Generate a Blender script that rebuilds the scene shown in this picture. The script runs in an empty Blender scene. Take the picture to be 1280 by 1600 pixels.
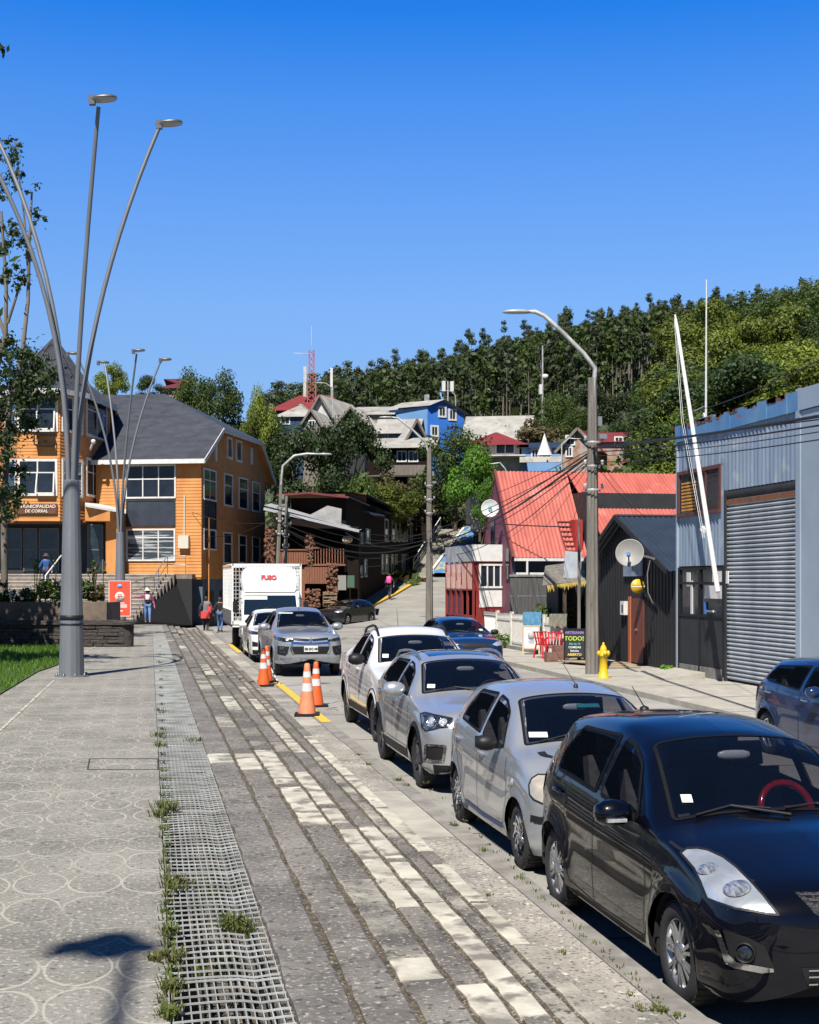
import bpy, bmesh, math, random
from mathutils import Vector, Matrix
from mathutils.bvhtree import BVHTree
from mathutils.geometry import delaunay_2d_cdt
R = random.Random(7)
rad = math.radians
S = bpy.context.scene
COL = S.collection
# ---------------------------------------------------------------- camera
FPX, HORI, PHI, CAMZ = 2100.0, 907.0, math.atan(405/2100.0), 1.6
cam_d = bpy.data.cameras.new('camera'); cam = bpy.data.objects.new('camera', cam_d); COL.objects.link(cam)
cam.location = (0, 0, CAMZ); cam.rotation_euler = (rad(90), 0, -PHI)
cam_d.sensor_width = 36; cam_d.lens = FPX/1600*36; cam_d.shift_y = (HORI-800)/1600
cam_d.clip_start = 0.1; cam_d.clip_end = 3000
S.camera = cam
# ---------------------------------------------------------------- light
SUN_EL, SUN_AZ = rad(52), rad(26)
W = bpy.data.worlds.new("World"); S.world = W; W.use_nodes = True
wn = W.node_tree; bg = wn.nodes['Background']
sky = wn.nodes.new('ShaderNodeTexSky'); sky.sky_type = 'NISHITA'; sky.sun_disc = False
sky.sun_elevation = SUN_EL; sky.sun_rotation = rad(180)+SUN_AZ; sky.air_density = 1.0; sky.dust_density = 0.15; sky.ozone_density = 3.0
sky.altitude = 0
wtc = wn.nodes.new('ShaderNodeTexCoord'); wmp = wn.nodes.new('ShaderNodeMapping'); wmp.inputs['Location'].default_value = (0, 0, .16)
wn.links.new(wtc.outputs['Generated'], wmp.inputs[0]); wn.links.new(wmp.outputs[0], sky.inputs[0])
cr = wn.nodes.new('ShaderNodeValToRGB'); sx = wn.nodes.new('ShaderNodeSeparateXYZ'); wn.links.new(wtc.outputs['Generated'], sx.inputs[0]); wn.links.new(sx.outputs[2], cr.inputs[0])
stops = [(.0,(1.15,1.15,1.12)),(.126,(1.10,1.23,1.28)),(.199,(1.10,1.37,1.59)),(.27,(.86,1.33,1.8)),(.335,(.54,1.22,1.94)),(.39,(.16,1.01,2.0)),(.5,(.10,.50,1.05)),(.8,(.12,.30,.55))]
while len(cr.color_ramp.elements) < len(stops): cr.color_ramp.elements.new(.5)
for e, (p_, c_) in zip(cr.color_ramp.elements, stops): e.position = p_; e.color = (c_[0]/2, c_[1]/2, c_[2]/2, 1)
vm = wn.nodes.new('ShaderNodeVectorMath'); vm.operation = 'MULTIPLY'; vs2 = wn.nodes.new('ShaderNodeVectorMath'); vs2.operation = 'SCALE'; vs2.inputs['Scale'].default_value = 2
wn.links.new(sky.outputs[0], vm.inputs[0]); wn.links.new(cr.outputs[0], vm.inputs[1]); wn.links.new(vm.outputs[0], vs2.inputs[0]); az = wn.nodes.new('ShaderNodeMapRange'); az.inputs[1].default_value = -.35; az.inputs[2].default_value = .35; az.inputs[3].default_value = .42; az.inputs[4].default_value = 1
wn.links.new(sx.outputs[1], az.inputs[0]); vs3 = wn.nodes.new('ShaderNodeVectorMath'); vs3.operation = 'SCALE'; wn.links.new(vs2.outputs[0], vs3.inputs[0]); wn.links.new(az.outputs[0], vs3.inputs['Scale'])   # unseen sky behind the camera is dimmed to cut ambient light and darken reflections
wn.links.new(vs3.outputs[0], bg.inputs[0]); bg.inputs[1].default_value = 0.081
sun_d = bpy.data.lights.new('sun', 'SUN'); sun_d.energy = 5.0; sun_d.angle = rad(0.53); sun_d.color = (1, .95, .87)
sun = bpy.data.objects.new('sun', sun_d); COL.objects.link(sun)
LDIR = Vector((math.sin(SUN_AZ)*math.cos(SUN_EL), math.cos(SUN_AZ)*math.cos(SUN_EL), -math.sin(SUN_EL)))
sun.rotation_euler = LDIR.to_track_quat('-Z', 'Y').to_euler(); sun.location = (-20, -40, 60)
S.view_settings.view_transform = 'Standard'; S.view_settings.look = 'None'; S.view_settings.exposure = 0.8; S.view_settings.gamma = 1
S.cycles.max_bounces = 6; S.cycles.transparent_max_bounces = 12
# ---------------------------------------------------------------- pixel <-> place helpers
CP, SP = math.cos(PHI), math.sin(PHI)
def P(px, py, d):
    lat = (px-640)/FPX*d
    return Vector((lat*CP+d*SP, d*CP-lat*SP, CAMZ+(HORI-py)/FPX*d))
def G(px, py, z=0.0):
    return P(px, py, FPX*(CAMZ-z)/(py-HORI))
def zp(y):            # the promenade falls gently away
    return 0.0 if y < 8 else -0.008*(y-8)
def GP(px, py):
    d = 20.0
    for _ in range(30):
        q = P(px, py, d); d = FPX*(CAMZ-zp(q.y))/(py-HORI)
    return P(px, py, d)
ZR, ZS = -0.92, -0.80     # road and lower pavement
class Fr:
    """upright frame: origin at pixel column px, depth d; ty = heading of its inward axis, clockwise from the street"""
    def __init__(s, px, d, z0, th):
        o = P(px, HORI, d); s.o = (o.x, o.y); s.z0 = z0; s.th = th
        s.ex = (math.cos(th), -math.sin(th)); s.ey = (math.sin(th), math.cos(th))
        s.loc = (o.x, o.y, z0); s.rot = -th
    def _ray(s, px):
        k = (px-640)/FPX
        return (k*CP+SP, CP-k*SP)
    def front(s, px, py, y=0.0):
        D = s._ray(px); ox = s.o[0]+y*s.ey[0]; oy = s.o[1]+y*s.ey[1]
        det = D[0]*(-s.ex[1])-D[1]*(-s.ex[0])
        t = (ox*(-s.ex[1])-oy*(-s.ex[0]))/det; a = (D[0]*oy-D[1]*ox)/det
        return (a, CAMZ+(HORI-py)/FPX*t-s.z0)
    def side(s, px, py, x=0.0):
        D = s._ray(px); ox = s.o[0]+x*s.ex[0]; oy = s.o[1]+x*s.ex[1]
        det = D[0]*(-s.ey[1])-D[1]*(-s.ey[0])
        t = (ox*(-s.ey[1])-oy*(-s.ey[0]))/det; a = (D[0]*oy-D[1]*ox)/det
        return (a, CAMZ+(HORI-py)/FPX*t-s.z0)
    def loc_of(s, v):
        dx, dy = v[0]-s.o[0], v[1]-s.o[1]
        return Vector((dx*s.ex[0]+dy*s.ex[1], dx*s.ey[0]+dy*s.ey[1], v[2]-s.z0))
# ---------------------------------------------------------------- materials
MATS = {}
def mat(name, c1, c2=None, scale=3.0, rough=.7, metal=0.0, bump=0.0, bscale=None, spec=.5, coat=0.0, stretch=(1,1,1), speck=None, detail=6.0, lo=.35, hi=.65, rnd=0.0, sheen=0, dist=.02, pore=None):
    if name in MATS: return MATS[name]
    al = .78 if metal < .5 else .95
    c1 = tuple(x*al for x in c1); c2 = c2 and tuple(x*al for x in c2); speck = speck and (speck[0], tuple(x*al for x in speck[1]), speck[2])
    m = bpy.data.materials.new(name); m.use_nodes = True; nt = m.node_tree; N = nt.nodes; L = nt.links
    b = N['Principled BSDF']
    b.inputs['Base Color'].default_value = (*c1, 1); b.inputs['Roughness'].default_value = rough; b.inputs['Metallic'].default_value = metal
    b.inputs['Specular IOR Level'].default_value = spec; b.inputs['Coat Weight'].default_value = coat; b.inputs['Coat Roughness'].default_value = .03
    tc = N.new('ShaderNodeTexCoord'); mp = N.new('ShaderNodeMapping'); mp.inputs['Scale'].default_value = stretch
    L.new(tc.outputs['Object'], mp.inputs[0])
    out = None
    if c2 is not None:
        n = N.new('ShaderNodeTexNoise'); n.inputs['Scale'].default_value = scale; n.inputs['Detail'].default_value = detail; n.inputs['Roughness'].default_value = .6
        L.new(mp.outputs[0], n.inputs['Vector'])
        r = N.new('ShaderNodeMapRange'); r.inputs[1].default_value = lo; r.inputs[2].default_value = hi; L.new(n.outputs[0], r.inputs[0])
        x = N.new('ShaderNodeMix'); x.data_type = 'RGBA'; x.inputs[6].default_value = (*c1, 1); x.inputs[7].default_value = (*c2, 1); L.new(r.outputs[0], x.inputs[0]); out = x.outputs[2]
        rr = N.new('ShaderNodeMapRange'); rr.inputs[3].default_value = max(0, rough-.08); rr.inputs[4].default_value = min(1, rough+.1); L.new(n.outputs[0], rr.inputs[0]); L.new(rr.outputs[0], b.inputs['Roughness'])
    for speck in [q for q in (speck, pore) if q is not None]:      # (scale, colour, threshold)
        n2 = N.new('ShaderNodeTexNoise'); n2.inputs['Scale'].default_value = speck[0]; n2.inputs['Detail'].default_value = 3; L.new(tc.outputs['Object'], n2.inputs['Vector'])
        r2 = N.new('ShaderNodeMapRange'); r2.inputs[1].default_value = speck[2]; r2.inputs[2].default_value = speck[2]+.12; L.new(n2.outputs[0], r2.inputs[0])
        x2 = N.new('ShaderNodeMix'); x2.data_type = 'RGBA'; x2.inputs[7].default_value = (*speck[1], 1); L.new(r2.outputs[0], x2.inputs[0])
        if out: L.new(out, x2.inputs[6])
        else: x2.inputs[6].default_value = (*c1, 1)
        out = x2.outputs[2]
    if rnd:
        oi = N.new('ShaderNodeObjectInfo'); h = N.new('ShaderNodeHueSaturation'); mr = N.new('ShaderNodeMapRange'); mr.inputs[3].default_value = 1-rnd; mr.inputs[4].default_value = 1+rnd
        L.new(oi.outputs['Random'], mr.inputs[0]); L.new(mr.outputs[0], h.inputs['Value'])
        if out: L.new(out, h.inputs['Color'])
        else: h.inputs['Color'].default_value = (*c1, 1)
        out = h.outputs[0]
    if out: L.new(out, b.inputs['Base Color'])
    if bump:
        n3 = N.new('ShaderNodeTexNoise'); n3.inputs['Scale'].default_value = bscale or scale*6; n3.inputs['Detail'].default_value = 5; L.new(mp.outputs[0], n3.inputs['Vector'])
        bp = N.new('ShaderNodeBump'); bp.inputs['Strength'].default_value = bump; bp.inputs['Distance'].default_value = dist; L.new(n3.outputs[0], bp.inputs['Height']); L.new(bp.outputs[0], b.inputs['Normal'])
    MATS[name] = m
    return m
def leafmat(name, c1, c2, scale=.6, rnd=.25, trans=.35, sc2=None):
    if name in MATS: return MATS[name]
    m = mat(name, c1, c2, scale=scale, rough=.55, rnd=rnd, spec=.35)
    nt = m.node_tree; N = nt.nodes; L = nt.links; b = N['Principled BSDF']; o = N['Material Output']
    t = N.new('ShaderNodeBsdfTranslucent'); src = b.inputs['Base Color'].links[0].from_socket
    L.new(src, t.inputs[0]); mx = N.new('ShaderNodeMixShader'); mx.inputs[0].default_value = trans
    L.new(b.outputs[0], mx.inputs[1]); L.new(t.outputs[0], mx.inputs[2]); L.new(mx.outputs[0], o.inputs[0])
    return m
def glassmat(name, tint=(.03,.04,.06), refl=1.0, rough=.02, alpha=.5):
    """dark tinted pane: lets some of what is behind through and mirrors the sky by Fresnel"""
    if name in MATS: return MATS[name]
    m = bpy.data.materials.new(name); m.use_nodes = True; nt = m.node_tree; N = nt.nodes; L = nt.links
    N.remove(N['Principled BSDF']); o = N['Material Output']
    tr = N.new('ShaderNodeBsdfTransparent'); tr.inputs[0].default_value = (alpha, alpha, alpha*1.05, 1)
    df = N.new('ShaderNodeBsdfDiffuse'); df.inputs[0].default_value = (*tint, 1)
    m1 = N.new('ShaderNodeMixShader'); m1.inputs[0].default_value = .35; L.new(tr.outputs[0], m1.inputs[1]); L.new(df.outputs[0], m1.inputs[2])
    gl = N.new('ShaderNodeBsdfGlossy'); gl.inputs['Roughness'].default_value = rough; gl.inputs[0].default_value = (refl, refl, refl, 1)
    fr = N.new('ShaderNodeFresnel'); fr.inputs[0].default_value = 1.5
    m2 = N.new('ShaderNodeMixShader'); ge = N.new('ShaderNodeNewGeometry'); sb = N.new('ShaderNodeMath'); sb.operation = 'SUBTRACT'; sb.inputs[0].default_value = 1; L.new(ge.outputs['Backfacing'], sb.inputs[1])
    mm = N.new('ShaderNodeMath'); mm.operation = 'MULTIPLY'; L.new(fr.outputs[0], mm.inputs[0]); L.new(sb.outputs[0], mm.inputs[1]); L.new(mm.outputs[0], m2.inputs[0]); L.new(m1.outputs[0], m2.inputs[1]); L.new(gl.outputs[0], m2.inputs[2]); L.new(m2.outputs[0], o.inputs[0])
    MATS[name] = m; return m
def pane(name='window_glass', c=(.012,.016,.024)):      # house glass over a dark room
    return mat(name, c, tuple(x*2.2 for x in c), scale=.7, rough=.08, spec=.45)
# ---------------------------------------------------------------- mesh builder
class MB:
    def __init__(s): s.v = []; s.f = []; s.m = []; s.sm = []
    def add(s, vs, fs, mi=0, smooth=False):
        o = len(s.v); s.v += [tuple(v) for v in vs]
        for f in fs: s.f.append(tuple(i+o for i in f)); s.m.append(mi); s.sm.append(smooth)
    def box(s, c, d, rz=0, mi=0, M=None):
        hx, hy, hz = d[0]/2, d[1]/2, d[2]/2
        vs = [Vector((x, y, z)) for z in (-hz, hz) for y in (-hy, hy) for x in (-hx, hx)]
        if M is None: M = Matrix.Rotation(rz, 4, 'Z')
        vs = [M @ v + Vector(c) for v in vs]
        s.add(vs, [(0,2,3,1),(4,5,7,6),(0,1,5,4),(2,6,7,3),(0,4,6,2),(1,3,7,5)], mi)
    def bx(s, x0, x1, y0, y1, z0, z1, mi=0):
        s.box(((x0+x1)/2, (y0+y1)/2, (z0+z1)/2), (abs(x1-x0), abs(y1-y0), abs(z1-z0)), mi=mi)
    def quad(s, a, b, c, d, mi=0): s.add([a, b, c, d], [(0,1,2,3)], mi)
    def bar(s, p, q, w, h=None, mi=0):       # square bar between two points
        p, q = Vector(p), Vector(q); h = h or w; dv = q-p; Ln = dv.length
        if Ln < 1e-6: return
        M = dv.to_track_quat('Y', 'Z').to_matrix().to_4x4()
        s.box((p+q)/2, (w, Ln, h), M=M, mi=mi)
    def tube(s, pts, r, n=8, mi=0, cap=True):
        pts = [Vector(p) for p in pts]; rs = r if isinstance(r, (list, tuple)) else [r]*len(pts)
        rings = []; up = Vector((0, 0, 1)); prev = None
        for i, p in enumerate(pts):
            t = (pts[min(i+1, len(pts)-1)]-pts[max(i-1, 0)]).normalized()
            if prev is None: a = t.cross(up if abs(t.z) < .95 else Vector((1, 0, 0))).normalized()
            else: a = (prev-t*prev.dot(t)).normalized()
            prev = a; b = t.cross(a); rings.append([p+(a*math.cos(k*2*math.pi/n)+b*math.sin(k*2*math.pi/n))*rs[i] for k in range(n)])
        vs = [v for rg in rings for v in rg]; fs = []
        for i in range(len(rings)-1):
            for k in range(n):
                fs.append((i*n+k, i*n+(k+1)%n, (i+1)*n+(k+1)%n, (i+1)*n+k))
        s.add(vs, fs, mi, True)
        if cap and n > 2: s.add(rings[0], [tuple(range(n))], mi); s.add(rings[-1], [tuple(reversed(range(n)))], mi)
    def lathe(s, prof, c=(0,0,0), n=24, mi=0, axis='Z', smooth=True, M=None):
        vs = []; fs = []
        for (r, z) in prof:
            for k in range(n):
                a = 2*math.pi*k/n; v = Vector((r*math.cos(a), r*math.sin(a), z))
                if axis == 'X': v = Vector((v.z, v.x, v.y))
                if axis == 'Y': v = Vector((v.x, v.z, v.y))
                if M: v = M @ v
                vs.append(v+Vector(c))
        for i in range(len(prof)-1):
            for k in range(n): fs.append((i*n+k, i*n+(k+1)%n, (i+1)*n+(k+1)%n, (i+1)*n+k))
        s.add(vs, fs, mi, smooth)
    def prism(s, poly, ext, mi=0):
        """poly: 3D points of a planar outline, pushed along ext"""
        n = len(poly); a = [Vector(p) for p in poly]; b = [p+Vector(ext) for p in a]
        s.add(a+b, [tuple(range(n)), tuple(reversed(range(n, 2*n)))]+[(i, i+n, (i+1)%n+n, (i+1)%n) for i in range(n)], mi)
    def corr(s, p, u, v, pitch=.15, amp=.02, mi=0, nseg=4, thick=0):
        """corrugated sheet: ribs run along v, waves along u"""
        p, u, v = Vector(p), Vector(u), Vector(v); n = u.cross(v).normalized(); k = max(1, int(u.length/pitch))*nseg
        a = []
        for i in range(k+1):
            t = i/k; w = n*(amp*math.cos(2*math.pi*i/nseg)); a += [p+u*t+w, p+u*t+v+w]
        s.add(a, [(2*i, 2*i+2, 2*i+3, 2*i+1) for i in range(k)], mi, True)
    def ribs(s, p, u, v, pitch=.3, w=.04, h=.03, mi=0):
        """flat sheet with raised seams along v"""
        p, u, v = Vector(p), Vector(u), Vector(v); n = u.cross(v).normalized(); s.quad(p, p+u, p+u+v, p+v, mi)
        k = max(1, int(u.length/pitch)); ud = u.normalized()
        for i in range(k+1):
            q = p+u*(i/k); s.bar(q+n*h*.5, q+v+n*h*.5, w, h, mi)
    def clap(s, p, u, hgt, bh=.18, d=.02, mi=0):
        """lapped boards on a wall face; p = lower start, u = run, outward = u x z rotated"""
        p, u = Vector(p), Vector(u); n = u.cross(Vector((0, 0, 1))).normalized(); k = max(1, round(hgt/bh)); bh = hgt/k
        for i in range(k):
            a = p+Vector((0, 0, i*bh)); b = a+Vector((0, 0, bh))
            s.quad(a+n*d, a+u+n*d, b+u+n*.003, b+n*.003, mi)
            s.quad(b+n*.003, b+u+n*.003, b+u+n*d, b+n*d, mi)
    def build(s, name, mats, parent=None, **kw):
        me = bpy.data.meshes.new(name); me.from_pydata(s.v, [], s.f); me.validate()
        if not isinstance(mats, (list, tuple)): mats = [mats]
        for m in mats: me.materials.append(m)
        if len(me.polygons) == len(s.m):
            me.polygons.foreach_set('material_index', s.m); me.polygons.foreach_set('use_smooth', s.sm)
        me.update()
        o = bpy.data.objects.new(name, me); COL.objects.link(o)
        if parent: o.parent = parent
        return o
def tag(o, label=None, cat=None, group=None, kind=None):
    if label: o['label'] = label
    if cat: o['category'] = cat
    if group: o['group'] = group
    if kind: o['kind'] = kind
    return o
def thing(name, label, cat, loc=(0,0,0), rz=0, group=None):
    o = bpy.data.objects.new(name, None); COL.objects.link(o); o.empty_display_size = .2
    o.location = loc; o.rotation_euler = (0, 0, rz); return tag(o, label, cat, group)
def struct(name, mb, m): return tag(mb.build(name, m), kind='structure')
def kids(o): return [c for c in bpy.data.objects if c.parent == o]
def copy_tree(o, loc=None, rz=None, scale=None, label=None, group=None, _p=None):
    c = o.copy(); COL.objects.link(c)
    if _p: c.parent = _p
    for ch in KID.get(o.name) or KID.setdefault(o.name, kids(o)): copy_tree(ch, _p=c)
    if loc is not None: c.location = loc
    if rz is not None: c.rotation_euler = (0, 0, rz)
    if scale is not None: c.scale = scale if isinstance(scale, tuple) else (scale,)*3
    if label: c['label'] = label
    if group: c['group'] = group
    return c
KID = {}
def text(s, size, m, parent=None, loc=(0,0,0), rot=(0,0,0), name='lettering', ext=.01, align='CENTER', bold=0):
    cu = bpy.data.curves.new('t', 'FONT'); cu.body = s; cu.size = size; cu.extrude = ext; cu.align_x = align; cu.align_y = 'CENTER'; cu.offset = bold; cu.resolution_u = 3
    t = bpy.data.objects.new('t', cu); COL.objects.link(t); bpy.context.view_layer.update()
    me = bpy.data.meshes.new_from_object(t.evaluated_get(bpy.context.evaluated_depsgraph_get())); bpy.data.objects.remove(t)
    me.materials.clear(); me.materials.append(m); o = bpy.data.objects.new(name, me); COL.objects.link(o)
    o.location = loc; o.rotation_euler = rot
    if parent: o.parent = parent
    return o
def interp(pts):
    xs = [p[0] for p in pts]; ys = [p[1] for p in pts]; n = len(xs)
    d = [(ys[i+1]-ys[i])/(xs[i+1]-xs[i]) for i in range(n-1)]
    m = [d[0]]+[0 if d[i-1]*d[i] <= 0 else 2*d[i-1]*d[i]/(d[i-1]+d[i]) for i in range(1, n-1)]+[d[-1]]
    def fn(x):
        if x <= xs[0]: return ys[0]
        if x >= xs[-1]: return ys[-1]
        i = 0
        while x > xs[i+1]: i += 1
        h = xs[i+1]-xs[i]; t = (x-xs[i])/h
        return (2*t**3-3*t*t+1)*ys[i]+(t**3-2*t*t+t)*h*m[i]+(-2*t**3+3*t*t)*ys[i+1]+(t**3-t*t)*h*m[i+1]
    return fn
def lin(pts):
    def fn(x):
        if x <= pts[0][0]: return pts[0][1]
        for a, b in zip(pts, pts[1:]):
            if x <= b[0]: return a[1]+(b[1]-a[1])*(x-a[0])/(b[0]-a[0])
        return pts[-1][1]
    return fn
def pip(p, poly):
    c = False; x, y = p; j = len(poly)-1
    for i in range(len(poly)):
        xi, yi = poly[i]; xj, yj = poly[j]
        if (yi > y) != (yj > y) and x < (xj-xi)*(y-yi)/(yj-yi)+xi: c = not c
        j = i
    return c
# ================================================================ TERRAIN, STREET, PROMENADE
m_earth = mat('earth', (.06,.07,.03), (.035,.045,.02), scale=.5, rough=.95, bump=.5, bscale=3)
m_road = mat('road_concrete', (.36,.345,.31), (.24,.23,.208), scale=.45, detail=12, rough=.9, bump=.4, bscale=40, speck=(30,(.17,.16,.145),.60), dist=.006)
m_dark = mat('black', (.012,.012,.013), rough=.6)
TC = [(-2500,[(0,-1.1),(95,-1.1),(115,3),(160,8),(300,12),(500,0),(2500,-5)]),
 (250,[(0,-1.1),(95,-1.1),(115,3),(160,8),(300,12),(500,0),(2500,-5)]),
 (415,[(0,-1.1),(95,-1.1),(115,3),(160,12),(300,15),(500,0),(2500,-5)]),
 (560,[(0,-1.1),(98,-1.1),(110,3),(125,8),(140,11),(160,15),(175,19),(300,26),(500,5),(2500,-5)]),
 (650,[(0,-1.1),(75,-1.1),(118,1.5),(128,6),(140,11),(160,15),(180,18),(300,36),(500,10),(2500,-5)]),
 (720,[(0,-1.1),(75,-1.1),(128,2.2),(134,6),(145,11),(160,14),(200,20),(300,41),(500,10),(2500,-5)]),
 (790,[(0,-1.1),(68,-1.1),(100,5),(115,9),(140,12),(190,19),(300,45),(500,10),(2500,-5)]),
 (900,[(0,-1.1),(64,-1.1),(100,7),(115,10),(140,13),(190,21),(300,48),(500,10),(2500,-5)]),
 (1050,[(0,-1.1),(55,-1.1),(100,10),(140,18),(200,30),(300,52),(500,10),(2500,-5)]),
 (1280,[(0,-1.1),(48,-1.1),(80,9),(150,24),(300,55),(500,10),(2500,-5)]),
 (3600,[(0,-1.1),(48,-1.1),(80,9),(150,24),(300,43),(500,10),(2500,-5)])]
TCF = [(p, lin(q)) for p, q in TC]
def terr(px, d):
    if px <= TCF[0][0]: return TCF[0][1](d)
    for (a, fa), (b, fb) in zip(TCF, TCF[1:]):
        if px <= b:
            t = (px-a)/(b-a); t = t*t*(3-2*t); return fa(d)*(1-t)+fb(d)*t
    return TCF[-1][1](d)
b = MB()
pxs = [-9000,-5000,-2500,-1200,-600,-300]+list(range(-100, 1400, 30))+[1500,1700,2200,3600,6000,9500]
ds = [-60,1,20,40,50,60]+list(range(66, 190, 4))+list(range(195, 330, 12))+[360,420,500,800,1500,2600]
vs = []
for d in ds:
    for p in pxs:
        if d <= 1: q = Vector(((p-640)/FPX*60*CP+d*SP, d*CP-(p-640)/FPX*60*SP, -1.1)) if d < 0 else P(p, HORI, d)
        else: q = P(p, HORI, d)
        q.z = -1.1 if d <= 1 else terr(p, d)+(R.uniform(-.3, .3) if 105 < d < 300 else 0)
        vs.append(q)
n = len(pxs)
b.add(vs, [(i*n+j, i*n+j+1, (i+1)*n+j+1, (i+1)*n+j) for i in range(len(ds)-1) for j in range(n-1)], 0, True)
struct('hill_terrain', b, m_earth)
# far sea-level ground behind the camera is part of the same sheet; road:
b = MB()
for i in range(28):
    y0, y1 = -6+i*3.0, -6+(i+1)*3.0
    b.quad((2.9,y0,ZR), (10.5 if y1 < 66 else 17,y0,ZR), (10.5 if y1 < 66 else 17,y1,ZR), (2.9,y1,ZR))
for y in range(-3, 76, 4): b.bx(2.95, 10.4, y+.0, y+.018, ZR+.003, ZR+.004, 1)
b.bx(6.6, 6.615, -6, 75, ZR+.003, ZR+.004, 1)
# cracks
for k in range(16):
    x, y = R.uniform(3.2, 9), R.uniform(4, 60)
    for j in range(9):
        x2, y2 = x+R.uniform(-.25, .3), y+R.uniform(-.1, .5); b.bar((x,y,ZR+.0035), (x2,y2,ZR+.0035), .012, .003, 1); x, y = x2, y2
m_crack = mat('joint_tar', (.05,.045,.04), rough=.95)
tag(b.build('road', [m_road, m_crack]), kind='structure')
KERB = [(540,969),(555,960),(585,948),(620,930),(650,912),(680,900),(700,886)]
def hz(d): return ZR+.07*max(0, d-75)
def kerb_pt(px, py):
    d = 90.0
    for _ in range(60): d = .5*d+.5*FPX*(CAMZ-hz(d))/(py-HORI) if abs(py-HORI) > 22 else d
    lo, hi = 70, 200
    for _ in range(50):
        mid = (lo+hi)/2; v = HORI+FPX*(CAMZ-hz(mid))/mid
        if v > py: lo = mid
        else: hi = mid
    return P(px, py, mid), mid
kp = [(P(505,969,74.5), 74.5)]+[kerb_pt(*q) for q in KERB]
b = MB(); c = MB(); w = MB()
prev = None
for q, d in kp:
    r = P(790, HORI, d); r.z = hz(d)
    r0 = q.copy(); r0.z = hz(d)
    side = (r-r0).normalized()
    kl = r0-side*.28; pv = r0-side*1.9
    cur = (r0+Vector((0,0,.006)), r+Vector((0,0,.006)), kl, pv)
    if prev:
        b.quad(prev[0], prev[1], cur[1], cur[0])
        up = Vector((0,0,.14))
        c.quad(prev[0]+up, cur[0]+up, cur[2]+up, prev[2]+up); c.quad(prev[0]-Vector((0,0,.1)), cur[0]-Vector((0,0,.1)), cur[0]+up, prev[0]+up)
        u2 = Vector((0,0,.135)); w.quad(prev[2]+u2, cur[2]+u2, cur[3]+u2, prev[3]+u2)
    prev = cur
q0 = kp[0][0]
struct('hill_road', b, m_road)
m_yel = mat('kerb_yellow', (.78,.50,.03), (.62,.42,.06), scale=6, rough=.7, bump=.2, bscale=30)
struct('yellow_kerb', c, m_yel)
m_pave = mat('pavement_concrete', (.42,.39,.335), (.20,.187,.162), scale=1.2, detail=12, rough=.92, bump=.9, bscale=45, speck=(34,(.11,.10,.09),.54), pore=(22,(.52,.49,.43),.60), dist=.010)
m_pave2 = mat('pavement_pale', (.44,.415,.35), (.32,.30,.26), scale=2.5, rough=.92, bump=.2, bscale=60, speck=(70,(.2,.19,.17),.62), dist=.004)
struct('hill_pavement', w, m_pave)
# right-hand pavement and kerb
b = MB(); b.bx(10.4, 13.9, -6, 66, ZR-.1, ZS, 0); 
for y in range(-4, 66, 3): b.bx(10.42, 13.8, y, y+.02, ZS+.002, ZS+.004, 1)
tag(b.build('right_pavement', [m_pave2, m_crack]), kind='structure')
# ---------------------------------------------------------------- lower pavement by the parked cars (left side of road)
m_weath = mat('step_concrete', (.25,.23,.205), (.085,.078,.07), scale=1.7, detail=12, lo=.3, hi=.68, rough=.95, bump=1.0, bscale=45, speck=(40,(.42,.39,.34),.57), pore=(24,(.045,.042,.038),.57), dist=.012)
m_weath2 = mat('step_concrete_grey', (.46,.43,.36), (.10,.093,.084), scale=1.5, detail=14, lo=.36, hi=.56, rough=.95, bump=1.0, bscale=45, speck=(40,(.42,.39,.34),.57), pore=(24,(.05,.047,.042),.58), dist=.012)
m_cream = mat('worn_cream_paint', (.62,.585,.49), (.36,.34,.28), scale=3.5, detail=10, rough=.85, bump=.7, bscale=45, speck=(5,(.20,.185,.16),.515), dist=.006)
m_debris = mat('gravel_debris', (.15,.12,.085), (.03,.026,.022), scale=14, rough=1, bump=1.0, bscale=60, speck=(45,(.42,.36,.26),.58), dist=.02)
b = MB(); y = 3.0
while y < 76:
    L = R.choice([1.1, 1.6, 2.2, 2.8]); mi = R.choice([0,0,0,1])
    b.bx(2.375, 2.80, y, min(76,y+L)-.02, ZS-.15, ZS+R.uniform(-.006, .004), mi)
    b.bx(2.81, 3.0, y, min(76,y+L)-.01, ZS-.25, ZS+R.uniform(-.002, .003), 2)
    y += L
b.bx(2.36, 2.94, 3, 76, ZS-.3, ZS-.02, 3)
m_kerb = mat('kerb_concrete', (.30,.28,.25), (.17,.16,.145), scale=4, rough=.92, bump=.5, bscale=60, dist=.006)
tag(b.build('lower_pavement', [m_pave, m_pave2, m_kerb, m_debris]), kind='structure')
b = MB()
for (y0, y1) in ((22.6, 31.5), (45.0, 50.5)):
    y = y0
    while y < y1:
        L = R.uniform(.5, 1.1); b.bx(2.84, 3.01, y, y+L-.02, ZS+.004, ZS+.010); b.bx(3.003, 3.010, y, y+L-.02, ZS-.11, ZS+.0095); y += L
struct('kerb_paint', b, m_yel)
# forecourt further on, where the walkers are
b = MB(); b.bx(-6, 2.36, 63.4, 78, -1.3, -.9); b.bx(2.36,2.9,76,78,-1.3,-.9); struct('forecourt', b, m_pave)
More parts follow.
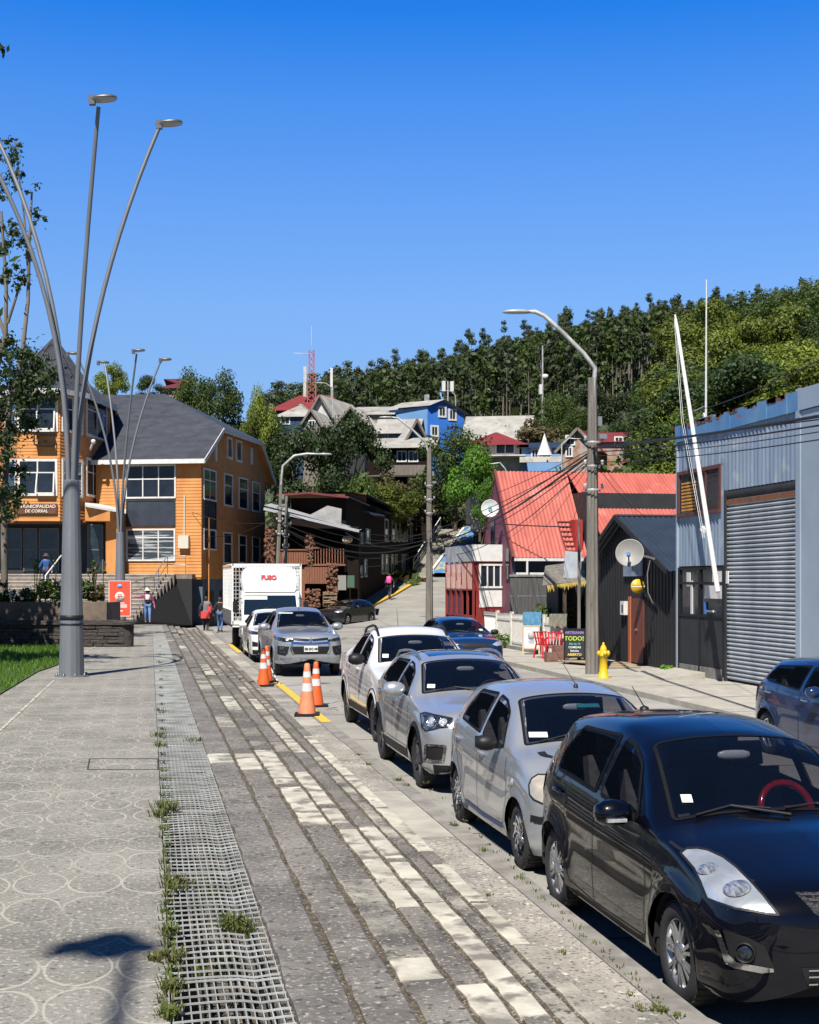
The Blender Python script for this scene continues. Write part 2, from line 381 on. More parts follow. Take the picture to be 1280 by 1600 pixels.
# ---------------------------------------------------------------- shallow steps
SX = [.526, .755, 1.04, 1.34, 1.60, 1.87, 2.10, 2.37]
def sz(k, y): return zp(y)+(ZS-zp(y))*k/7.0
PAT = [((408,1170),(455,1225)),((447,1229),(503,1289)),((525,1295),(599,1373)),((599,1391),(634,1416)),((664,1494),(722,1526)),
 ((470,1205),(513,1256)),((515,1262),(560,1285)),((580,1290),(640,1340)),((640,1345),(700,1408)),((700,1408),(790,1500)),((790,1500),(870,1585)),
 ((672,1350),(740,1408)),((742,1410),(814,1475)),((632,1376),(664,1396)),((676,1426),(746,1500)),((764,1536),(830,1600)),((424,1127),(470,1176)),((500,1176),(600,1262)),
 ((600,1262),(660,1330)),((345,1176),(370,1192)),((382,1176),(402,1203)),((470,1215),(505,1250))]
pats = {k: [] for k in range(7)}
def locate(px, py):
    for k in range(7):
        z = sz(k, 12)
        q = G(px, py, z); q = G(px, py, sz(k, q.y))
        if SX[k]-.03 <= q.x <= SX[k+1]+.03: return k, q.y
    return None
for a, e in PAT:
    r = locate((a[0]+e[0])/2, (a[1]+e[1])/2)
    if r:
        k = r[0]; y1 = G(a[0], a[1], sz(k, r[1])).y; y0 = G(e[0], e[1], sz(k, r[1])).y; pats[k].append((min(y0,y1), max(y0,y1)))
for k in range(7):
    YE = 63.5
    b = MB(); y = 3.2; pl = sorted(pats[k]); segs = []
    for (a, e) in pl:
        if a < y: a = y
        if e-a < .15: continue
        while y < a-.01:
            L = min(R.uniform(1.1, 2.9), a-y)
            if a-y-L < .3: L = a-y
            segs.append((y, y+L, R.choice([0,0,0,1]))); y += L
        segs.append((a, e, 2)); y = e
    while y < YE:
        L = R.uniform(1.1, 2.9); rr = R.random()
        mi = 2 if (rr < (.10 if (11 < y < 20 and k > 1) else .035)) else (1 if rr < .4 else 0)
        segs.append((y, min(YE, y+L), mi)); y += L
    x0 = SX[k]+(SX[k]*.114/(1.6+.114*(k-1))+R.uniform(.012,.024) if k else .004); x1 = SX[k+1]
    for (ya, yb, mi) in segs:
        yb2 = yb-.008; n = max(1, int((yb2-ya)/.14)); dz = R.uniform(-.004, .004); tl = R.uniform(-.004, .004); vs = []
        for i in range(n+1):
            yy = ya+(yb2-ya)*i/n; z = sz(k, yy)+dz
            j0 = R.uniform(-.010, .008); j1 = R.uniform(-.009, .004); e = .012
            vs += [(x0+j0, yy, z-.05), (x0+j0, yy, z-.004), (x0+e+j0*.5, yy, z), (x1-.014+j1, yy, z+tl), (x1-.002+j1, yy, z-.012+tl), (x1+j1-.004, yy, sz(k+1, yy)-.03)]
        m6 = 6
        fs = [(i*m6+j, i*m6+j+1, (i+1)*m6+j+1, (i+1)*m6+j)[::-1] for i in range(n) for j in range(5)]
        fs += [tuple(range(6)), tuple(reversed(range(n*m6, n*m6+6)))]
        b.add(vs, fs, mi)
    # bedding seen in the joint at the foot of the riser above
    vs = []; N = 300
    for i in range(N+1):
        yy = 3.2+(YE-3.2)*i/N; vs += [(SX[k]-.03, yy, sz(k, yy)-.030+R.uniform(-.008, .012)), (SX[k]+.13, yy, sz(k, yy)-.014+R.uniform(-.006, .010)), (SX[k+1], yy, sz(k, yy)-.030)]
    b.add(vs, [(3*i+j, 3*i+j+1, 3*i+4+j, 3*i+3+j) for i in range(N) for j in range(2)], 3)
    tag(b.build('step', [m_weath, m_weath2, m_cream, m_debris]), kind='structure')
# ---------------------------------------------------------------- promenade
def ovalmat():
    m = mat('promenade_paving', (.30,.285,.245), (.155,.148,.128), scale=1.1, detail=12, lo=.3, hi=.7, rough=.93, bump=.9, bscale=50, speck=(40,(.46,.44,.39),.56), pore=(27,(.07,.066,.06),.585), dist=.010)
    nt = m.node_tree; N = nt.nodes; L = nt.links; b = N['Principled BSDF']; src = b.inputs['Base Color'].links[0].from_socket
    tc = N.new('ShaderNodeTexCoord'); mp = N.new('ShaderNodeMapping'); mp.inputs['Scale'].default_value = (3.5, 1.92, 1); L.new(tc.outputs['Object'], mp.inputs[0])
    nz = N.new('ShaderNodeTexNoise'); nz.inputs['Scale'].default_value = 2; L.new(mp.outputs[0], nz.inputs['Vector'])
    ad = N.new('ShaderNodeVectorMath'); ad.operation = 'SCALE'; ad.inputs['Scale'].default_value = .12; L.new(nz.outputs['Color'], ad.inputs[0])
    av = N.new('ShaderNodeVectorMath'); L.new(mp.outputs[0], av.inputs[0]); L.new(ad.outputs[0], av.inputs[1])
    v = N.new('ShaderNodeTexVoronoi'); v.voronoi_dimensions = '2D'; v.inputs['Scale'].default_value = 1.0; v.inputs['Randomness'].default_value = .16; L.new(av.outputs[0], v.inputs['Vector'])
    s = N.new('ShaderNodeMath'); s.operation = 'SUBTRACT'; s.inputs[1].default_value = .475; L.new(v.outputs['Distance'], s.inputs[0])
    a = N.new('ShaderNodeMath'); a.operation = 'ABSOLUTE'; L.new(s.outputs[0], a.inputs[0])
    r = N.new('ShaderNodeMapRange'); r.inputs[1].default_value = .008; r.inputs[2].default_value = .030; r.inputs[3].default_value = .8; r.inputs[4].default_value = 0; L.new(a.outputs[0], r.inputs[0])
    n2 = N.new('ShaderNodeTexNoise'); n2.inputs['Scale'].default_value = 1.3; n2.inputs['Detail'].default_value = 4; L.new(tc.outputs['Object'], n2.inputs['Vector'])
    r2 = N.new('ShaderNodeMapRange'); r2.inputs[1].default_value = .33; r2.inputs[2].default_value = .52; L.new(n2.outputs[0], r2.inputs[0])
    mu = N.new('ShaderNodeMath'); mu.operation = 'MULTIPLY'; L.new(r.outputs[0], mu.inputs[0]); L.new(r2.outputs[0], mu.inputs[1])
    x = N.new('ShaderNodeMix'); x.data_type = 'RGBA'; x.inputs[7].default_value = (.36,.335,.28,1); L.new(src, x.inputs[6]); L.new(mu.outputs[0], x.inputs[0])
    # warmer mortar outside the ovals
    r3 = N.new('ShaderNodeMapRange'); r3.inputs[1].default_value = .47; r3.inputs[2].default_value = .53; r3.inputs[4].default_value = .10; L.new(v.outputs['Distance'], r3.inputs[0])
    x2 = N.new('ShaderNodeMix'); x2.data_type = 'RGBA'; x2.inputs[7].default_value = (.30,.265,.205,1); L.new(x.outputs[2], x2.inputs[6]); L.new(r3.outputs[0], x2.inputs[0])
    L.new(x2.outputs[2], b.inputs['Base Color']); return m
b = MB()
ys = [-8, 0, 4, 8]+list(range(11, 66, 3)); ys[-1] = 63.4
xs = [-30, -12, -6, -3, -1, .073]
vs = [(x, y, zp(y)) for y in ys for x in xs]; n = len(xs)
b.add(vs, [(i*n+j, i*n+j+1, (i+1)*n+j+1, (i+1)*n+j) for i in range(len(ys)-1) for j in range(n-1)])
for i in range(len(ys)-1): b.quad((.073,ys[i],zp(ys[i])), (.073,ys[i],zp(ys[i])-.45), (.073,ys[i+1],zp(ys[i+1])-.45), (.073,ys[i+1],zp(ys[i+1])), 1)
YG = 47.0
b.quad((.073,YG,zp(YG)), (.526,YG,zp(YG)), (.526,63.4,zp(63.4)), (.073,63.4,zp(63.4)))
b.quad((-8,-8,-0.0),(3,-8,0),(3,3.2,0),(.073,3.2,0)) if False else None
tag(b.build('promenade', [ovalmat(), m_kerb]), kind='structure')
b = MB()
b.quad((.073,0,-.38), (.526,0,-.38), (.526,YG,-.38+zp(YG)), (.073,YG,-.38+zp(YG)))
b.quad((.526,0,-.4), (.526,0,-.008), (.526,YG,zp(YG)-.008), (.526,YG,-.4+zp(YG)), 1)
b.quad((.073,YG,zp(YG)-.45),(.526,YG,zp(YG)-.45),(.526,YG,zp(YG)),(.073,YG,zp(YG)),1)
tag(b.build('drain_channel', [m_debris, m_kerb]), kind='structure')
b = MB(); b.bar(GP(0,1142)+Vector((0,0,.004)), GP(85,1063)+Vector((0,0,.004)), .035, .003)
b.bar(GP(205,985)+Vector((0,0,.006)), GP(130,1020)+Vector((0,0,.006)), .05, .003)
tag(b.build('painted_line', m_cream), kind='structure')
b = MB(); a1, a2, a3, a4 = [GP(*q)+Vector((0,0,.004)) for q in ((140,1186),(247,1186),(247,1203),(137,1203))]
for p, q in ((a1,a2),(a2,a3),(a3,a4),(a4,a1)): b.bar(p, q, .012, .003)
tag(b.build('paving_joint', m_crack), kind='structure')
# steel gratings, one panel after another
m_galv = mat('galvanised_steel', (.55,.57,.55), (.30,.30,.28), scale=3, rough=.5, metal=.2, speck=(5,(.20,.17,.13),.64), bump=.2, bscale=60, dist=.002)
y = 3.4; i = 0
while y < YG-.5:
    L = 2.05; b = MB(); x0, x1 = .083, .516; nb = 14
    ph = R.uniform(0, 6); am = .007 if y < 11 else .003
    def gz(x, yy): return zp(yy)-.006+am*math.sin(yy*2.3+ph)*math.sin((x-.07)*7)-am*1.6*math.exp(-((x-.42)/.05)**2)*(1 if y < 11 else 0)
    sub = 6 if y < 11 else 2
    for k in range(nb):
        x = x0+(x1-x0)*k/(nb-1)
        for j in range(sub):
            ya, yb = y+.02+(L-.04)*j/sub, y+.02+(L-.04)*(j+1)/sub; dx = R.uniform(-.002, .002)
            b.bar((x+dx, ya, gz(x,ya)-.018), (x, yb, gz(x,yb)-.018), .0042, .028)
    yy = y+.03
    while yy < y+L-.01:
        jz = R.uniform(-.002, .002)
        for k in range(0, nb-1, 2 if y < 11 else 13):
            xa = x0+(x1-x0)*k/(nb-1); xb = min(x1, x0+(x1-x0)*(k+(2 if y < 11 else 13))/(nb-1))
            b.bar((xa-.004, yy+R.uniform(-.002,.002), gz(xa,yy)+.001+jz), (xb+.004, yy, gz(xb,yy)+.001+jz), .0085, .0065)
        yy += .095
    o = b.build('drain_grating', m_galv)
    labs = 'steel mesh grating panel over the drain channel, ' + ('nearest, sagging in the foreground' if i == 0 else 'row %s' % '')
    g = tag(o, None, 'grating', 'gratings along the drain channel'); g['idx'] = i; y += L; i += 1
GR = [o for o in bpy.data.objects if o.name.startswith('drain_grating')]
ordn = ['nearest','second nearest','third nearest','fourth nearest','fifth nearest','sixth nearest','seventh nearest','eighth nearest','ninth nearest','tenth nearest']
for o in GR:
    k = o['idx']; del o['idx']
    o['label'] = ('sagging open-mesh steel grating over the drain, %s panel of the row' % ordn[k]) if k < 10 else 'flat pale steel grating panel in the far half of the drain'
# ---------------------------------------------------------------- lawn
m_lawn = mat('lawn_soil', (.07,.11,.03), (.04,.07,.02), scale=4, rough=1, bump=.6, bscale=30)
lp = [GP(*q) for q in ((-60,1150),(0,1086),(60,1050),(90,1040),(100,1028),(104,1016),(100,1008))]+[P(-300, HORI, 37.5), P(-700, HORI, 24)]
for q in lp: q.z = zp(q.y)+.02
b = MB(); b.add(lp, [tuple(range(len(lp)))]); struct('lawn', b, m_lawn)
# ================================================================ CAR BUILDER  (car faces -Y, y=0 front axle, x<0 is the side we see)
m_rub = mat('tyre_rubber', (.018,.018,.019), (.028,.027,.026), scale=8, rough=.75, bump=.2, bscale=40, dist=.004)
m_trim = mat('black_trim', (.014,.014,.015), rough=.5, spec=.3)
m_matte = mat('dark_lining', (.008,.008,.009), rough=.9)
m_seat = mat('seat_fabric', (.12,.12,.125), (.07,.07,.075), scale=20, rough=.9)
m_chrome = mat('chrome', (.75,.76,.78), rough=.12, metal=1.0)
m_alloy = mat('wheel_silver', (.50,.51,.53), (.36,.37,.38), scale=12, rough=.3, metal=.85)
m_alloyd = mat('wheel_dark', (.10,.10,.11), rough=.35, metal=.8)
m_lamp = mat('lamp_reflector', (.72,.74,.76), (.45,.47,.50), scale=18, rough=.12, metal=.55, coat=1, bump=.35, bscale=30, dist=.01)
m_lampd = mat('lamp_dark', (.035,.04,.05), (.2,.22,.25), scale=16, rough=.1, metal=.6, coat=1, lo=.5, hi=.7)
m_lampy = mat('lamp_yellowed', (.60,.54,.44), (.45,.40,.33), scale=10, rough=.25, metal=.2, coat=.8)
m_red = mat('red_lens', (.35,.008,.012), (.22,.004,.006), scale=20, rough=.12, coat=1)
m_cglass = glassmat('car_glass', (.004,.006,.010), 1.0, .01, .72); m_seal = mat('window_seal', (.006,.006,.007), rough=.7, spec=.15)
m_plate = mat('plate_white', (.8,.8,.78), rough=.4)
m_stick = mat('sticker', (.72,.80,.70), (.6,.7,.6), scale=40, rough=.6)
def paint(name, c, metal=.0, rough=.25, flake=None):
    return mat(name, c, flake or tuple(x*.9 for x in c), scale=2.0, rough=rough, metal=metal, coat=1.0, bump=.03, bscale=1.5, dist=.01)
class Car:
    def __init__(s, name, label, cat, sp, loc, yaw=0, group=None):
        s.sp = sp; s.root = thing(name, label, cat, loc, yaw, group); s.loc = Vector(loc); s.yaw = yaw
        s.M = Matrix.Translation(s.loc) @ Matrix.Rotation(yaw, 4, 'Z'); s.Mi = s.M.inverted()
        s.body()
    def body(s):
        sp = s.sp; fo, ro, wb, gc, wr = sp['fo'], sp['ro'], sp['wb'], sp['gc'], sp['wr']; Ra = sp.get('Ra', wr+.055)
        top, belt, hw, hr, dr = [interp(sp[k]) for k in ('top','belt','hw','hr','drop')]
        y0, y1 = -fo, wb+ro; Df, Dr = sp.get('df', .40), sp.get('dr', .3); zc = sp.get('zc', .48); ef = sp.get('ef', (3.4, 4.4)); er = sp.get('er', (3.5, 4.0))
        ys = set()
        for yw in (0, wb):
            for k in range(15): ys.add(round(yw-Ra*math.cos(math.pi*k/14), 4))
            ys.add(round(yw-Ra-.006, 4)); ys.add(round(yw+Ra+.006, 4))
        y = y0+Df
        while y < y1-Dr: ys.add(round(y, 4)); y += .075
        for yy in sp.get('extra', []): ys.add(yy)
        ys = [y for y in sorted(ys) if y0+Df <= y <= y1-Dr]
        ys = [y for i, y in enumerate(ys) if i == 0 or y-ys[i-1] > .004]
        st = []
        for k in range(15, 0, -1):
            th = k/15*math.pi/2; q = math.sin(th)**(2/3.2); st.append((y0+Df-Df*q, q, 'f'))
        st += [(y, 0, 'm') for y in ys]
        for k in range(1, 13):
            th = k/12*math.pi/2; q = math.sin(th)**(2/3.2); st.append((y1-Dr+Dr*q, q, 'r'))
        g = interp(sp.get('g', [(0,.945),(.12,.985),(.42,1.0),(.82,.988),(1,.962)]))
        n1, n2, n3 = 12, 9, 8; NS = n1+n2+n3+1; s.n = (n1, n2, n3, NS)
        rows = []; info = []
        for (y, q, kind) in st:
            ye = min(max(y, y0+Df*.02), y1-Dr*.02)
            zb, zt, h, hrr, dd = belt(y), top(y), hw(y), hr(y), dr(y); zcant = zt-dd
            zb = min(zb, zcant-.01)
            zl = gc
            if kind == 'm':
                for yw in (0, wb):
                    if abs(y-yw) < Ra: zl = max(zl, wr+math.sqrt(max(0, Ra*Ra-(y-yw)**2)))
            pts = []
            for i in range(n1+1):
                z = zl+(zb-zl)*i/n1; t = max(0, (z-gc)/(belt(y)-gc)); x = h*g(t)
                for yw in (0, wb):
                    dd2 = abs(math.hypot(y-yw, z-wr)-Ra); x += sp.get('flare', .018)*math.exp(-(dd2/.07)**2)*(1 if z > wr-.1 else 0)
                cr = sp.get('crease')
                if cr: x += .012*math.exp(-((z-cr(y))/.035)**2)
                pts.append([x, z])
            xb = pts[-1][0]
            for i in range(1, n2+1):
                t = i/n2; pts.append([xb+(hrr-xb)*t+sp.get('bulge', .014)*math.sin(math.pi*t), zb+(zcant-zb)*t])
            for i in range(1, n3+1):
                x = hrr*(1-i/n3); pts.append([x, zt-(zt-zcant)*(x/hrr)**2.3])
            for _ in range(sp.get('smooth', 2)):
                np_ = [p[:] for p in pts]
                for i in range(n1-2, NS-1):
                    np_[i][0] = (pts[i-1][0]+2*pts[i][0]+pts[i+1][0])/4; np_[i][1] = (pts[i-1][1]+2*pts[i][1]+pts[i+1][1])/4
                pts = np_
            if kind != 'm':
                ex, ez = ef if kind == 'f' else er
                kx = max(.0, 1-q**ex)**(1/ex); kz = max(0, 1-q**ez)**(1/ez)
                pts = [[p[0]*kx, zc+(p[1]-zc)*kz] for p in pts]
            rows.append((y, pts))
        vs = []; fs = []; kind = []
        for (y, pts) in rows:
            for (x, z) in pts: vs.append((x, y, z))
            for (x, z) in pts: vs.append((-x, y, z))
        T = 2*NS; nr = len(rows)
        for i in range(nr-1):
            for sd in (0, 1):
                for j in range(NS-1):
                    a = i*T+sd*NS+j; q = (a, a+T, a+T+1, a+1)
                    fs.append(q if sd == 0 else q[::-1]); kind.append('s' if j < n1 else ('u' if j < n1+n2 else 't'))
        s.bv = BVHTree.FromPolygons(vs, fs)
        # openings behind the panes
        keep = []; holes = []
        for w in sp.get('wins', []):
            poly = s.wpoly(w); c = (sum(p[0] for p in poly)/len(poly), sum(p[1] for p in poly)/len(poly))
            holes.append((w['ax'], s.inset(poly, .035)))
        for f, k in zip(fs, kind):
            c = [sum(vs[i][a] for i in f)/4 for a in range(3)]; cut = False
            for ax, poly in holes:
                if ax == 'L' and k in 'us' and pip((c[1], c[2]), poly): cut = True
                if ax == 'T' and k == 't' and pip((c[0], c[1]), poly): cut = True
                if ax == 'T' and k == 'u' and pip((c[0], c[1]), poly) : cut = True
            if not cut: keep.append(f)
        b = MB(); b.add(vs, keep, 0, True)
        # inner faces of arches and underside
        o = b.build('body', sp['paint'], s.root); s.bodyo = o
        u = MB(); hm = max(p[1] for p in sp['hw'])
        u.bx(-hm+.22, hm-.22, y0+.25, y1-.25, gc-.02, gc+.28)
        for yw in (0, wb):
            pr = []
            for k in range(13):
                a = math.pi*k/12; pr.append((yw+(Ra+.012)*math.cos(a), wr+(Ra+.012)*math.sin(a)))
            for sg in (-1, 1):
                vs2 = [(sg*(hm-.035), p[0], p[1]) for p in pr]+[(sg*(hm-.36), p[0], p[1]) for p in pr]
                u.add(vs2, [(i, i+1, i+14, i+13) for i in range(12)]+[tuple(range(13, 26))])
        ya, yb = Ra+.02, wb-Ra-.02
        for sg in (-1, 1): u.bx(sg*(hm-.06), sg*(hm-.25), ya, yb, gc-.015, gc+.12)
        u.build('underbody', m_matte, s.root)
        # cabin
        cb = MB(); y_c, y_e = sp['cabin']; bz = belt((y_c+y_e)/2)
        cb.bx(-hm+.14, hm-.14, y_c-.05, y_e, gc+.25, bz-.30, 0)
        cb.bx(-hm+.17, hm-.17, y_c-.25, y_c+.30, bz-.35, bz-.10, 0)
        cb.build('cabin_floor', m_matte, s.root)
        for sx in (-.36, .36):
            for yy in ((y_c+1.05), (y_c+1.85)):
                if yy > y_e-.15: continue
                st_ = MB(); M = Matrix.Rotation(rad(-14), 4, 'X')
                st_.box((sx, yy, bz-.13), (.46, .13, .62), M=M); st_.box((sx, yy+.10, bz+.27), (.24, .09, .17), M=M); st_.box((sx, yy-.24, bz-.40), (.48, .5, .14))
                st_.build('seat', m_seat, s.root)
        sw = MB(); sc_ = Vector((.36, y_c+.48, bz-.03)); ring = [(sc_+Vector((.185*math.cos(a), .075*math.sin(a), .17*math.sin(a)))) for a in [2*math.pi*k/24 for k in range(25)]]
        sw.tube(ring, .024, 8); sw.bar(sc_-Vector((.17,0,0)), sc_+Vector((.17,0,0)), .04, .03); sw.bar(sc_, sc_+Vector((0,-.25,-.1)), .06)
        sw.build('steering_wheel', sp.get('swmat', m_trim), s.root)
        for w in sp.get('wins', []):
            poly = s.wpoly(w); nm = w.get('nm', 'side_window')
            for sg in ((-1, 1) if w['ax'] == 'L' else (1,)):
                gl = s.patch(nm, poly, w['ax'] if w['ax'] != 'L' else ('L' if sg < 0 else 'R'), m_cglass, off=.002, res=.09)
                s.patch('seal', poly, w['ax'] if w['ax'] != 'L' else ('L' if sg < 0 else 'R'), sp.get('seal', m_seal), off=.005, res=.05, hole=s.inset(poly, w.get('rim', .045)), parent=gl)
        for sg in (-1, 1):
            s.wheel(sg, 0); s.wheel(sg, wb)
            mr = MB(); my, mz = sp['mir']; hx = hr(my)*.5+hw(my)*.5; M = Matrix.Diagonal((1,1,1,1)); mw = sp.get('mirs', 1.0)
            prof = [(0,-.115),(.045,-.105),(.068,-.06),(.075,0),(.066,.06),(.042,.10),(0,.115)]
            mr.lathe([(r*mw*1.15, z*mw) for r, z in prof], (sg*(hw(my)+.105), my, mz), 14, 0, 'X', M=Matrix.Diagonal((1, 1.0, .95, 1)))
            mr.build('mirror', sp.get('mirmat', sp['paint']), s.root)
            ml = MB(); ml.bar((sg*(hw(my)-.07), my+.03, mz-.05), (sg*(hw(my)+.06), my+.02, mz-.035), .05, .035)
            ml.quad(*[(sg*(hw(my)+.105+a), my+.085*mw, mz+c) for a, c in ((-.09,-.055),(.09,-.055),(.09,.055),(-.09,.055))]); ml.build('mirror_foot', m_trim, s.root)
        rm = MB(); rm.lathe([(.001,.12),(.6,.11),(.95,.07),(1,0),(.95,-.07),(.6,-.11),(.001,-.12)], (0, sp['ws'][0]+(sp['ws'][1]-sp['ws'][0])*.72+.1, top(sp['ws'][1])-.13), 10, 0, 'X', M=Matrix.Diagonal((1,.018,.034,1))); rm.build('rear_view_mirror', mat('mirror_grey', (.45,.5,.52), rough=.3), s.root)
    def inset(s, poly, d):
        n = len(poly); out = []; ar = sum(poly[i][0]*poly[(i+1)%n][1]-poly[(i+1)%n][0]*poly[i][1] for i in range(n)); sg = 1 if ar > 0 else -1
        for i in range(n):
            p0, p, p1 = Vector(poly[i-1]), Vector(poly[i]), Vector(poly[(i+1)%n]); e0 = (p-p0).normalized(); e1 = (p1-p).normalized()
            n0 = Vector((-e0.y, e0.x))*sg; n1 = Vector((-e1.y, e1.x))*sg; m = (n0+n1); m = m.normalized() if m.length > 1e-4 else n0
            k = d/max(.45, m.dot(n0)); q = p+m*k; out.append((q.x, q.y))
        return out
    def wpoly(s, w):
        sp = s.sp
        if w['ax'] == 'L':
            belt, top, dr = interp(sp['belt']), interp(sp['top']), interp(sp['drop'])
            out = []
            for (y, h) in w['pts']:
                zb = belt(y); zc = top(y)-dr(y); out.append((y, zb+h*(zc-zb)))
            return s.rnd(out, .05)
        hr = interp(sp['hr']); return s.rnd([(u*hr(y), y) for (u, y) in w['pts']], .05)
    def rnd(s, poly, r):
        out = []; n = len(poly)
        for i in range(n):
            a, p, c = Vector(poly[i-1]), Vector(poly[i]), Vector(poly[(i+1)%n])
            ra = min(r, (a-p).length*.4); rc = min(r, (c-p).length*.4); A = p+(a-p).normalized()*ra; C = p+(c-p).normalized()*rc
            for t in (0, .33, .67, 1): q = A*(1-t)**2+p*2*t*(1-t)+C*t*t; out.append((q.x, q.y))
        return out
    def ray(s, ax, u, v):
        if ax in 'LR': o = Vector((-5 if ax == 'L' else 5, u, v)); d = Vector((1 if ax == 'L' else -1, 0, 0))
        elif ax == 'F': o = Vector((u, -8, v)); d = Vector((0, 1, 0))
        elif ax == 'B': o = Vector((u, 12, v)); d = Vector((0, -1, 0))
        elif ax == 'T': o = Vector((u, v, 6)); d = Vector((0, 0, -1))
        elif ax == 'C':
            wp = P(u, v, 5); o = s.Mi @ Vector((0, 0, CAMZ)); d = ((s.Mi @ wp)-o).normalized()
        h = s.bv.ray_cast(o, d)
        if h[0] is None:
            ap = o+d*((Vector((0, 1.0, .7))-o).dot(d)); h = s.bv.find_nearest(ap)
        nrm = h[1]
        if nrm.dot(d) > 0: nrm = -nrm
        return h[0], nrm
    def patch(s, name, poly, ax, m, off=.004, res=.05, hole=None, parent=None, mirror=False, thick=0):
        if ax == 'C': res = max(1.5, res*110)
        xs = [p[0] for p in poly]; ys = [p[1] for p in poly]; pts = [Vector(p) for p in poly]; n = len(pts); edges = [(i, (i+1)%n) for i in range(n)]
        # densify the outline
        P2 = []
        for i in range(n):
            a, c = pts[i], pts[(i+1)%n]; k = max(1, int((c-a).length/(res*.7)))
            P2 += [a+(c-a)*(j/k) for j in range(k)]
        N = len(P2); edges = [(i, (i+1)%N) for i in range(N)]; allp = list(P2)
        if hole:
            H = []; hn = len(hole)
            for i in range(hn):
                a, c = Vector(hole[i]), Vector(hole[(i+1)%hn]); k = max(1, int((c-a).length/(res*.7))); H += [a+(c-a)*(j/k) for j in range(k)]
            o = len(allp); allp += H; edges += [(o+i, o+(i+1)%len(H)) for i in range(len(H))]
        else:
            x = min(xs)+res*.5
            while x < max(xs):
                y = min(ys)+res*.5
                while y < max(ys):
                    if pip((x, y), poly): allp.append(Vector((x, y)))
                    y += res
                x += res
        r = delaunay_2d_cdt(allp, edges, [], 0, 1e-5)
        v2, f2 = r[0], r[2]; fs = []
        pl = [tuple(p) for p in P2]
        for f in f2:
            c = (sum(v2[i][0] for i in f)/len(f), sum(v2[i][1] for i in f)/len(f))
            if pip(c, pl) and not (hole and pip(c, hole)): fs.append(tuple(f))
        v3 = []; nl = []
        for q in v2:
            h, nn = s.ray(ax, q[0], q[1]); v3.append(h+nn*off)
        b = MB(); b.add(v3, fs, 0, True)
        if mirror: b2 = MB(); b2.add([(-p[0], p[1], p[2]) for p in v3], [f[::-1] for f in fs], 0, True); b2.build(name, m, parent or s.root)
        return b.build(name, m, parent or s.root)
    def line(s, pts, ax, w=.009, off=.0025, m=None, name='panel_gap', mirror=True, parent=None, closed=False, res=.05, mb=None):
        if closed: pts = list(pts)+[pts[0]]
        if ax == 'C': res = 2.0; w = w*FPX/max(4, (s.loc.y-.5)*1.0)
        D = []
        for a, c in zip(pts, pts[1:]):
            a, c = Vector(a), Vector(c); k = max(1, int((c-a).length/res)); D += [a+(c-a)*(j/k) for j in range(k)]
        D.append(Vector(pts[-1])); V = []
        for i, p in enumerate(D):
            t = (D[min(i+1, len(D)-1)]-D[max(i-1, 0)]).normalized(); nn = Vector((-t.y, t.x))*w*.5
            for q in (p+nn, p-nn):
                h, nm = s.ray(ax, q.x, q.y); V.append(h+nm*off)
        fs = [(2*i, 2*i+1, 2*i+3, 2*i+2) for i in range(len(D)-1)]
        b = mb or MB(); b.add(V, fs)
        if mirror:
            b2 = MB() if mb is None else (s.mb2 if getattr(s, 'mb2', None) else mb); b2.add([(-p[0], p[1], p[2]) for p in V], [f[::-1] for f in fs])
            if mb is None: b2.build(name, m or m_trim, parent or s.root)
        if mb is None: return b.build(name, m or m_trim, parent or s.root)
    def gaps(s, lines, ax='L'):
        b = MB(); s.mb2 = MB()
        for l in lines: s.line(l, ax, mb=b)
        b.build('panel_gap', m_trim, s.root); s.mb2.build('panel_gap', m_trim, s.root); s.mb2 = None
    def wheel(s, sg, yw):
        sp = s.sp; wr = sp['wr']; rr = sp['rr']; tw = sp.get('tw', .185); hm = max(p[1] for p in sp['hw']); xo = hm-.03
        t = MB(); xc = xo-tw/2
        prof = [(rr*.98, -tw*.42), (rr+.01, -tw*.5), (wr-.035, -tw*.5), (wr-.008, -tw*.42), (wr, -tw*.3), (wr, tw*.3), (wr-.008, tw*.42), (wr-.035, tw*.5), (rr+.01, tw*.5), (rr*.98, tw*.42)]
        t.lathe(prof, (sg*xc, yw, wr), 36, 0, 'X')
        for k in range(36):      # tread blocks
            a = 2*math.pi*k/36
            for off in (-.055, 0, .055): t.box((sg*xc+off, yw+wr*math.cos(a), wr+wr*math.sin(a)), (.045, .006, .034), M=Matrix.Rotation(a, 4, 'X'))
        to = t.build('wheel', m_rub, s.root)
        r = MB(); xf = sg*(xo-.018)
        def X(v): return xo-tw*.5+tw*.5+v
        r.lathe([(rr, -.0), (rr*.985, -.012), (rr*.93, -.03), (rr*.90, -.06), (0, -.065)], (0,0,0), 32, 1, 'X') if False else None
        ringp = [(rr+.004, -.008), (rr*.985, .004), (rr*.94, -.004), (rr*.90, -.035)]
        r.lathe([(a, sg*c+xf-0) for a, c in ringp], (0, yw, wr), 36, 0, 'X')
        r.lathe([(rr*.92, xf-sg*.04), (0.001, xf-sg*.05)], (0, yw, wr), 24, 1, 'X')
        ns = sp.get('spokes', 7); sty = sp.get('sty', 'straight'); rot = R.uniform(0, 1)
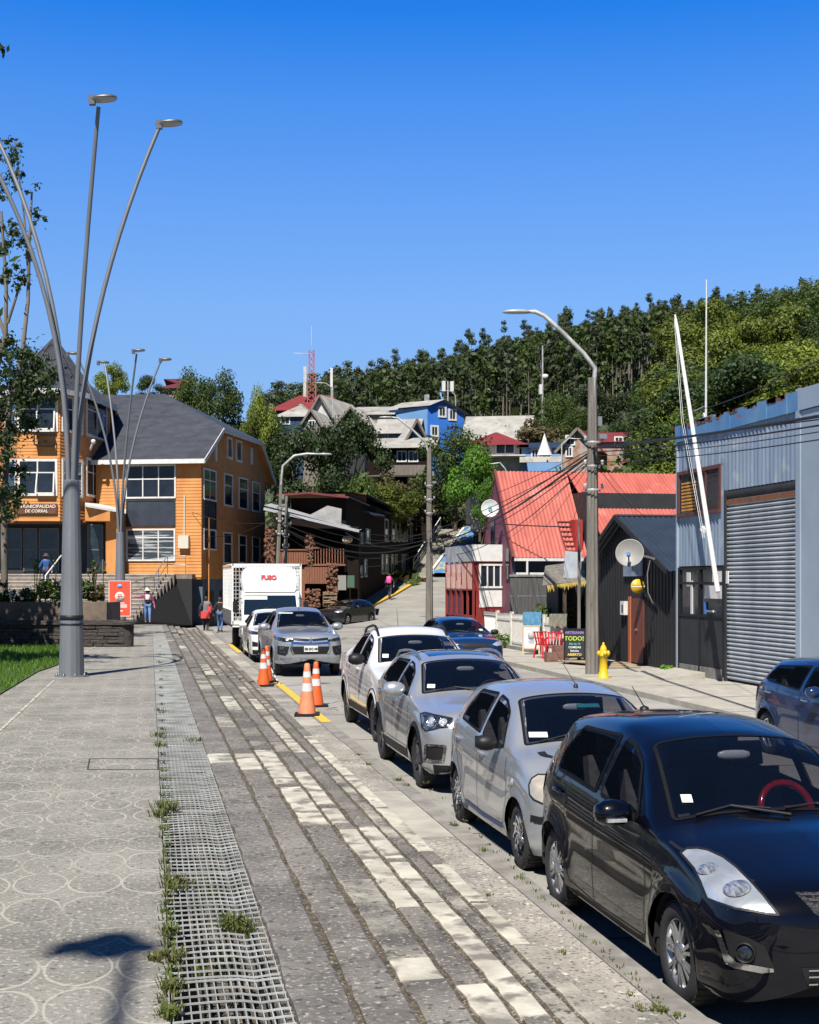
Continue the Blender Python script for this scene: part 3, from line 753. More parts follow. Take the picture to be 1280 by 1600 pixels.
        for k in range(ns):
            a = 2*math.pi*(k+rot)/ns
            if sty == 'swirl':
                pts = [Vector((xf-sg*.004*(1-t), yw+math.cos(a+t*1.0*sg)*(rr*(.12+.82*t)), wr+math.sin(a+t*1.0*sg)*(rr*(.12+.82*t)))) for t in (0,.25,.5,.75,1)]
                for p, q in zip(pts, pts[1:]): r.bar(p, q, .05 if ns < 8 else .032, .018)
            else:
                for da in ((-.09, .09) if sty == 'twin' else (0,)):
                    p = Vector((xf-sg*.006, yw+math.cos(a)*rr*.1, wr+math.sin(a)*rr*.1)); q = Vector((xf-sg*.006, yw+math.cos(a+da*1.6)*rr*.95, wr+math.sin(a+da*1.6)*rr*.95))
                    r.bar(p, q, .022 if sty == 'twin' else .042, .022)
        r.lathe([(.075, xf-sg*.01), (.07, xf+sg*.004), (.03, xf+sg*.008), (0.001, xf+sg*.008)], (0, yw, wr), 16, 0, 'X')
        r.build('rim', [sp.get('rimmat', m_alloy), m_trim], to)
    def handles(s, lst, m=None):
        for (y, z) in lst:
            for ax, sg in (('L', -1), ('R', 1)):
                h, nn = s.ray(ax, y, z); b = MB(); b.tube([h+nn*.008+Vector((0,-.09,0)), h+nn*.03+Vector((0,-.06,0)), h+nn*.034, h+nn*.03+Vector((0,.06,0)), h+nn*.008+Vector((0,.09,0))], .013, 8)
                b.build('door_handle', m or s.sp['paint'], s.root)
    def wipers(s, spec=None):
        y0, y1 = s.sp['ws']; b = MB()
        for (xa, xb) in ((-.52, -.02), (.08, .55)):
            p = []
            for t in (0, .5, 1):
                h, nn = s.ray('T', xa+(xb-xa)*t, y0+.05+.05*math.sin(t*math.pi)); p.append(h+nn*.022)
            b.tube(p, .008, 6); h, nn = s.ray('T', xb+.1, y0-.03); b.tube([p[1], h+nn*.02], .011, 6)
        b.build('wiper', m_trim, s.root)
    def lampset(s, poly, ax, m=m_lamp, name='headlight', off=.006, mirror=True, res=.03):
        o = s.patch(name, poly, ax, m, off, res)
        mb = s.line(poly, ax, .012, off+.001, m_trim, 'lamp_edge', False, o, True, .03)
        if mirror:
            for src in (o,):
                me = src.data.copy()
                for v in me.vertices: v.co.x *= -1
                me.flip_normals(); c = bpy.data.objects.new(name, me); COL.objects.link(c); c.parent = s.root
        return o
    def disc(s, ax, u, v, r, m, name, off=.01, mirror=True, parent=None, ring=None, bulge=.02):
        for sg in ((1, -1) if mirror else (1,)):
            h, nn = s.ray(ax, u, v)
            if sg == -1: h = Vector((-h.x, h.y, h.z)); nn = Vector((-nn.x, nn.y, nn.z))
            M = nn.to_track_quat('Z', 'Y').to_matrix().to_4x4(); b = MB()
            b.lathe([(0.001, bulge), (r*.5, bulge*.8), (r*.9, bulge*.2), (r, 0)], h+nn*off, 20, 0, 'Z', M=M)
            if ring: b.lathe([(r*.98, -.005), (r*1.02, bulge), (r*1.14, bulge), (r*1.2, -.005)], h+nn*off, 20, 1, 'Z', M=M)
            b.build(name, [m, ring or m], parent or s.root)
    def block(s, name, ax, u, v, w, h_, t, m, off=0, parent=None):
        h, nn = s.ray(ax, u, v); M = nn.to_track_quat('-Y', 'Z').to_matrix().to_4x4(); b = MB(); b.box(h+nn*(off+t/2), (w, t, h_), M=M); return b.build(name, m, parent or s.root)
# ================================================================ THE VEHICLES
def spec(W, H, wb, fo, ro, hz_, cy, cz, ry, rz_, by, bz, ty, tz, belt, rw, wr=.31, gc=.19, bp=None, peak=None, **k):
    h = W/2; e = wb+ro; bp = bp or (cy+1.12)
    d = dict(fo=fo, ro=ro, wb=wb, gc=gc, wr=wr, rr=k.pop('rr', wr*.66),
        top=[(-fo,hz_-.05),(-fo+.3,hz_+.01),(cy-.3,cz-.055),(cy,cz),(cy+(ry-cy)*.5,cz+(rz_-cz)*.54),(ry-.12,rz_-.045),(ry+.1,rz_+.015),(peak or (ry+.6),H),(by,bz),(ty,tz),(e,tz-.06)],
        belt=[(-fo,hz_-.16),(-.3,hz_-.07),(cy-.2,cz-.13),(cy+.2,belt-.03),(cy+1.0,belt),(wb,belt+.05),(e,min(belt+.05,tz-.1))],
        hw=[(-fo,h*.93),(-.35,h*.975),(.4,h*.99),(wb*.55,h),(wb,h*.995),(e-.3,h*.96),(e,h*.90)],
        hr=[(-fo,h*.74),(cy-.1,h*.86),(cy+.1,h*.84),(ry,rw+.012),(ry+.5,rw),(by,rw*.97),(ty,h*.80),(e,h*.76)],
        drop=[(-fo,.05),(cy,.055),(ry,.055),(by,.05),(e,.06)],
        cabin=(cy+.1, by-.05), ws=(cy, ry), mir=(cy+.42, belt+.06))
    d['wins'] = [dict(ax='T', pts=[(-.94,cy+.05),(.94,cy+.05),(.955,ry-.02),(-.955,ry-.02)], nm='windscreen', rim=.024),
        dict(ax='L', pts=[(cy+.30,.10),(bp,.05),(bp,.90),(ry+.12,.90),(cy+.62,.80)], rim=.022),
        dict(ax='L', pts=[(bp+.075,.05)]+k.pop('rwin', [(by-.12,.10),(by-.02,.55),(by-.22,.88)])+[(bp+.075,.90)], rim=.022)]
    d['bp'] = bp; d.update(k); return d
def doors(c, cy, bp, rd, belt, gc=.22, wb=2.4, wr=.31):
    bt = interp(c.sp['belt']); Ra = wr+.075
    c.gaps([[(cy+.16,bt(cy)-.02),(cy+.10,.62),(cy+.14,gc+.06),(bp+.03,gc+.05)],[(bp+.035,gc+.05),(bp+.035,bt(bp)-.0)],
            [(bp+.04,gc+.05),(wb-Ra-.06,gc+.08),(wb-Ra*.8,wr+Ra*.75),(wb+.08,.88),(rd,bt(rd)-.01)]])
# ---- 1 black hatchback, nearest
p_black = paint('paint_midnight', (.002,.0026,.0065), 0, .3, (.0018,.0022,.0055)); p_black.node_tree.nodes['Principled BSDF'].inputs['Specular IOR Level'].default_value = .1; p_black.node_tree.nodes['Principled BSDF'].inputs['Coat IOR'].default_value = 1.42
sp = spec(1.695, 1.55, 2.43, .80, .62, .86, .36, 1.035, 1.10, 1.475, 2.72, 1.48, 2.98, 1.05, .985, .565, wr=.305, gc=.20, bp=1.43, paint=p_black, spokes=7, sty='twin', rr=.205,
    rwin=[(2.42,.06),(2.50,.40),(2.36,.86)], swmat=m_red, mir=(.74,1.02), mirs=1.1, df=.42, flare=.026, bulge=.014, crease=lin([(-1,.5),(0,.74),(2.4,.86),(3.1,.9)]))
C1 = Car('parked_car', 'nearest black hatchback, with large clear headlight and red steering wheel', 'car', sp, (3.885, 7.54, ZR), 0, 'cars parked along the left kerb')
doors(C1, .36, 1.43, 2.62, 1, wb=2.43, wr=.305)
hl = [(415,215),(452,187),(520,184),(585,196),(680,240),(760,300),(850,390),(930,478),(985,550),(1026,600),(960,594),(880,577),(760,560),(650,522),(585,496),(545,400),(500,310)]
hl = [(960+x/4, 1280+y/4) for x, y in hl]
m_lens1 = mat('lens_clear', (.60,.62,.64), (.36,.39,.42), scale=2.5, rough=.28, metal=.5, coat=1, bump=.12, bscale=5, dist=.01, lo=.4, hi=.6)
m_bowl = mat('lamp_bowl', (.70,.72,.73), (.20,.22,.25), scale=16, rough=.1, metal=.7, coat=1, stretch=(4,1,1), lo=.42, hi=.62)
C1.lampset(hl, 'C', m_lens1)
C1.disc('C', 1106, 1358, .062, m_bowl, 'lamp_bowl', .006, True, None); C1.disc('C', 1152, 1389, .080, m_bowl, 'lamp_bowl', .006, True, None)
fogl = [(1118,1452),(1126,1453),(1140,1490),(1152,1503),(1208,1513),(1209,1518),(1190,1520),(1148,1512),(1135,1505)]
C1.patch('fog_surround', [(1130,1452),(1170,1465),(1195,1478),(1211,1515),(1150,1504),(1140,1490)], 'C', m_trim, .003, .03, mirror=True)
C1.patch('chrome_blade', fogl, 'C', m_chrome, .012, .02, mirror=True)
C1.disc('C', 1165, 1488, .048, m_lampd, 'fog_lamp', .006, False, None, m_trim)
m_mesh = mat('grille_mesh', (.004,.004,.005), (.05,.05,.055), scale=60, rough=.4, stretch=(1,1,3), lo=.5, hi=.55)
gr = C1.patch('grille', [(-.40,.80),(.40,.80),(.33,.70),(.24,.675),(-.24,.675),(-.33,.70)], 'F', m_mesh, .004, .04)
b = MB()
for k in range(5):
    z = .69+k*.024
    w = .25+.15*(k/4); C1.line([(-w+.02,z),(w-.02,z)], 'F', .007, .012, mirror=False, mb=b)
for k in range(-9, 10):
    for j in range(4):
        x = k*.042+(j%2)*.021; z = .69+j*.024
        if abs(x) < .24+.12*j/4: C1.line([(x,z),(x,z+.024)], 'F', .006, .012, mirror=False, mb=b)
b.build('grille_bars', mat('grille_grey', (.06,.06,.065), rough=.3), C1.root)
lg = C1.patch('lower_grille', [(-.42,.42),(.42,.42),(.36,.26),(-.36,.26)], 'F', m_trim, .004, .04); b = MB()
for z in (.29,.33,.37,.405): C1.line([(-.38,z),(.38,z)], 'F', .008, .014, mirror=False, mb=b)
b.build('grille_bars', m_chrome, lg)
C1.handles([(1.30,.90),(2.28,.93)]); C1.wipers()
C1.gaps([[(-.60,.70),(-.50,.83),(.2,.93)]]); C1.block('plate', 'F', 0, .50, .36, .13, .012, m_plate)
h1, n1_ = C1.ray('T', -.46, .62); C1.block('sticker', 'T', -.52, .56, .07, .07, .003, m_stick, .008)
b = MB(); h, nn = C1.ray('T', -.02, 2.62); b.lathe([(.04,0),(.034,.02),(.001,.034)], h, 12); b.tube([h+Vector((0,0,.02)), h+Vector((-.03,.20,.17))], [.006,.003], 6); b.build('aerial', m_trim, C1.root)
C1.lampset([(2.90,1.02),(3.02,1.0),(3.04,.72),(2.90,.78),(2.80,.92)], 'L', m_red, 'tail_lamp', .004)
for k in (-1, 1):   # side repeaters on the mirrors
    b = MB(); b.box((k*.955+.0, .652, .985), (.13, .03, .022)); b.build('mirror_repeater', m_lamp, C1.root)
b = MB(); bt = interp(sp['belt']); 
# ---- 2 silver hatchback
p_silver = paint('paint_silver', (.46,.48,.50), .6, .3, (.42,.44,.46))
sp = spec(1.66, 1.53, 2.37, .64, .60, .88, .24, 1.06, .98, 1.455, 2.52, 1.46, 2.78, 1.06, .985, .55, wr=.285, gc=.19, bp=1.36, paint=p_silver, spokes=9, sty='swirl', rr=.19, rimmat=m_chrome,
    rwin=[(2.28,.12),(2.30,.42),(2.16,.88)], mirmat=m_trim, mir=(.62,1.03), mirs=.92, df=.34, flare=.02, ef=(2.9,4.0), crease=lin([(-1,.5),(0,.78),(2.4,.84),(3,.86)]))
C2 = Car('parked_car', 'small silver hatchback with swirl wheel covers and plain black mirrors, behind the black hatchback', 'car', sp, (3.148+.815, 11.38, ZR), 0, 'cars parked along the left kerb')
doors(C2, .24, 1.36, 2.42, 1, wb=2.37, wr=.285)
hl2 = [(680+x/4.444, 1020+y/4.444) for x, y in [(655,920),(672,875),(715,848),(768,850),(800,870),(800,1040),(748,1046),(690,1020),(660,985)]]
C2.lampset(hl2, 'C', m_lampy, mirror=True); C2.handles([(1.20,.86),(2.20,.90)]); C2.wipers()
C2.line([(-.64,.50),(-.48,.505),(-.40,.51)], 'L', .055, .010, m_trim, 'bumper_strip'); C2.patch('bumper_strip', [(-.78,.475),(.78,.475),(.78,.53),(-.78,.53)], 'F', m_trim, .010, .05)
C2.disc('L', .12, .74, .035, m_lamp, 'side_repeater', .004); C2.patch('grille', [(-.34,.74),(.34,.74),(.28,.66),(-.28,.66)], 'F', m_trim); C2.patch('lower_grille', [(-.5,.40),(.5,.40),(.46,.29),(-.46,.29)], 'F', m_trim)
C2.line([(.42,.29),(1.2,.27),(1.92,.29)], 'L', .035, .012, mat('blue_sill', (.02,.06,.25), rough=.3), 'sill_strip')
C2.block('sticker', 'T', -.50, .40, .17, .075, .003, m_stick, .008); C2.gaps([[(-.55,.78),(-.40,.92),(.1,1.0)]])
b = MB(); h, nn = C2.ray('T', .1, 1.15); b.lathe([(.025,0),(.02,.03),(.001,.04)], h, 10); b.tube([h+Vector((0,0,.03)), h+Vector((-.12,.30,.35))], [.004,.002], 5); b.build('aerial', m_trim, C2.root)
b = MB(); b.lathe([(.001,.0),(.05,.02),(.06,.06),(.045,.10),(.05,.13),(.03,.16),(.001,.17)], (.33, .72, 1.07), 12); b.build('dashboard_toy', mat('toy_white', (.75,.75,.72), rough=.8), C2.root)
C2.block('rear_view_mirror', 'T', .12, .80, .22, .06, .01, mat('mirror_teal', (.05,.32,.36), rough=.2), -.06)
# ---- 3 silver SUV
p_silv2 = paint('paint_silver_warm', (.50,.51,.52), .6, .28, (.46,.47,.48))
sp = spec(1.78, 1.57, 2.65, .84, .74, .98, .42, 1.12, 1.20, 1.50, 2.95, 1.50, 3.25, 1.12, 1.05, .585, wr=.345, gc=.24, bp=1.55, paint=p_silv2, spokes=5, sty='twin', rr=.235, rimmat=m_alloyd,
    rwin=[(2.62,.10),(2.72,.40),(2.50,.86)], mir=(.84,1.13), mirs=1.25, df=.40, flare=.03, crease=lin([(-1,.6),(0,.86),(2.4,.92),(3,.94)]))
C3 = Car('parked_car', 'silver crossover with chrome mirror caps, roof rails and a sunroof, third in the row', 'car', sp, (3.19+.87, 16.1, ZR), 0, 'cars parked along the left kerb')
doors(C3, .42, 1.55, 2.8, 1, wb=2.65, wr=.345, gc=.3)
hl3 = [(530+x/5.926, 970+y/5.926) for x, y in [(755,860),(800,850),(900,875),(1050,905),(1045,940),(1010,985),(930,990),(860,1010),(800,1020),(768,980)]]
C3.lampset(hl3, 'C', m_lampd, mirror=True); C3.disc('C', 530+862/5.926, 970+935/5.926, .06, m_lamp, 'lamp_bowl', .01, False, None, m_chrome); C3.disc('C', 530+965/5.926, 970+945/5.926, .05, m_lamp, 'lamp_bowl', .01, False, None, m_chrome)
fg = [(530+x/5.926, 970+y/5.926) for x, y in [(810,1150),(985,1160),(965,1300),(870,1300),(800,1280)]]
C3.patch('fog_surround', fg, 'C', m_trim, .004, .03, mirror=True); C3.line(fg, 'C', .03, .012, m_chrome, 'chrome_frame', True, None, True, .03)
C3.patch('grille', [(-.52,.86),(.52,.86),(.48,.70),(-.48,.70)], 'F', m_mesh); C3.patch('lower_grille', [(-.5,.55),(.5,.55),(.6,.32),(-.6,.32)], 'F', m_trim)
C3.patch('bumper_lower', [(-.80,.36),(.80,.36),(.78,.25),(-.78,.25)], 'F', m_trim, .008)
for yw in (0, 2.65):
    b = MB(); C3.mb2 = MB(); C3.line([(yw+.43*math.cos(math.pi*k/14), .345+.43*math.sin(math.pi*k/14)) for k in range(15)], 'L', .06, .012, mb=b); b.build('arch_moulding', m_trim, C3.root); C3.mb2.build('arch_moulding', m_trim, C3.root); C3.mb2 = None
C3.line([(.42,.34),(2.22,.34)], 'L', .11, .012, m_trim, 'sill_moulding'); C3.line([(.42,.42),(2.22,.42)], 'L', .02, .016, m_chrome, 'sill_chrome')
for sg in (-1, 1):
    b = MB(); pts = []
    for k in range(9):
        t = k/8; h, nn = C3.ray('T', sg*.56, 1.25+t*1.75); pts.append(h+Vector((0, 0, .01+.05*min(1, 4*math.sin(math.pi*t)))))
    b.tube(pts, .018, 8); b.build('roof_rail', m_alloy, C3.root)
C3.patch('sunroof', [(-.42,1.42),(.42,1.42),(.42,2.2),(-.42,2.2)], 'T', mat('roof_glass', (.004,.012,.05), rough=.04, coat=1), .005, .1)
C3.handles([(1.45,.95),(2.55,.99)], m_chrome); C3.wipers(); C3.block('sticker', 'T', -.56, .60, .10, .085, .003, m_stick, .008)
for o in list(C3.root.children):
    if o.name.startswith('mirror') and 'foot' not in o.name: o.data.materials[0] = m_chrome if 0 else p_silv2
# ---- 4 white double-cab pickup (in the row)
p_white = paint('paint_white', (.80,.80,.78), 0, .22, (.78,.78,.76))
def pickup(W, H, wb, fo, ro, hz_, cy, cz, ry, rz_, by, rail, belt, rw, **k):
    s_ = spec(W, H, wb, fo, ro, hz_, cy, cz, ry, rz_, by, rz_, by+.32, rail+.02, belt, rw, **k)
    e = wb+ro
    s_['top'] = s_['top'][:7]+[(ry+.5,H),(by-.12,rz_+.02),(by+.02,rz_-.07),(by+.22,rail+.06),(by+.27,rail),(e,rail-.02)]
    s_['belt'] = s_['belt'][:5]+[(by+.2,belt+.02),(e,rail-.07)]
    h = W/2; s_['hr'] = s_['hr'][:5]+[(by,rw*.97),(by+.26,h*.93),(e,h*.92)]; s_['drop'] = [(-fo,.05),(by,.05),(by+.3,.012),(e,.012)]
    s_['extra'] = [by+.02,by+.06,by+.10,by+.14,by+.18,by+.22,by+.26]; s_['dr'] = .12; s_['cabin'] = (cy+.1, by-.02); s_['flare'] = .03
    return s_
sp = pickup(1.84, 1.74, 2.98, .90, 1.02, 1.06, .50, 1.22, 1.28, 1.63, 2.85, 1.22, 1.16, .62, wr=.355, gc=.30, bp=1.66, paint=p_white, spokes=6, sty='twin', rr=.23, rimmat=m_alloyd, mirmat=m_trim, mir=(.92,1.24), mirs=1.2, rwin=[(2.62,.10),(2.66,.5),(2.56,.88)])
C4 = Car('parked_pickup', 'white pickup with black roof rails and black mirrors parked behind the silver crossover', 'pickup', sp, (3.42+.9, 20.75, ZR), 0, 'cars parked along the left kerb')
doors(C4, .5, 1.66, 2.62, 1, wb=2.98, wr=.355, gc=.36); C4.handles([(1.52,1.05),(2.48,1.08)]); C4.wipers()
C4.lampset([(-.86,.98),(-.62,.99),(-.40,.96),(-.44,.90),(-.84,.88)], 'F', m_lampd); C4.patch('grille', [(-.44,.90),(.44,.90),(.36,.68),(-.36,.68)], 'F', m_trim); C4.patch('lower_grille', [(-.75,.50),(.75,.50),(.7,.34),(-.7,.34)], 'F', m_trim, .01)
C4.patch('bed_cover', [(-.78,3.15),(.78,3.15),(.76,3.92),(-.76,3.92)], 'T', m_trim, .012, .12); C4.block('sticker', 'T', -.58, .70, .10, .10, .003, m_stick, .008)
for yw in (0, 2.98):
    b = MB(); C4.mb2 = MB(); C4.line([(yw+.44*math.cos(math.pi*k/14), .355+.44*math.sin(math.pi*k/14)) for k in range(15)], 'L', .07, .014, mb=b); b.build('arch_moulding', m_trim, C4.root); C4.mb2.build('arch_moulding', m_trim, C4.root); C4.mb2 = None
for sg in (-1, 1):
    b = MB(); pts = []
    for k in range(9):
        t = k/8; h, nn = C4.ray('T', sg*.58, 1.35+t*1.45); pts.append(h+Vector((0, 0, .012+.06*min(1, 4*math.sin(math.pi*t)))))
    b.tube(pts, .022, 8); b.build('roof_rail', m_trim, C4.root)
b = MB(); h, nn = C4.ray('T', 0, 2.7); b.tube([h, h+Vector((0,.15,.35))], [.006,.003], 5); b.build('aerial', m_trim, C4.root)
C4.line([(.5,.40),(2.5,.40)], 'L', .12, .014, m_trim, 'sill_moulding')
# ---- 5 silver-grey pickup facing us, far end
p_sgrey = paint('paint_grey_silver', (.42,.43,.45), .6, .3, (.37,.38,.40))
sp = pickup(1.80, 1.78, 3.0, .95, 1.34, 1.13, .48, 1.27, 1.24, 1.69, 2.75, 1.28, 1.20, .60, wr=.37, gc=.34, bp=1.62, paint=p_sgrey, spokes=6, rr=.235, mir=(.86,1.26), mirs=1.35, rwin=[(2.5,.10),(2.55,.5),(2.46,.88)], ef=(3.2,4.5))
C5 = Car('parked_pickup', 'silver grey pickup with a wide chrome grille and white number plate facing the camera', 'pickup', sp, (4.08, 35.8, ZR), rad(1.5))
C5.lampset([(-.86,1.04),(-.60,1.0),(-.44,.965),(-.46,.92),(-.70,.93),(-.85,.97)], 'F', m_lampd)
C5.patch('grille', [(-.50,.80),(.50,.80),(.44,.60),(-.44,.60)], 'F', m_trim, .006, .05)
b = MB(); C5.line([(-.46,.995),(-.2,.975),(0,.96),(.2,.975),(.46,.995)], 'F', .05, .015, mirror=False, mb=b); C5.line([(-.46,.90),(-.2,.885),(0,.883),(.2,.885),(.46,.90)], 'F', .045, .015, mirror=False, mb=b); C5.line([(-.47,.92),(-.52,.74),(-.45,.60)], 'F', .05, .015, mirror=True, mb=b); b.build('chrome_bar', m_chrome, C5.root)
for a in (90, 210, 330):     # three-diamond style badge built as three small rhombs
    pass
b = MB()
for a in (90, 210, 330):
    c, s_ = math.cos(rad(a)), math.sin(rad(a)); hh, nn = C5.ray('F', 0, .945); ctr = hh+nn*.03
    q = [(0,0), (.05,.028), (.10,0), (.05,-.028)]; vs = [ctr+Vector((x*c-y*s_, 0, x*s_+y*c)) for x, y in q]; b.prism(vs, (0,-.012,0))
b.build('badge', m_chrome, C5.root)
for sx in (-1, 1):
    C5.patch('fog_surround', [(sx*.84,.82),(sx*.56,.80),(sx*.60,.62),(sx*.66,.56),(sx*.84,.60)][::sx], 'F', m_trim, .006, .05)
    C5.patch('fog_lamp', [(sx*.80,.80),(sx*.66,.78),(sx*.66,.62),(sx*.80,.64)][::sx], 'F', m_lampd, .016, .05)
C5.patch('skid_plate', [(-.80,.50),(-.5,.52),(.5,.52),(.80,.50),(.66,.40),(-.66,.40)], 'F', m_alloy, .012, .05)
pl = C5.block('number_plate', 'F', 0, .74, .36, .15, .012, m_plate, .02); h, nn = C5.ray('F', 0, .74)
text('SB·DC·48', .085, m_trim, pl, h+Vector((0,-.045,0)), (rad(90),0,0), bold=.002, ext=.002)
C5.wipers(); C5.handles([(1.5,1.08),(2.4,1.1)]); b = MB(); h, nn = C5.ray('T', -.02, 1.3); b.tube([h, h+Vector((0,.05,.42))], [.007,.004], 5); b.build('aerial', m_trim, C5.root)
C5.block('sun_strip', 'T', -.40, 1.12, .40, .07, .003, m_stick)
# ---- 6 white compact SUV tucked behind it
sp = spec(1.76, 1.60, 2.57, .85, .75, 1.0, .45, 1.12, 1.2, 1.52, 2.85, 1.5, 3.15, 1.1, 1.06, .58, wr=.34, gc=.24, bp=1.55, paint=p_white, spokes=5, rr=.22, mirs=1.1)
C6 = Car('parked_car', 'white compact car squeezed between the grey pickup and the truck', 'car', sp, (3.86, 41.9, ZR), 0)
C6.lampset([(-.84,.96),(-.60,.94),(-.42,.88),(-.60,.86),(-.84,.88)], 'F', m_lampd); C6.patch('grille', [(-.40,.88),(.40,.88),(.36,.62),(-.36,.62)], 'F', m_trim); C6.patch('fog_surround', [(-.8,.66),(-.6,.62),(-.6,.5),(-.8,.5)], 'F', m_trim, mirror=True); C6.wipers()
C6.patch('bumper_lower', [(-.80,.40),(.80,.40),(.78,.27),(-.78,.27)], 'F', m_trim, .008)
# ---- 7 dark blue estate behind the white pickup
p_blue = paint('paint_dark_blue', (.012,.035,.11), .2, .2, (.010,.03,.10))
sp = spec(1.74, 1.47, 2.6, .85, .85, .92, .45, 1.06, 1.2, 1.40, 2.9, 1.40, 3.3, 1.0, .98, .56, wr=.32, gc=.19, bp=1.5, paint=p_blue, spokes=7, rr=.21, mirmat=m_trim)
C7 = Car('parked_car', 'dark blue car on the far side of the road beside the white fence', 'car', sp, (8.75, 36.6, ZR), 0)
C7.lampset([(-.82,.84),(-.60,.83),(-.46,.76),(-.60,.72),(-.82,.74)], 'F', m_lamp); C7.patch('grille', [(-.40,.78),(.40,.78),(.34,.66),(-.34,.66)], 'F', m_trim); C7.wipers(); doors(C7, .45, 1.5, 2.7, 1, wb=2.6, wr=.32); C7.block('sticker', 'T', .50, .62, .10, .09, .003, m_stick, .008)
# ---- 8 dark blue hatch at the right edge
sp = spec(1.70, 1.45, 2.5, .80, .62, .90, .42, 1.04, 1.15, 1.39, 2.60, 1.40, 2.98, 1.02, .97, .56, wr=.31, gc=.19, bp=1.45, paint=p_blue, spokes=7, rr=.21, rwin=[(2.50,.10),(2.68,.30),(2.52,.80)])
C8 = Car('parked_car', 'dark blue hatchback cut by the right edge, before the roller shutter', 'car', sp, (9.62, 15.7, ZR), 0)
doors(C8, .42, 1.45, 2.62, 1, wb=2.5, wr=.31); C8.handles([(1.32,.88),(2.40,.91)], m_chrome); C8.lampset([(2.90,.98),(3.06,.95),(3.08,.72),(2.92,.74)], 'L', m_red, 'tail_lamp', .004)
C8.wipers(); C8.lampset([(-.80,.82),(-.56,.80),(-.46,.74),(-.80,.72)], 'F', m_lamp)
# ---- 9 black car coming down the hill road
q = P(527, HORI, 77)
p_bk2 = paint('paint_black', (.012,.012,.014), 0, .18)
sp = spec(1.76, 1.48, 2.6, .85, .70, .93, .45, 1.05, 1.2, 1.40, 2.85, 1.38, 3.15, 1.02, .98, .56, wr=.32, gc=.18, bp=1.5, paint=p_bk2, spokes=7, rr=.21)
C9 = Car('parked_car', 'black car turned across the foot of the hill road below the carved wooden building', 'car', sp, (q.x-.3, q.y-1.2, ZR), rad(-40))
C9.lampset([(-.82,.84),(-.60,.83),(-.46,.78),(-.60,.74),(-.82,.74)], 'F', m_lamp); C9.patch('grille', [(-.40,.74),(.40,.74),(.34,.55),(-.34,.55)], 'F', m_trim); doors(C9, .45, 1.5, 2.7, 1, wb=2.6, wr=.32)
# ---- 10 white truck with mesh-sided box
T = thing('box_truck', 'white truck with a mesh-sided body and white wind deflector over the cab', 'truck', (4.1, 46.6, ZR), 0)
m_tw = paint('truck_white', (.80,.80,.78), 0, .35)
b = MB()
b.prism([(-1.0,0,.55),(-1.0,0,1.05),(-1.0,.10,1.35),(-.98,.40,2.05),(-.96,.60,2.15),(-.96,1.55,2.15),(-1.0,1.6,.55)], (2.0,0,0)); b.build('cab', m_tw, T)
b = MB(); b.add([(-.93,.085,1.34),(.93,.085,1.34),(.89,.365,2.0),(-.89,.365,2.0)], [(0,1,2,3)]); b.build('windscreen', mat('truck_glass', (.01,.02,.035), rough=.05, coat=1, spec=.8), T)
for sg in (-1, 1):
    b = MB(); b.add([(sg*1.004,.25,1.35),(sg*1.004,1.2,1.35),(sg*.985,1.2,1.98),(sg*.985,.47,1.98)], [(0,1,2,3)]); b.build('side_window', MATS['truck_glass'], T)
    b = MB(); b.box((sg*.82,-.02,.82), (.30,.06,.2)); b.build('headlight', m_lamp, T)
    b = MB(); b.tube([(sg*.98,.2,1.9),(sg*1.2,.05,1.85),(sg*1.2,.05,1.4),(sg*1.0,.2,1.3)], .015, 6); b.box((sg*1.22,.05,1.62), (.17,.05,.36)); b.build('mirror', m_trim, T)
b = MB(); b.bx(-1.0,1.0,-.06,.02,.45,.70); b.bx(-.55,.55,-.03,.0,.95,1.08); b.build('bumper', m_trim if 0 else m_tw, T)
b = MB(); b.bx(-.5,.5,-.075,-.05,.52,.62); b.build('bumper_grille', m_trim, T)
b = MB(); b.add([(-.90,.285,1.86),(-.1,.285,1.86),(-.1,.335,1.97),(-.88,.335,1.97)], [(0,1,2,3)]); b.build('sun_strip', m_stick, T)
for x in (-.45,.35): b = MB(); b.tube([(x,.05,1.33),(x+.25,.12,1.55),(x+.42,.15,1.62)], .012, 5); b.build('wiper', m_trim, T)
b = MB(); b.bx(-.90,.90,-.012,.0,1.14,1.15); b.bx(-.75,.75,-.014,.0,.88,.93); b.build('front_seam', m_trim, T)
b = MB(); prof = [(-.88,2.12),(-.96,2.5),(-.92,2.85),(-.78,2.98),(.78,2.98),(.92,2.85),(.96,2.5),(.88,2.12)]
b.add([(x, .45+.35*(z-2.12), z) for x, z in prof]+[(x, 1.6, z) for x, z in prof], [tuple(range(8))]+[(i, i+8, (i+1)%8+8, (i+1)%8) for i in range(8)]); df = b.build('wind_deflector', m_tw, T)
text('FUSO', .22, mat('lettering_red', (.55,.02,.04), rough=.5), df, (-.02,.60,2.62), (rad(70.7),0,0), bold=.012)
b = MB()
x0, x1, yb, ye, z0, z1 = -1.22, 1.22, 1.72, 7.4, .95, 3.12
for x in (x0, x1):
    b.bx(x-.04,x+.04,yb,ye,z1-.08,z1); b.bx(x-.04,x+.04,yb,ye,z0,z0+.5)
    for k in range(7): y = yb+(ye-yb)*k/6; b.bx(x-.035,x+.035,y-.03,y+.03,z0,z1)
for y in (yb, ye):
    b.bx(x0,x1,y-.03,y+.03,z1-.083,z1+.003); b.bx(x0,x1,y-.03,y+.03,z0,z0+.12)
b.bx(x0,x1,yb,ye,z0-.1,z0+.003); b.build('box_frame', m_tw, T)
b = MB()
for k in range(21):
    x = x0+(x1-x0)*k/20; b.bar((x,yb,z0),(x,yb,z1-.06),.014)
for k in range(16):
    z = z0+(z1-z0)*k/16; b.bar((x0,yb,z),(x1,yb,z),.014)
    for x in (x0,x1): b.bar((x,yb,z),(x,ye,z),.014)
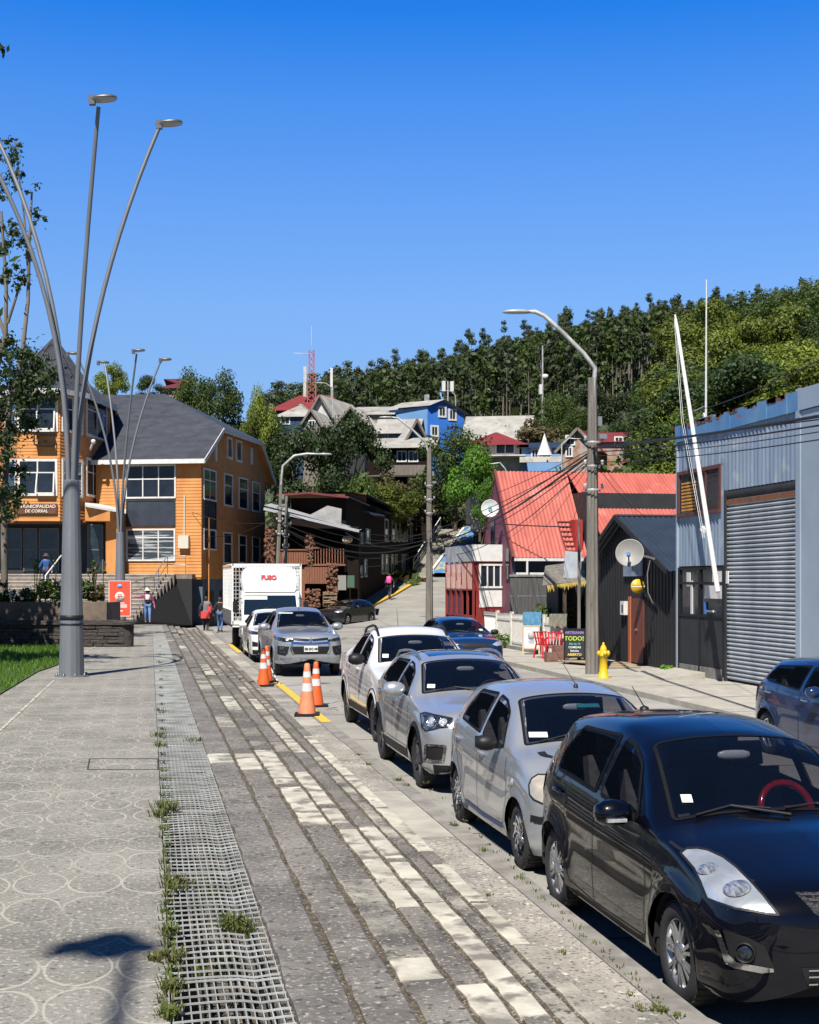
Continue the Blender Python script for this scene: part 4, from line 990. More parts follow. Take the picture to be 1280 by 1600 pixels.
for k in range(48):
    y = yb+(ye-yb)*k/48
    for x in (x0,x1): b.bar((x,y,z0),(x,y,z1),.014)
b.build('mesh_side', m_tw, T)
b = MB(); b.bx(-.45,.45,.3,7.2,.45,.75); b.build('chassis', m_matte, T)
for x in (-.86,.86):
    for y in (.75, 5.4):
        b = MB(); b.lathe([(.2,-.13),(.38,-.13),(.41,-.09),(.41,.09),(.38,.13),(.2,.13)], (x,y,.41), 28, 0, 'X'); w_ = b.build('wheel', m_rub, T)
        b = MB(); b.lathe([(.24,.10),(.2,.06),(.08,.05),(.07,.12),(.001,.12)], (x,y,.41), 20, 0, 'X'); b.lathe([(.24,-.10),(.2,-.06),(.08,-.05),(.07,-.12),(.001,-.12)], (x,y,.41), 20, 0, 'X'); b.build('rim', m_alloy, w_)
# ================================================================ BUILDINGS
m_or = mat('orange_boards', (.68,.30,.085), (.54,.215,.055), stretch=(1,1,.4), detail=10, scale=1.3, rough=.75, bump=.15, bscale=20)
m_ord = mat('orange_boards_shaded', (.64,.275,.072), (.54,.215,.053), scale=1.3, rough=.75, bump=.15, bscale=20)  # same paint as the front, darkened slightly to paint in the side's shade
m_wtrim = mat('white_trim', (.74,.73,.70), (.62,.61,.58), scale=4, rough=.6)
m_slate = mat('roof_slate_grey', (.06,.066,.08), (.03,.034,.044), scale=1.3, detail=12, rough=.6, bump=.6, bscale=10, stretch=(1,1,3))
m_dkwall = mat('charcoal_wall', (.024,.026,.030), (.014,.016,.018), scale=2, rough=.7)
m_win = pane(); m_winb = mat('window_blinds', (.42,.44,.44), (.05,.06,.07), scale=2.2, rough=.2, stretch=(.2,.2,4), lo=.42, hi=.5)
m_curt = mat('curtain_cream', (.50,.50,.46), (.36,.36,.33), scale=5, rough=.4, stretch=(6,1,.3))
def window(par, x0, x1, z0, z1, y=0, nx=1, nz=0, fw=.09, glass=None, side=None, fm=None, name='window', prow=.05, split=.35):
    """framed window on the plane y (front) or, with side='x', on the plane x=y facing +x / -x"""
    fm = fm or m_wtrim; b = MB(); g = MB()
    def B(mb, a0, a1, c0, c1, d0, d1):
        if side is None: mb.bx(a0, a1, y-d1, y-d0, c0, c1)
        else: mb.bx(y+side*d0, y+side*d1, a0, a1, c0, c1)
    B(b, x0-fw, x0, z0-fw, z1+fw, -.02, prow+.02); B(b, x1, x1+fw, z0-fw, z1+fw, -.02, prow+.02); B(b, x0, x1, z1, z1+fw, -.02, prow+.015); B(b, x0-fw*.6, x1+fw*.6, z0-fw, z0, -.02, prow+.05)
    for k in range(1, nx): xm = x0+(x1-x0)*k/nx; B(b, xm-.03, xm+.03, z0, z1, -.02, prow)
    if nz: zm = z1-(z1-z0)*split; B(b, x0, x1, zm-.03, zm+.03, -.02, prow-.003)
    f = b.build(name, fm, par); B(g, x0, x1, z0, z1, .0, .026); g.build('pane', glass or m_win, f); return f
# ---------------------------------------------------------------- orange municipal building
TH = PHI+math.atan(310/FPX)
F = Fr(315, 72, -.9, TH)
mb_ = thing('municipal_building', 'orange boarded two storey public building with grey hipped roof and turret above wide steps', 'building', F.loc, F.rot)
ze = F.front(318, 716)[1]; zf = F.front(250, 902)[1]
xl = F.front(150, 800)[0]; D = F.side(414, 800)[0]
b = MB(); b.bx(xl, -.03, .03, D, zf-.1, ze); b.clap((xl, .0, zf), (-xl, 0, 0), ze-zf, .17, .025); b.build('front_wall', m_or, mb_)
zb2 = F.side(360, 905)[1]
b = MB(); b.clap((0, 0, zb2), (0, D, 0), ze-zb2, .17, .025); 
zr1 = F.side(350, 668)[1]; yv1 = F.side(352, 668)[0]; yv2 = F.side(408, 690)[0]; zrt = zr1
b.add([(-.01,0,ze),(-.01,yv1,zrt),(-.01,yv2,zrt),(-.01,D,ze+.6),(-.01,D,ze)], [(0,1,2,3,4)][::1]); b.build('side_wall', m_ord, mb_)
# gable boards
b = MB()
z = ze
while z < zrt-.1:
    t = (z-ze)/(zrt-ze); ya = t*yv1; b.quad((.02,ya+.05,z),(.02,D-.1-(D-yv2)*t*.6,z),(.004,D-.1-(D-yv2)*t*.6,z+.17),(.004,ya+.05,z+.17)); z += .17
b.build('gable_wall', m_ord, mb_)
# roof
ov = .55; rk = .35
rz1 = F.front(185, 617, (yv1+yv2)/2)[1]; ymid = (yv1+yv2)/2; xr1 = F.front(258, 617, ymid)[0]; xr0 = F.front(150, 617, ymid)[0]
yL = -ov; yRr = F.side(431, 750, rk)[0]; zeL = ze-.05; zeR = F.side(431, 752, rk)[1]
yc1 = F.side(350,668,rk)[0]; yc2 = F.side(410,690,rk)[0]; c1 = (rk, yc1, F.side(350,668,rk)[1]); c2 = (rk, yc2, F.side(410,690,rk)[1])
b = MB()
A0 = (xl-4, yL, zeL); A1 = (rk, min(yL, F.side(320,716,rk)[0]), zeL)
b.add([A0, A1, c1, (xr1, ymid, rz1), (xr0-6, ymid, rz1)], [(0,1,2,3,4)])
b.add([c1, c2, (xr1, ymid, rz1)], [(0,1,2)])
b.add([c2, (rk, yRr, zeR), (xl-4, yRr, zeR), (xr0-6, ymid, rz1), (xr1, ymid, rz1)], [(0,1,2,3,4)])
ro_ = b.build('roof', m_slate, mb_); ro_.modifiers.new('s','SOLIDIFY').thickness = .05; ro_.modifiers['s'].offset = -1
b = MB(); u = Vector((0,0,-.16))
for p, q in ((A0,A1),(A1,c1),(c1,c2),(c2,(rk,yRr,zeR))): b.bar(Vector(p)+u*.9, Vector(q)+u*.9, .08, .24)
b.build('fascia', m_wtrim, mb_)
b = MB(); b.add([(0,yL,zeL-.16),(rk,yL,zeL-.16),(rk,yc1,c1[2]-.22),(0,yv1,zrt-.15)], [(0,1,2,3)]); b.add([(0,yv1,zrt-.15),(rk,yc1,c1[2]-.22),(rk,yc2,c2[2]-.22),(0,yv2,zrt-.15)], [(0,1,2,3)]); b.add([(-6,yv2,zrt-.22),(rk,yc2,c2[2]-.22),(rk,yRr,zeR-.22),(-6,yRr+.3,zeR-.22)], [(0,1,2,3)])
b.add([(0.0,D-.02,ze-.3),(0,D-.02,ze+.6),(0,yv2,zrt-.06),(0,yRr,zeR-.1)], [(0,1,2,3)])
b.build('soffit', m_or, mb_)
# windows of the front wing
def W2(px0, py0, px1, py1, **k):
    a, z1 = F.front(px0, py0); c, z0 = F.front(px1, py1); return window(mb_, a, c, z0, z1, -.0, **k)
W2(199,729,273,776, nx=3, nz=1, split=.42); W2(200,829,272,874, nx=3, glass=m_winb, nz=1, split=.25)
W2(200,783,272,820, fm=m_dkwall, glass=mat('panel_slate', (.045,.055,.075), (.03,.035,.05), scale=2, rough=.35), name='infill_panel')
b = MB(); a, z1 = F.front(281,837); c, z0 = F.front(297,857); b.bx(a, c, -.3, -.03, z0, z1); b.bar(((a+c)/2,-.08,z1),((a+c)/2,-.08,z1+2.2),.05); b.build('meter_box', mat('box_cream', (.62,.58,.48), rough=.6), mb_)
# side windows
def W3(px0, py0, px1, py1, **k):
    a, z1 = F.side(px0, py0); c, _ = F.side(px1, py1); z0 = F.side((px0+px1)/2, (py1))[1]; return window(mb_, a, c, z0, z1, .0, side=1, **k)
W3(318,733,336,780, nx=2, nz=1); W3(318,783,336,824, fm=m_dkwall, glass=m_dkwall, name='infill_panel'); W3(318,828,336,857, nx=2)
for q in ((350,741,362,789),(373,747,386,794),(394,754,405,798),(349,833,361,879),(373,837,384,878),(394,840,405,878)): W3(*q, nx=1, nz=1)
for (pa, ya_, pb, yb_) in ((355,685,361,714),(369,690,376,719)): W3(pa, ya_, pb, yb_, fw=.13)
b = MB()
for px in (336, 392):
    a, z1 = F.side(px, 692 if px < 350 else 700); b.bx(.02,.10,a-.14,a+.14,z1-1.0,z1)
b.build('gable_post', m_wtrim, mb_)
b = MB(); a, _ = F.side(332, 800); zt2 = F.side(332, 810)[1]; b.tube([(.12,.9,.2),(.12,.9,zt2)], .05, 8); b.tube([(.12,.9,zt2),(.12,4,zt2-.1)], .03, 6); b.build('downpipe', m_wtrim if 0 else m_or, mb_)
b = MB(); b.bx(.0+-.05, .12, -.02, D+.02, zf-1.0-.15, zf-.9-.0); 
# basement
m_base = mat('basement_blue_grey', (.10,.14,.19), (.07,.10,.14), scale=1.5, rough=.8)
b = MB(); xb0 = F.front(275, 950, .4)[0]; b.bx(xb0, -.05, .35, D-.1, -.4, zf-.03); b.bx(xb0, -.0, .2, .36, -.4, .0); b.build('basement_wall', m_base, mb_)
b = MB()
for px0, px1 in ((322,333),(343,355),(366,376)):
    a = F.side(px0, 940, -.05)[0]; c = F.side(px1, 940, -.05)[0]; b.bx(-.04, -.0, a, c, 0, 1.9)
b.build('basement_door', m_dkwall, mb_)
# ------------- turret
K = Fr(110, 70, 1.94, PHI); L_ = lambda v: F.loc_of(v)
def ring(pts, z): return [Vector((*L_(P(px, HORI, d))[:2], z)) for px, d in pts]
plan = [(8,71.4),(27,69.6),(94,69.6),(133,71.4),(172,76),(172,82),(-30,82),(-30,76)]
zt = F.loc_of(P(60, 612, 69.6)).z; zbt = F.loc_of(P(60, 814, 69.6)).z
lo_ = ring(plan, zbt)
b = MB()
for i in range(len(lo_)):
    p, q = lo_[i], lo_[(i+1)%len(lo_)]; b.clap(p, q-p, zt-zbt, .17, .025)
b.add([v for v in lo_], [tuple(range(len(lo_)))]); b.add([v+Vector((0,0,zt-zbt-.02)) for v in lo_], [tuple(range(len(lo_)))])
b.build('turret_wall', m_or, mb_)
cen = Vector((sum(v.x for v in lo_[:4])/4, lo_[1].y+4.2, 0))
apex = L_(P(85, 527, 75.5)); b = MB()
ev = [Vector((apex.x+(v.x-apex.x)*1.12, apex.y+(v.y-apex.y)*1.12, zt+.08)) for v in lo_]
md = [Vector((apex.x+(v.x-apex.x)*.66, apex.y+(v.y-apex.y)*.66, zt+1.15)) for v in lo_]
n = len(ev)
for i in range(n):
    j = (i+1)%n
    for (A, B_, Ct, Dt) in ((ev[i], ev[j], md[j], md[i]),):
        b.quad(A, B_, Ct, Dt)
    b.add([md[i], md[j], apex], [(0,1,2)])
    k = max(2, int((ev[j]-ev[i]).length/.38))
    for t in range(k+1):
        e = ev[i].lerp(ev[j], t/k); m_ = md[i].lerp(md[j], t/k); b.bar(e+Vector((0,0,.03)), m_+Vector((0,0,.03)), .04, .05); b.bar(m_+Vector((0,0,.03)), m_.lerp(apex, .96)+Vector((0,0,.03)), .03, .04)
b.build('turret_roof', m_slate, mb_)
b = MB()
for i in range(n): b.bar(ev[i]-Vector((0,0,.14)), ev[(i+1)%n]-Vector((0,0,.14)), .10, .26)
b.build('fascia', m_wtrim, mb_)
def facet(i, t0, t1, py0, py1, dpx, glassm=None, nx=2, blue=False, open_=False):
    p, q = lo_[i], lo_[(i+1)%n]; u = (q-p); Ln = u.length; u.normalize(); nn = Vector((u.y, -u.x, 0))
    zA = F.loc_of(P(dpx[0], py0, dpx[1])).z; zB = F.loc_of(P(dpx[0], py1, dpx[1])).z
    e = bpy.data.objects.new('window', None); b = MB(); M = Matrix.Rotation(math.atan2(u.y, u.x), 4, 'Z')
    def B(mb, a0, a1, z0, z1, d0, d1): mb.box(p+u*(a0+a1)/2+nn*(d0+d1)/2+Vector((0,0,(z0+z1)/2-p.z)), (abs(a1-a0), abs(d1-d0), abs(z1-z0)), M=M)
    a0, a1 = Ln*t0, Ln*t1; w = .13
    B(b,a0-w,a0,zB-w,zA+w,0,.08); B(b,a1,a1+w,zB-w,zA+w,0,.08); B(b,a0,a1,zA,zA+w,0,.075); B(b,a0-.05,a1+.05,zB-w,zB,0,.12)
    for k in range(1, nx): m_ = a0+(a1-a0)*k/nx; B(b,m_-.035,m_+.035,zB,zA,0,.07)
    zm = zA-(zA-zB)*.35; B(b,a0,a1,zm-.03,zm+.03,0,.066)
    if open_:
        s0 = p+u*(a0+(a1-a0)*.48)+Vector((0,0,zB-p.z))+nn*.28; s1 = p+u*(a1-.03)+Vector((0,0,zB-p.z))+nn*.28; s2 = p+u*(a1-.05)+Vector((0,0,zm-p.z))+nn*.08; s3 = p+u*(a0+(a1-a0)*.5)+Vector((0,0,zm-p.z))+nn*.08
        for A, B2 in ((s0,s1),(s1,s2),(s3,s0)): b.bar(A, B2, .07)
    f = b.build('window', m_wtrim, mb_); g = MB(); B(g,a0,a1,zB,zA,0,.045); g.build('pane', glassm or m_win, f)
    if blue:
        g = MB(); g.box(p+u*(a0+(a1-a0)*.62)+nn*.25+Vector((0,0,(zA+zB)/2-p.z)), (.35,.04,1.0), M=M @ Matrix.Rotation(rad(-18),4,'Y')); g.build('blue_panel', mat('panel_blue', (.02,.14,.62), rough=.3), f)
facet(1, .06, .90, 622, 671, (60,69.6), open_=True); facet(1, .07, .89, 721, 771, (60,69.6), open_=True)
facet(2, .12, .82, 624, 673, (113,70.5)); facet(2, .12, .82, 722, 773, (113,70.5), m_winb)
facet(3, .05, .80, 625, 683, (150,73.5), blue=True); facet(3, .05, .52, 723, 775, (150,73.5))
facet(0, .15, .9, 628, 675, (18,70.5), nx=1); facet(0, .15, .9, 722, 773, (18,70.5), nx=1)
b = MB()
zz = F.loc_of(P(60, 690, 69.6)).z; x0_ = L_(P(57,690,69.6)); x1_ = L_(P(86,690,69.6)); u = (x1_-x0_)
M = Matrix.Rotation(math.atan2(u.y,u.x),4,'Z'); nn = Vector((u.y,-u.x,0)).normalized()
for zc_, hh in ((0,.05),(-.55,.08),): b.box((x0_+x1_)/2+nn*.2+Vector((0,0,zz-x0_.z+zc_+.35)), (u.length,.4,hh), M=M)
for e_ in (x0_,x1_): b.box(e_+nn*.38+Vector((0,0,zz-x0_.z+.08)), (.05,.05,.6), M=M)
b.build('window_box_bracket', m_trim, mb_)
# name board
s0 = L_(P(27,795,69.6)); s1 = L_(P(90,795,69.6)); u = s1-s0; cc = (s0+s1)/2; nn = Vector((u.y,-u.x,0)).normalized(); ang = math.atan2(u.y,u.x); b = MB(); b.box(cc+nn*.1, (u.length,.08,.52), M=Matrix.Rotation(ang,4,'Z'))
sg_ = b.build('name_board', mat('board_brown', (.16,.055,.03), (.10,.035,.02), scale=5, rough=.6), mb_)
m_let = mat('lettering_cream', (.75,.68,.55), rough=.5)
text('I. MUNICIPALIDAD', .24, m_let, sg_, cc+nn*.16+Vector((0,0,.11)), (rad(90),0,ang), bold=.004); text('DE CORRAL', .22, m_let, sg_, cc+nn*.16+Vector((0,0,-.13)), (rad(90),0,ang), bold=.004)
# entrance below the turret
e0 = L_(P(-30,HORI,72.0)); e1 = L_(P(172,HORI,72.0)); zt0 = zf; u = e1-e0; Ln = u.length; u.normalize(); nn = Vector((u.y,-u.x,0)); M = Matrix.Rotation(math.atan2(u.y,u.x),4,'Z')
H_ = zbt-zf
b = MB(); b.box((e0+e1)/2+Vector((0,0,zf+H_/2-e0.z))-nn*.1, (Ln,.2,H_), M=M); en = b.build('entrance_front', m_dkwall, mb_)
b = MB(); g = MB()
def EX(px0, px1, py0, py1, mb, off, th=.05):
    a = L_(P(px0,py0,72.0)); c = L_(P(px1,py1,72.0)); mb.box((a+c)/2+nn*off, ((a-c).xy.length, th, abs(a.z-c.z)), M=M)
for q in ((12,34,826,888),(38,58,826,893),(62,92,826,895),(138,161,820,893)):
    g = MB(); EX(*q, g, .02); g.build('pane', mat('entrance_glass', (.03,.045,.05), (.012,.016,.02), scale=1, rough=.08, spec=.7), en); EX(q[0],q[1],q[2]-1,q[2]+1,b,.05); EX(q[0],q[1],858,860,b,.05); EX(q[0]-1,q[0]+1,q[2],q[3],b,.05); EX(q[1]-1,q[1]+1,q[2],q[3],b,.05)
b.build('entrance_frame', mat('frame_grey', (.12,.12,.12), rough=.5), en)
b = MB(); EX(170,188,803,898,b,.35,.7); b.build('column', m_or, mb_)
b = MB(); EX(-30,135,814,819,b,.9,1.9); b.build('canopy', mat('canopy_brown', (.20,.09,.06), rough=.6), mb_)
b = MB(); a = L_(P(133,788,70)); c = L_(P(197,799,71)); a2 = L_(P(133,780,74)); c2_ = L_(P(197,794,74)); b.add([a,c,c2_,a2,a-Vector((0,0,.12)),c-Vector((0,0,.12)),c2_-Vector((0,0,.12)),a2-Vector((0,0,.12))], [(0,1,2,3),(4,7,6,5),(0,4,5,1),(1,5,6,2),(2,6,7,3),(3,7,4,0)]); b.build('porch_roof', m_wtrim, mb_)
b = MB(); a = L_(P(133,790,70.4)); c = L_(P(172,797,70.6)); d_ = L_(P(172,814,70.6)); e_ = L_(P(133,814,70.4)); b.prism([a,c,d_,e_], -nn*.0+Vector((0,1.2,0))); b.build('porch_gable', m_or, mb_)
cam_ = L_(P(146,690,71.2)); b = MB(); b.lathe([(.001,.14),(.1,.1),(.13,0),(.09,-.1),(.001,-.14)], cam_, 12); b.bar(cam_, cam_+Vector((-.3,.3,-.4)), .08); b.build('security_camera', m_wtrim, mb_)
m_blk0 = mat('flank_shade_black', (.014,.014,.015), rough=.8)  # dark flank wall, its near-black colour also holds the shade of the unlit side
# ------------- terrace and wide steps
m_stn = mat('stair_stone', (.26,.22,.18), (.15,.125,.105), scale=3, rough=.9, bump=.4, bscale=30); m_stn2 = mat('stair_nosing', (.52,.48,.42), (.36,.33,.29), scale=3, rough=.9)
Q = Fr(110, 66.5, 0, PHI)
zt_ = 1.94; zg = -.46; nst = 13
st_ = thing('entrance_steps', 'wide stone steps with pale nosings and steel handrails in front of the orange building', 'steps', (Q.o[0],Q.o[1],0), Q.rot)
for k in range(nst):
    z1 = zg+(zt_-zg)*(k+1)/nst; z0 = zg+(zt_-zg)*k/nst; y = k*.34; xr = Q.front(208+(272-208)*k/(nst-1), 950, y)[0]
    b = MB(); b.bx(-8, xr, y, y+.36, z0-.6, z1-.05, 0); b.bx(-8, xr+.02, y-.02, y+.36, z1-.05, z1, 1); b.build('tread', [m_stn, m_stn2], st_)
b = MB(); x1 = Q.front(300, 900, nst*.34)[0]; b.bx(-8, x1, nst*.34, nst*.34+3.2, zt_-.25, zt_-.002, 0); b.build('terrace', m_stn, st_)
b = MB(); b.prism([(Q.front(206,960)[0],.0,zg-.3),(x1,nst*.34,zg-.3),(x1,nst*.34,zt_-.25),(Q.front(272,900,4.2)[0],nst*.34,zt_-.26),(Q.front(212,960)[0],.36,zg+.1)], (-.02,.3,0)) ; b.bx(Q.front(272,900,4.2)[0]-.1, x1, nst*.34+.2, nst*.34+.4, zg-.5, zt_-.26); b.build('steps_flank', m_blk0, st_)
m_steel = mat('handrail_steel', (.55,.55,.54), (.40,.40,.40), scale=8, rough=.35, metal=.8)
b = MB(); top_ = [Q.front(px, py, yy) for px, py, yy in ((205,912,.1),(226,903,1.5),(241,902,2.4),(248,889,3.2),(262,868,4.4),(290,869,4.5))]
pts = [(t[0], yy, t[1]) for t, yy in zip(top_, (.1,1.5,2.4,3.2,4.4,4.5))]; b.tube(pts, .03, 8)
for p in pts:
    zb_ = zg+(zt_-zg)*min(1, max(0, p[1]/.34/nst)); b.tube([p, (p[0],p[1],zb_)], .022, 6)
lowp = [(p[0],p[1],p[2]-.45) for p in pts]; b.tube(lowp, .018, 6); b.build('handrail', m_steel, st_)
b = MB(); p0 = Q.front(98,898,3.0); b.tube([(p0[0],3.0,zt_+.9),(p0[0]-.05,2.9,zt_+.95),(p0[0]-.4,1.2,zt_-.1),(p0[0]-.4,1.2,zt_-1)], .035, 8); b.build('handrail', m_wtrim, st_)
# ---------------------------------------------------------------- blue garage with roller shutter
m_gar = mat('ribbed_sheet_blue', (.33,.40,.49), (.21,.28,.38), scale=1.6, stretch=(1,3,.22), detail=8, rough=.5, metal=.25, spec=.5, bump=.1, bscale=8, speck=(2.4,(.40,.44,.48),.58))
m_garp = mat('faded_blue_panel', (.08,.24,.50), (.16,.32,.50), scale=1.2, rough=.5, metal=.2, speck=(3.5,(.30,.13,.05),.63))
m_pale = mat('pale_metal', (.42,.50,.58), (.36,.43,.51), scale=.8, rough=.5, metal=.3, speck=(6,(.30,.18,.10),.74))
m_rust = mat('rust', (.24,.085,.03), (.12,.05,.025), scale=6, rough=.9, bump=.4)
GX = 13.65; gz0 = ZS
Fg = Fr(1060, 35.0, gz0, 0.0)          # side plane x=0 is the street facade, y runs up the street
gy = lambda px: Fg.side(px, 900)[0]; gz_ = lambda px, py: Fg.side(px, py)[1]
garage = thing('garage_building', 'blue corrugated steel garage with rusty parapet and large grey roller shutter', 'garage', Fg.loc, 0)
yN = gy(1600); yF = 0.0; y1252 = gy(1252); ysh0, ysh1 = gy(1137), gy(1251)
HT = gz_(1060, 667); b = MB(); b.bx(.08, 9, yN, yF, -.2, HT-.1); b.build('core_wall', m_dkwall, garage)
zwt = gz_(1150,690); z_mid = HT-.42; wy0, wy1 = gy(1064), gy(1127); wz1, wz0 = gz_(1095,737), gz_(1095,799)
b = MB()
def gsheet(ya, yb, z0, z1, m=0): b.corr((-.02, ya, z0), (0, yb-ya, 0), (0, 0, z1-z0), .19, .022, m)
zsh = gz_(1195, 757)+.0; zb1 = gz_(1100, 884)
gsheet(0, ysh0+.05, wz1+.08, z_mid); gsheet(0, gy(1130)-0, zb1, wz0-.08); gsheet(gy(1129), ysh0+.0, zb1, wz1+.08); gsheet(ysh0+.05, y1252, zsh, z_mid); b.build('ribbed_cladding', m_gar, garage)
b = MB(); nseg = 14
for k in range(nseg):
    ya, yb = (y1252)*k/nseg, (y1252)*(k+1)/nseg; j = R.uniform(-.05,.04) if k in (3,4,5) else 0
    b.bx(-.09+R.uniform(-.01,.01), .02, yb, ya-.01, z_mid-.0, HT+j)
b.build('parapet', m_garp, garage)
b = MB(); b.bx(-.06, .06, 0.02, -.06, 0, HT); b.build('corner_flashing', m_pale, garage); b = MB(); b.bx(-.08,.05, y1252-.10, y1252+.10, -.1, HT+.05); b.build('corner_flashing', m_pale, garage)
b = MB(); b.bx(-.06, .05, yN, y1252-.10, -.1, z_mid-.02); b.bx(-.10,.05,yN,y1252-.10,z_mid,HT+.03)
for k in range(1, 5): b.bx(-.075,-.05,y1252-.35-k*1.1,y1252-.31-k*1.1,0,z_mid-.03)
b.build('side_panel', m_pale, garage)
b = MB(); M = R
for k in range(60):
    yy = R.uniform(y1252, 0); b.bx(-.096, -.088, yy-.02, yy+R.uniform(.05,.3), HT-R.uniform(.02,.12), HT+.006)
b.build('rust_streak', m_rust, garage)
# shutter
m_shut = mat('shutter_steel', (.54,.57,.59), (.34,.38,.42), scale=1.5, rough=.5, metal=.25, speck=(2.2,(.36,.29,.15),.66), stretch=(1,1,.35))
b = MB(); z = .05; k = 0; zs1 = gz_(1195,772)
while z < zs1:
    pr = [(.05,z),(-.01,z+.02),(-.02,z+.05),(-.005,z+.075),(.04,z+.088),(.045,z+.098)]
    vs = [(x, ysh1, zz) for x, zz in pr]+[(x, ysh0, zz) for x, zz in pr]; b.add(vs, [(i,i+1,i+7,i+6) for i in range(5)], 0); z += .1
b.build('roller_shutter', m_shut, garage)
b = MB(); b.bx(-.05,.06,ysh0,ysh0+.1,0,zsh); b.bx(-.04,.06,ysh1-.08,ysh1,0,zsh); b.lathe([(.16,ysh1),(.16,ysh0)], (.12,0,zs1+.1), 16, 0, 'Y'); b.build('shutter_rail', m_dkwall, garage)
b = MB(); b.bx(-.03,.02,ysh1,ysh0,zs1-.14,zs1-.02); b.build('shutter_rust', m_rust, garage)
# upper window
w_ = window(garage, wy1, wy0, wz0, wz1, 0.0, side=-1, nx=3, fm=mat('window_frame_red', (.12,.04,.03), rough=.6), glass=m_win)
b = MB()
for k in range(9): zq = wz0+.05+k*.085; b.bx(-.055,-.04, gy(1090), gy(1068), zq, zq+.05)
b.build('yellow_slats', mat('slats_yellow', (.62,.30,.04), rough=.5), w_)
# glazed door with clutter, black lower doors
dy0, dy1 = 0.0-.1, ysh0+.12; dz1 = gz_(1100,886); dzm = gz_(1095,962)
b = MB(); b.bx(-.03,.04,dy1,dy0,.25,dzm); dlo = b.build('black_doors', m_dkwall, garage)
b = MB()
for yy in (dy0-.05, (dy0+dy1)/2+.05, dy1+.03): b.bx(-.06,.0,yy-.04,yy+.04,.1,dz1)
for zz in (dzm, dz1-.4, dz1-.03): b.bx(-.055,.0,dy1,dy0,zz-.03,zz+.03)
b.build('door_frame', m_trim, dlo)
b = MB(); b.bx(-.01,.0,dy1,dy0,dzm,dz1); b.build('pane', m_win, dlo)
b = MB(); b.bx(-.05,.30,dy1,dy0,-.1,.26); b.build('plinth', m_kerb, garage)
b = MB()
for (px, py, w, h, mi) in ((1128,902,.9,.3,0),(1118,925,1.1,.32,0),(1078,905,.22,.35,1),(1083,935,.12,.9,1),(1104,950,.12,.3,2),(1112,955,.4,.05,0)):
    yy = gy(px); zz = gz_(px, py); b = MB(); b.bx(-.045,-.02,yy-w/2,yy+w/2,zz-h/2,zz+h/2); b.build('shop_notice', [m_wtrim, mat('paper_white',(.6,.6,.58),rough=.7), mat('can_blue',(.05,.2,.5),rough=.4)][mi], dlo)
# mast leaning on the garage, thin aerial on its roof
m_mast = mat('mast_white', (.72,.72,.70), (.60,.60,.58), scale=5, rough=.35)
mst = thing('leaning_mast', 'white tapered boat mast leaning against the blue garage front', 'mast', Fg.loc, 0)
def gp(px, py, x=-.5): a = Fg.side(px, py, x); return Vector((x, a[0], a[1]))
pb = gp(1122, 925, -.9); pt = gp(1055, 492, -.6); b = MB(); b.tube([pb, pb.lerp(pt,.5), pb.lerp(pt,.96), pt], [.058,.055,.042,.02], 10); b.bar(pb.lerp(pt,.2)+Vector((0,.05,0)), pb.lerp(pt,.2)+Vector((-.05,.25,.1)), .12,.1); b.build('spar', m_mast, mst)
b = MB(); b.tube([pb.lerp(pt,.18)+Vector((-.1,.15,0)), pb.lerp(pt,.6)+Vector((-.1,.36,0)), pt+Vector((0,.05,-.1))], .006, 5); b.tube([pb.lerp(pt,.18)+Vector((-.1,.05,0)), pb.lerp(pt,.6)+Vector((-.1,.25,0)), pt], .005, 5); b.build('rigging', m_mast, mst)
ar = thing('roof_aerial', 'very thin tall white aerial standing on the garage roof', 'aerial', Fg.loc, 0)
a0, a1 = gp(1103,652,.6), gp(1104,437,.6); b = MB(); b.tube([a0-Vector((0,0,.8)), a1], [.035,.018], 6); b.build('rod', m_mast, ar)
b = MB(); b.bar(a0+Vector((0,-.2,-.3)), a0+Vector((0,.1,.1)), .08); b.bar(a0+Vector((0,0,.3)), a0+Vector((0,.9,.25)), .015); b.build('bracket', m_mast, ar)
# weeds at its feet are with the plants. ramp slab:
b = MB(); b.prism([(13.55-GX-.0-1.3, -.0, 0) , (-.25,0,0),(-.25,0,.16)], (0,-2.3,0)); o = b.build('concrete_ramp', m_pave2); o.location = (Fg.loc[0], Fg.loc[1], ZS+.002); tag(o, 'small pale concrete ramp at the black garage doors', 'ramp')
# ---------------------------------------------------------------- black cabin with satellite dish
m_blk = mat('black_boards', (.009,.009,.010), (.015,.0145,.0145), scale=3, rough=.65, stretch=(1,8,.5), bump=.3, bscale=10)
m_rdk = mat('roof_dark_blue', (.055,.075,.105), (.04,.055,.08), scale=1.5, rough=.4, metal=.4)
Fc = Fr(1062, 35.4, ZS, 0.0); cab = thing('black_cabin', 'small black boarded cabin with dark steel gable roof between the pole and garage', 'cabin', Fc.loc, 0)
cyf = lambda px: Fc.side(px, 900)[0]; czf = lambda px, py: Fc.side(px, py)[1]
yR_ = cyf(936); ym = cyf(980); zap = czf(980, 808); zel = czf(936, 872); zer = czf(1060, 884); y0c = .25
b = MB(); b.add([(0,y0c,0),(0,yR_,0),(0,yR_,zel-.1),(0,ym,zap-.1),(0,y0c,zer-.1)], [(0,1,2,3,4)][::1]); b.bx(.1,7,yR_-.1,yR_,0,zel-.1); b.bx(.1,7,y0c,y0c+.1,0,zer-.1)
y = y0c
while y < yR_:
    zt3 = (zer+(zap-zer)*(y-y0c)/(ym-y0c)) if y < ym else (zap+(zel-zap)*(y-ym)/(yR_-ym)); b.bx(-.02,.0,y,y+.03,.05,zt3-.14); y += .24
b.build('wall', m_blk, cab)
b = MB(); 
def slope(ya, za, yb, zb): b.corr((-.35, ya, za), (8.3, 0, 0), (0, yb-ya, zb-za), .16, .016)
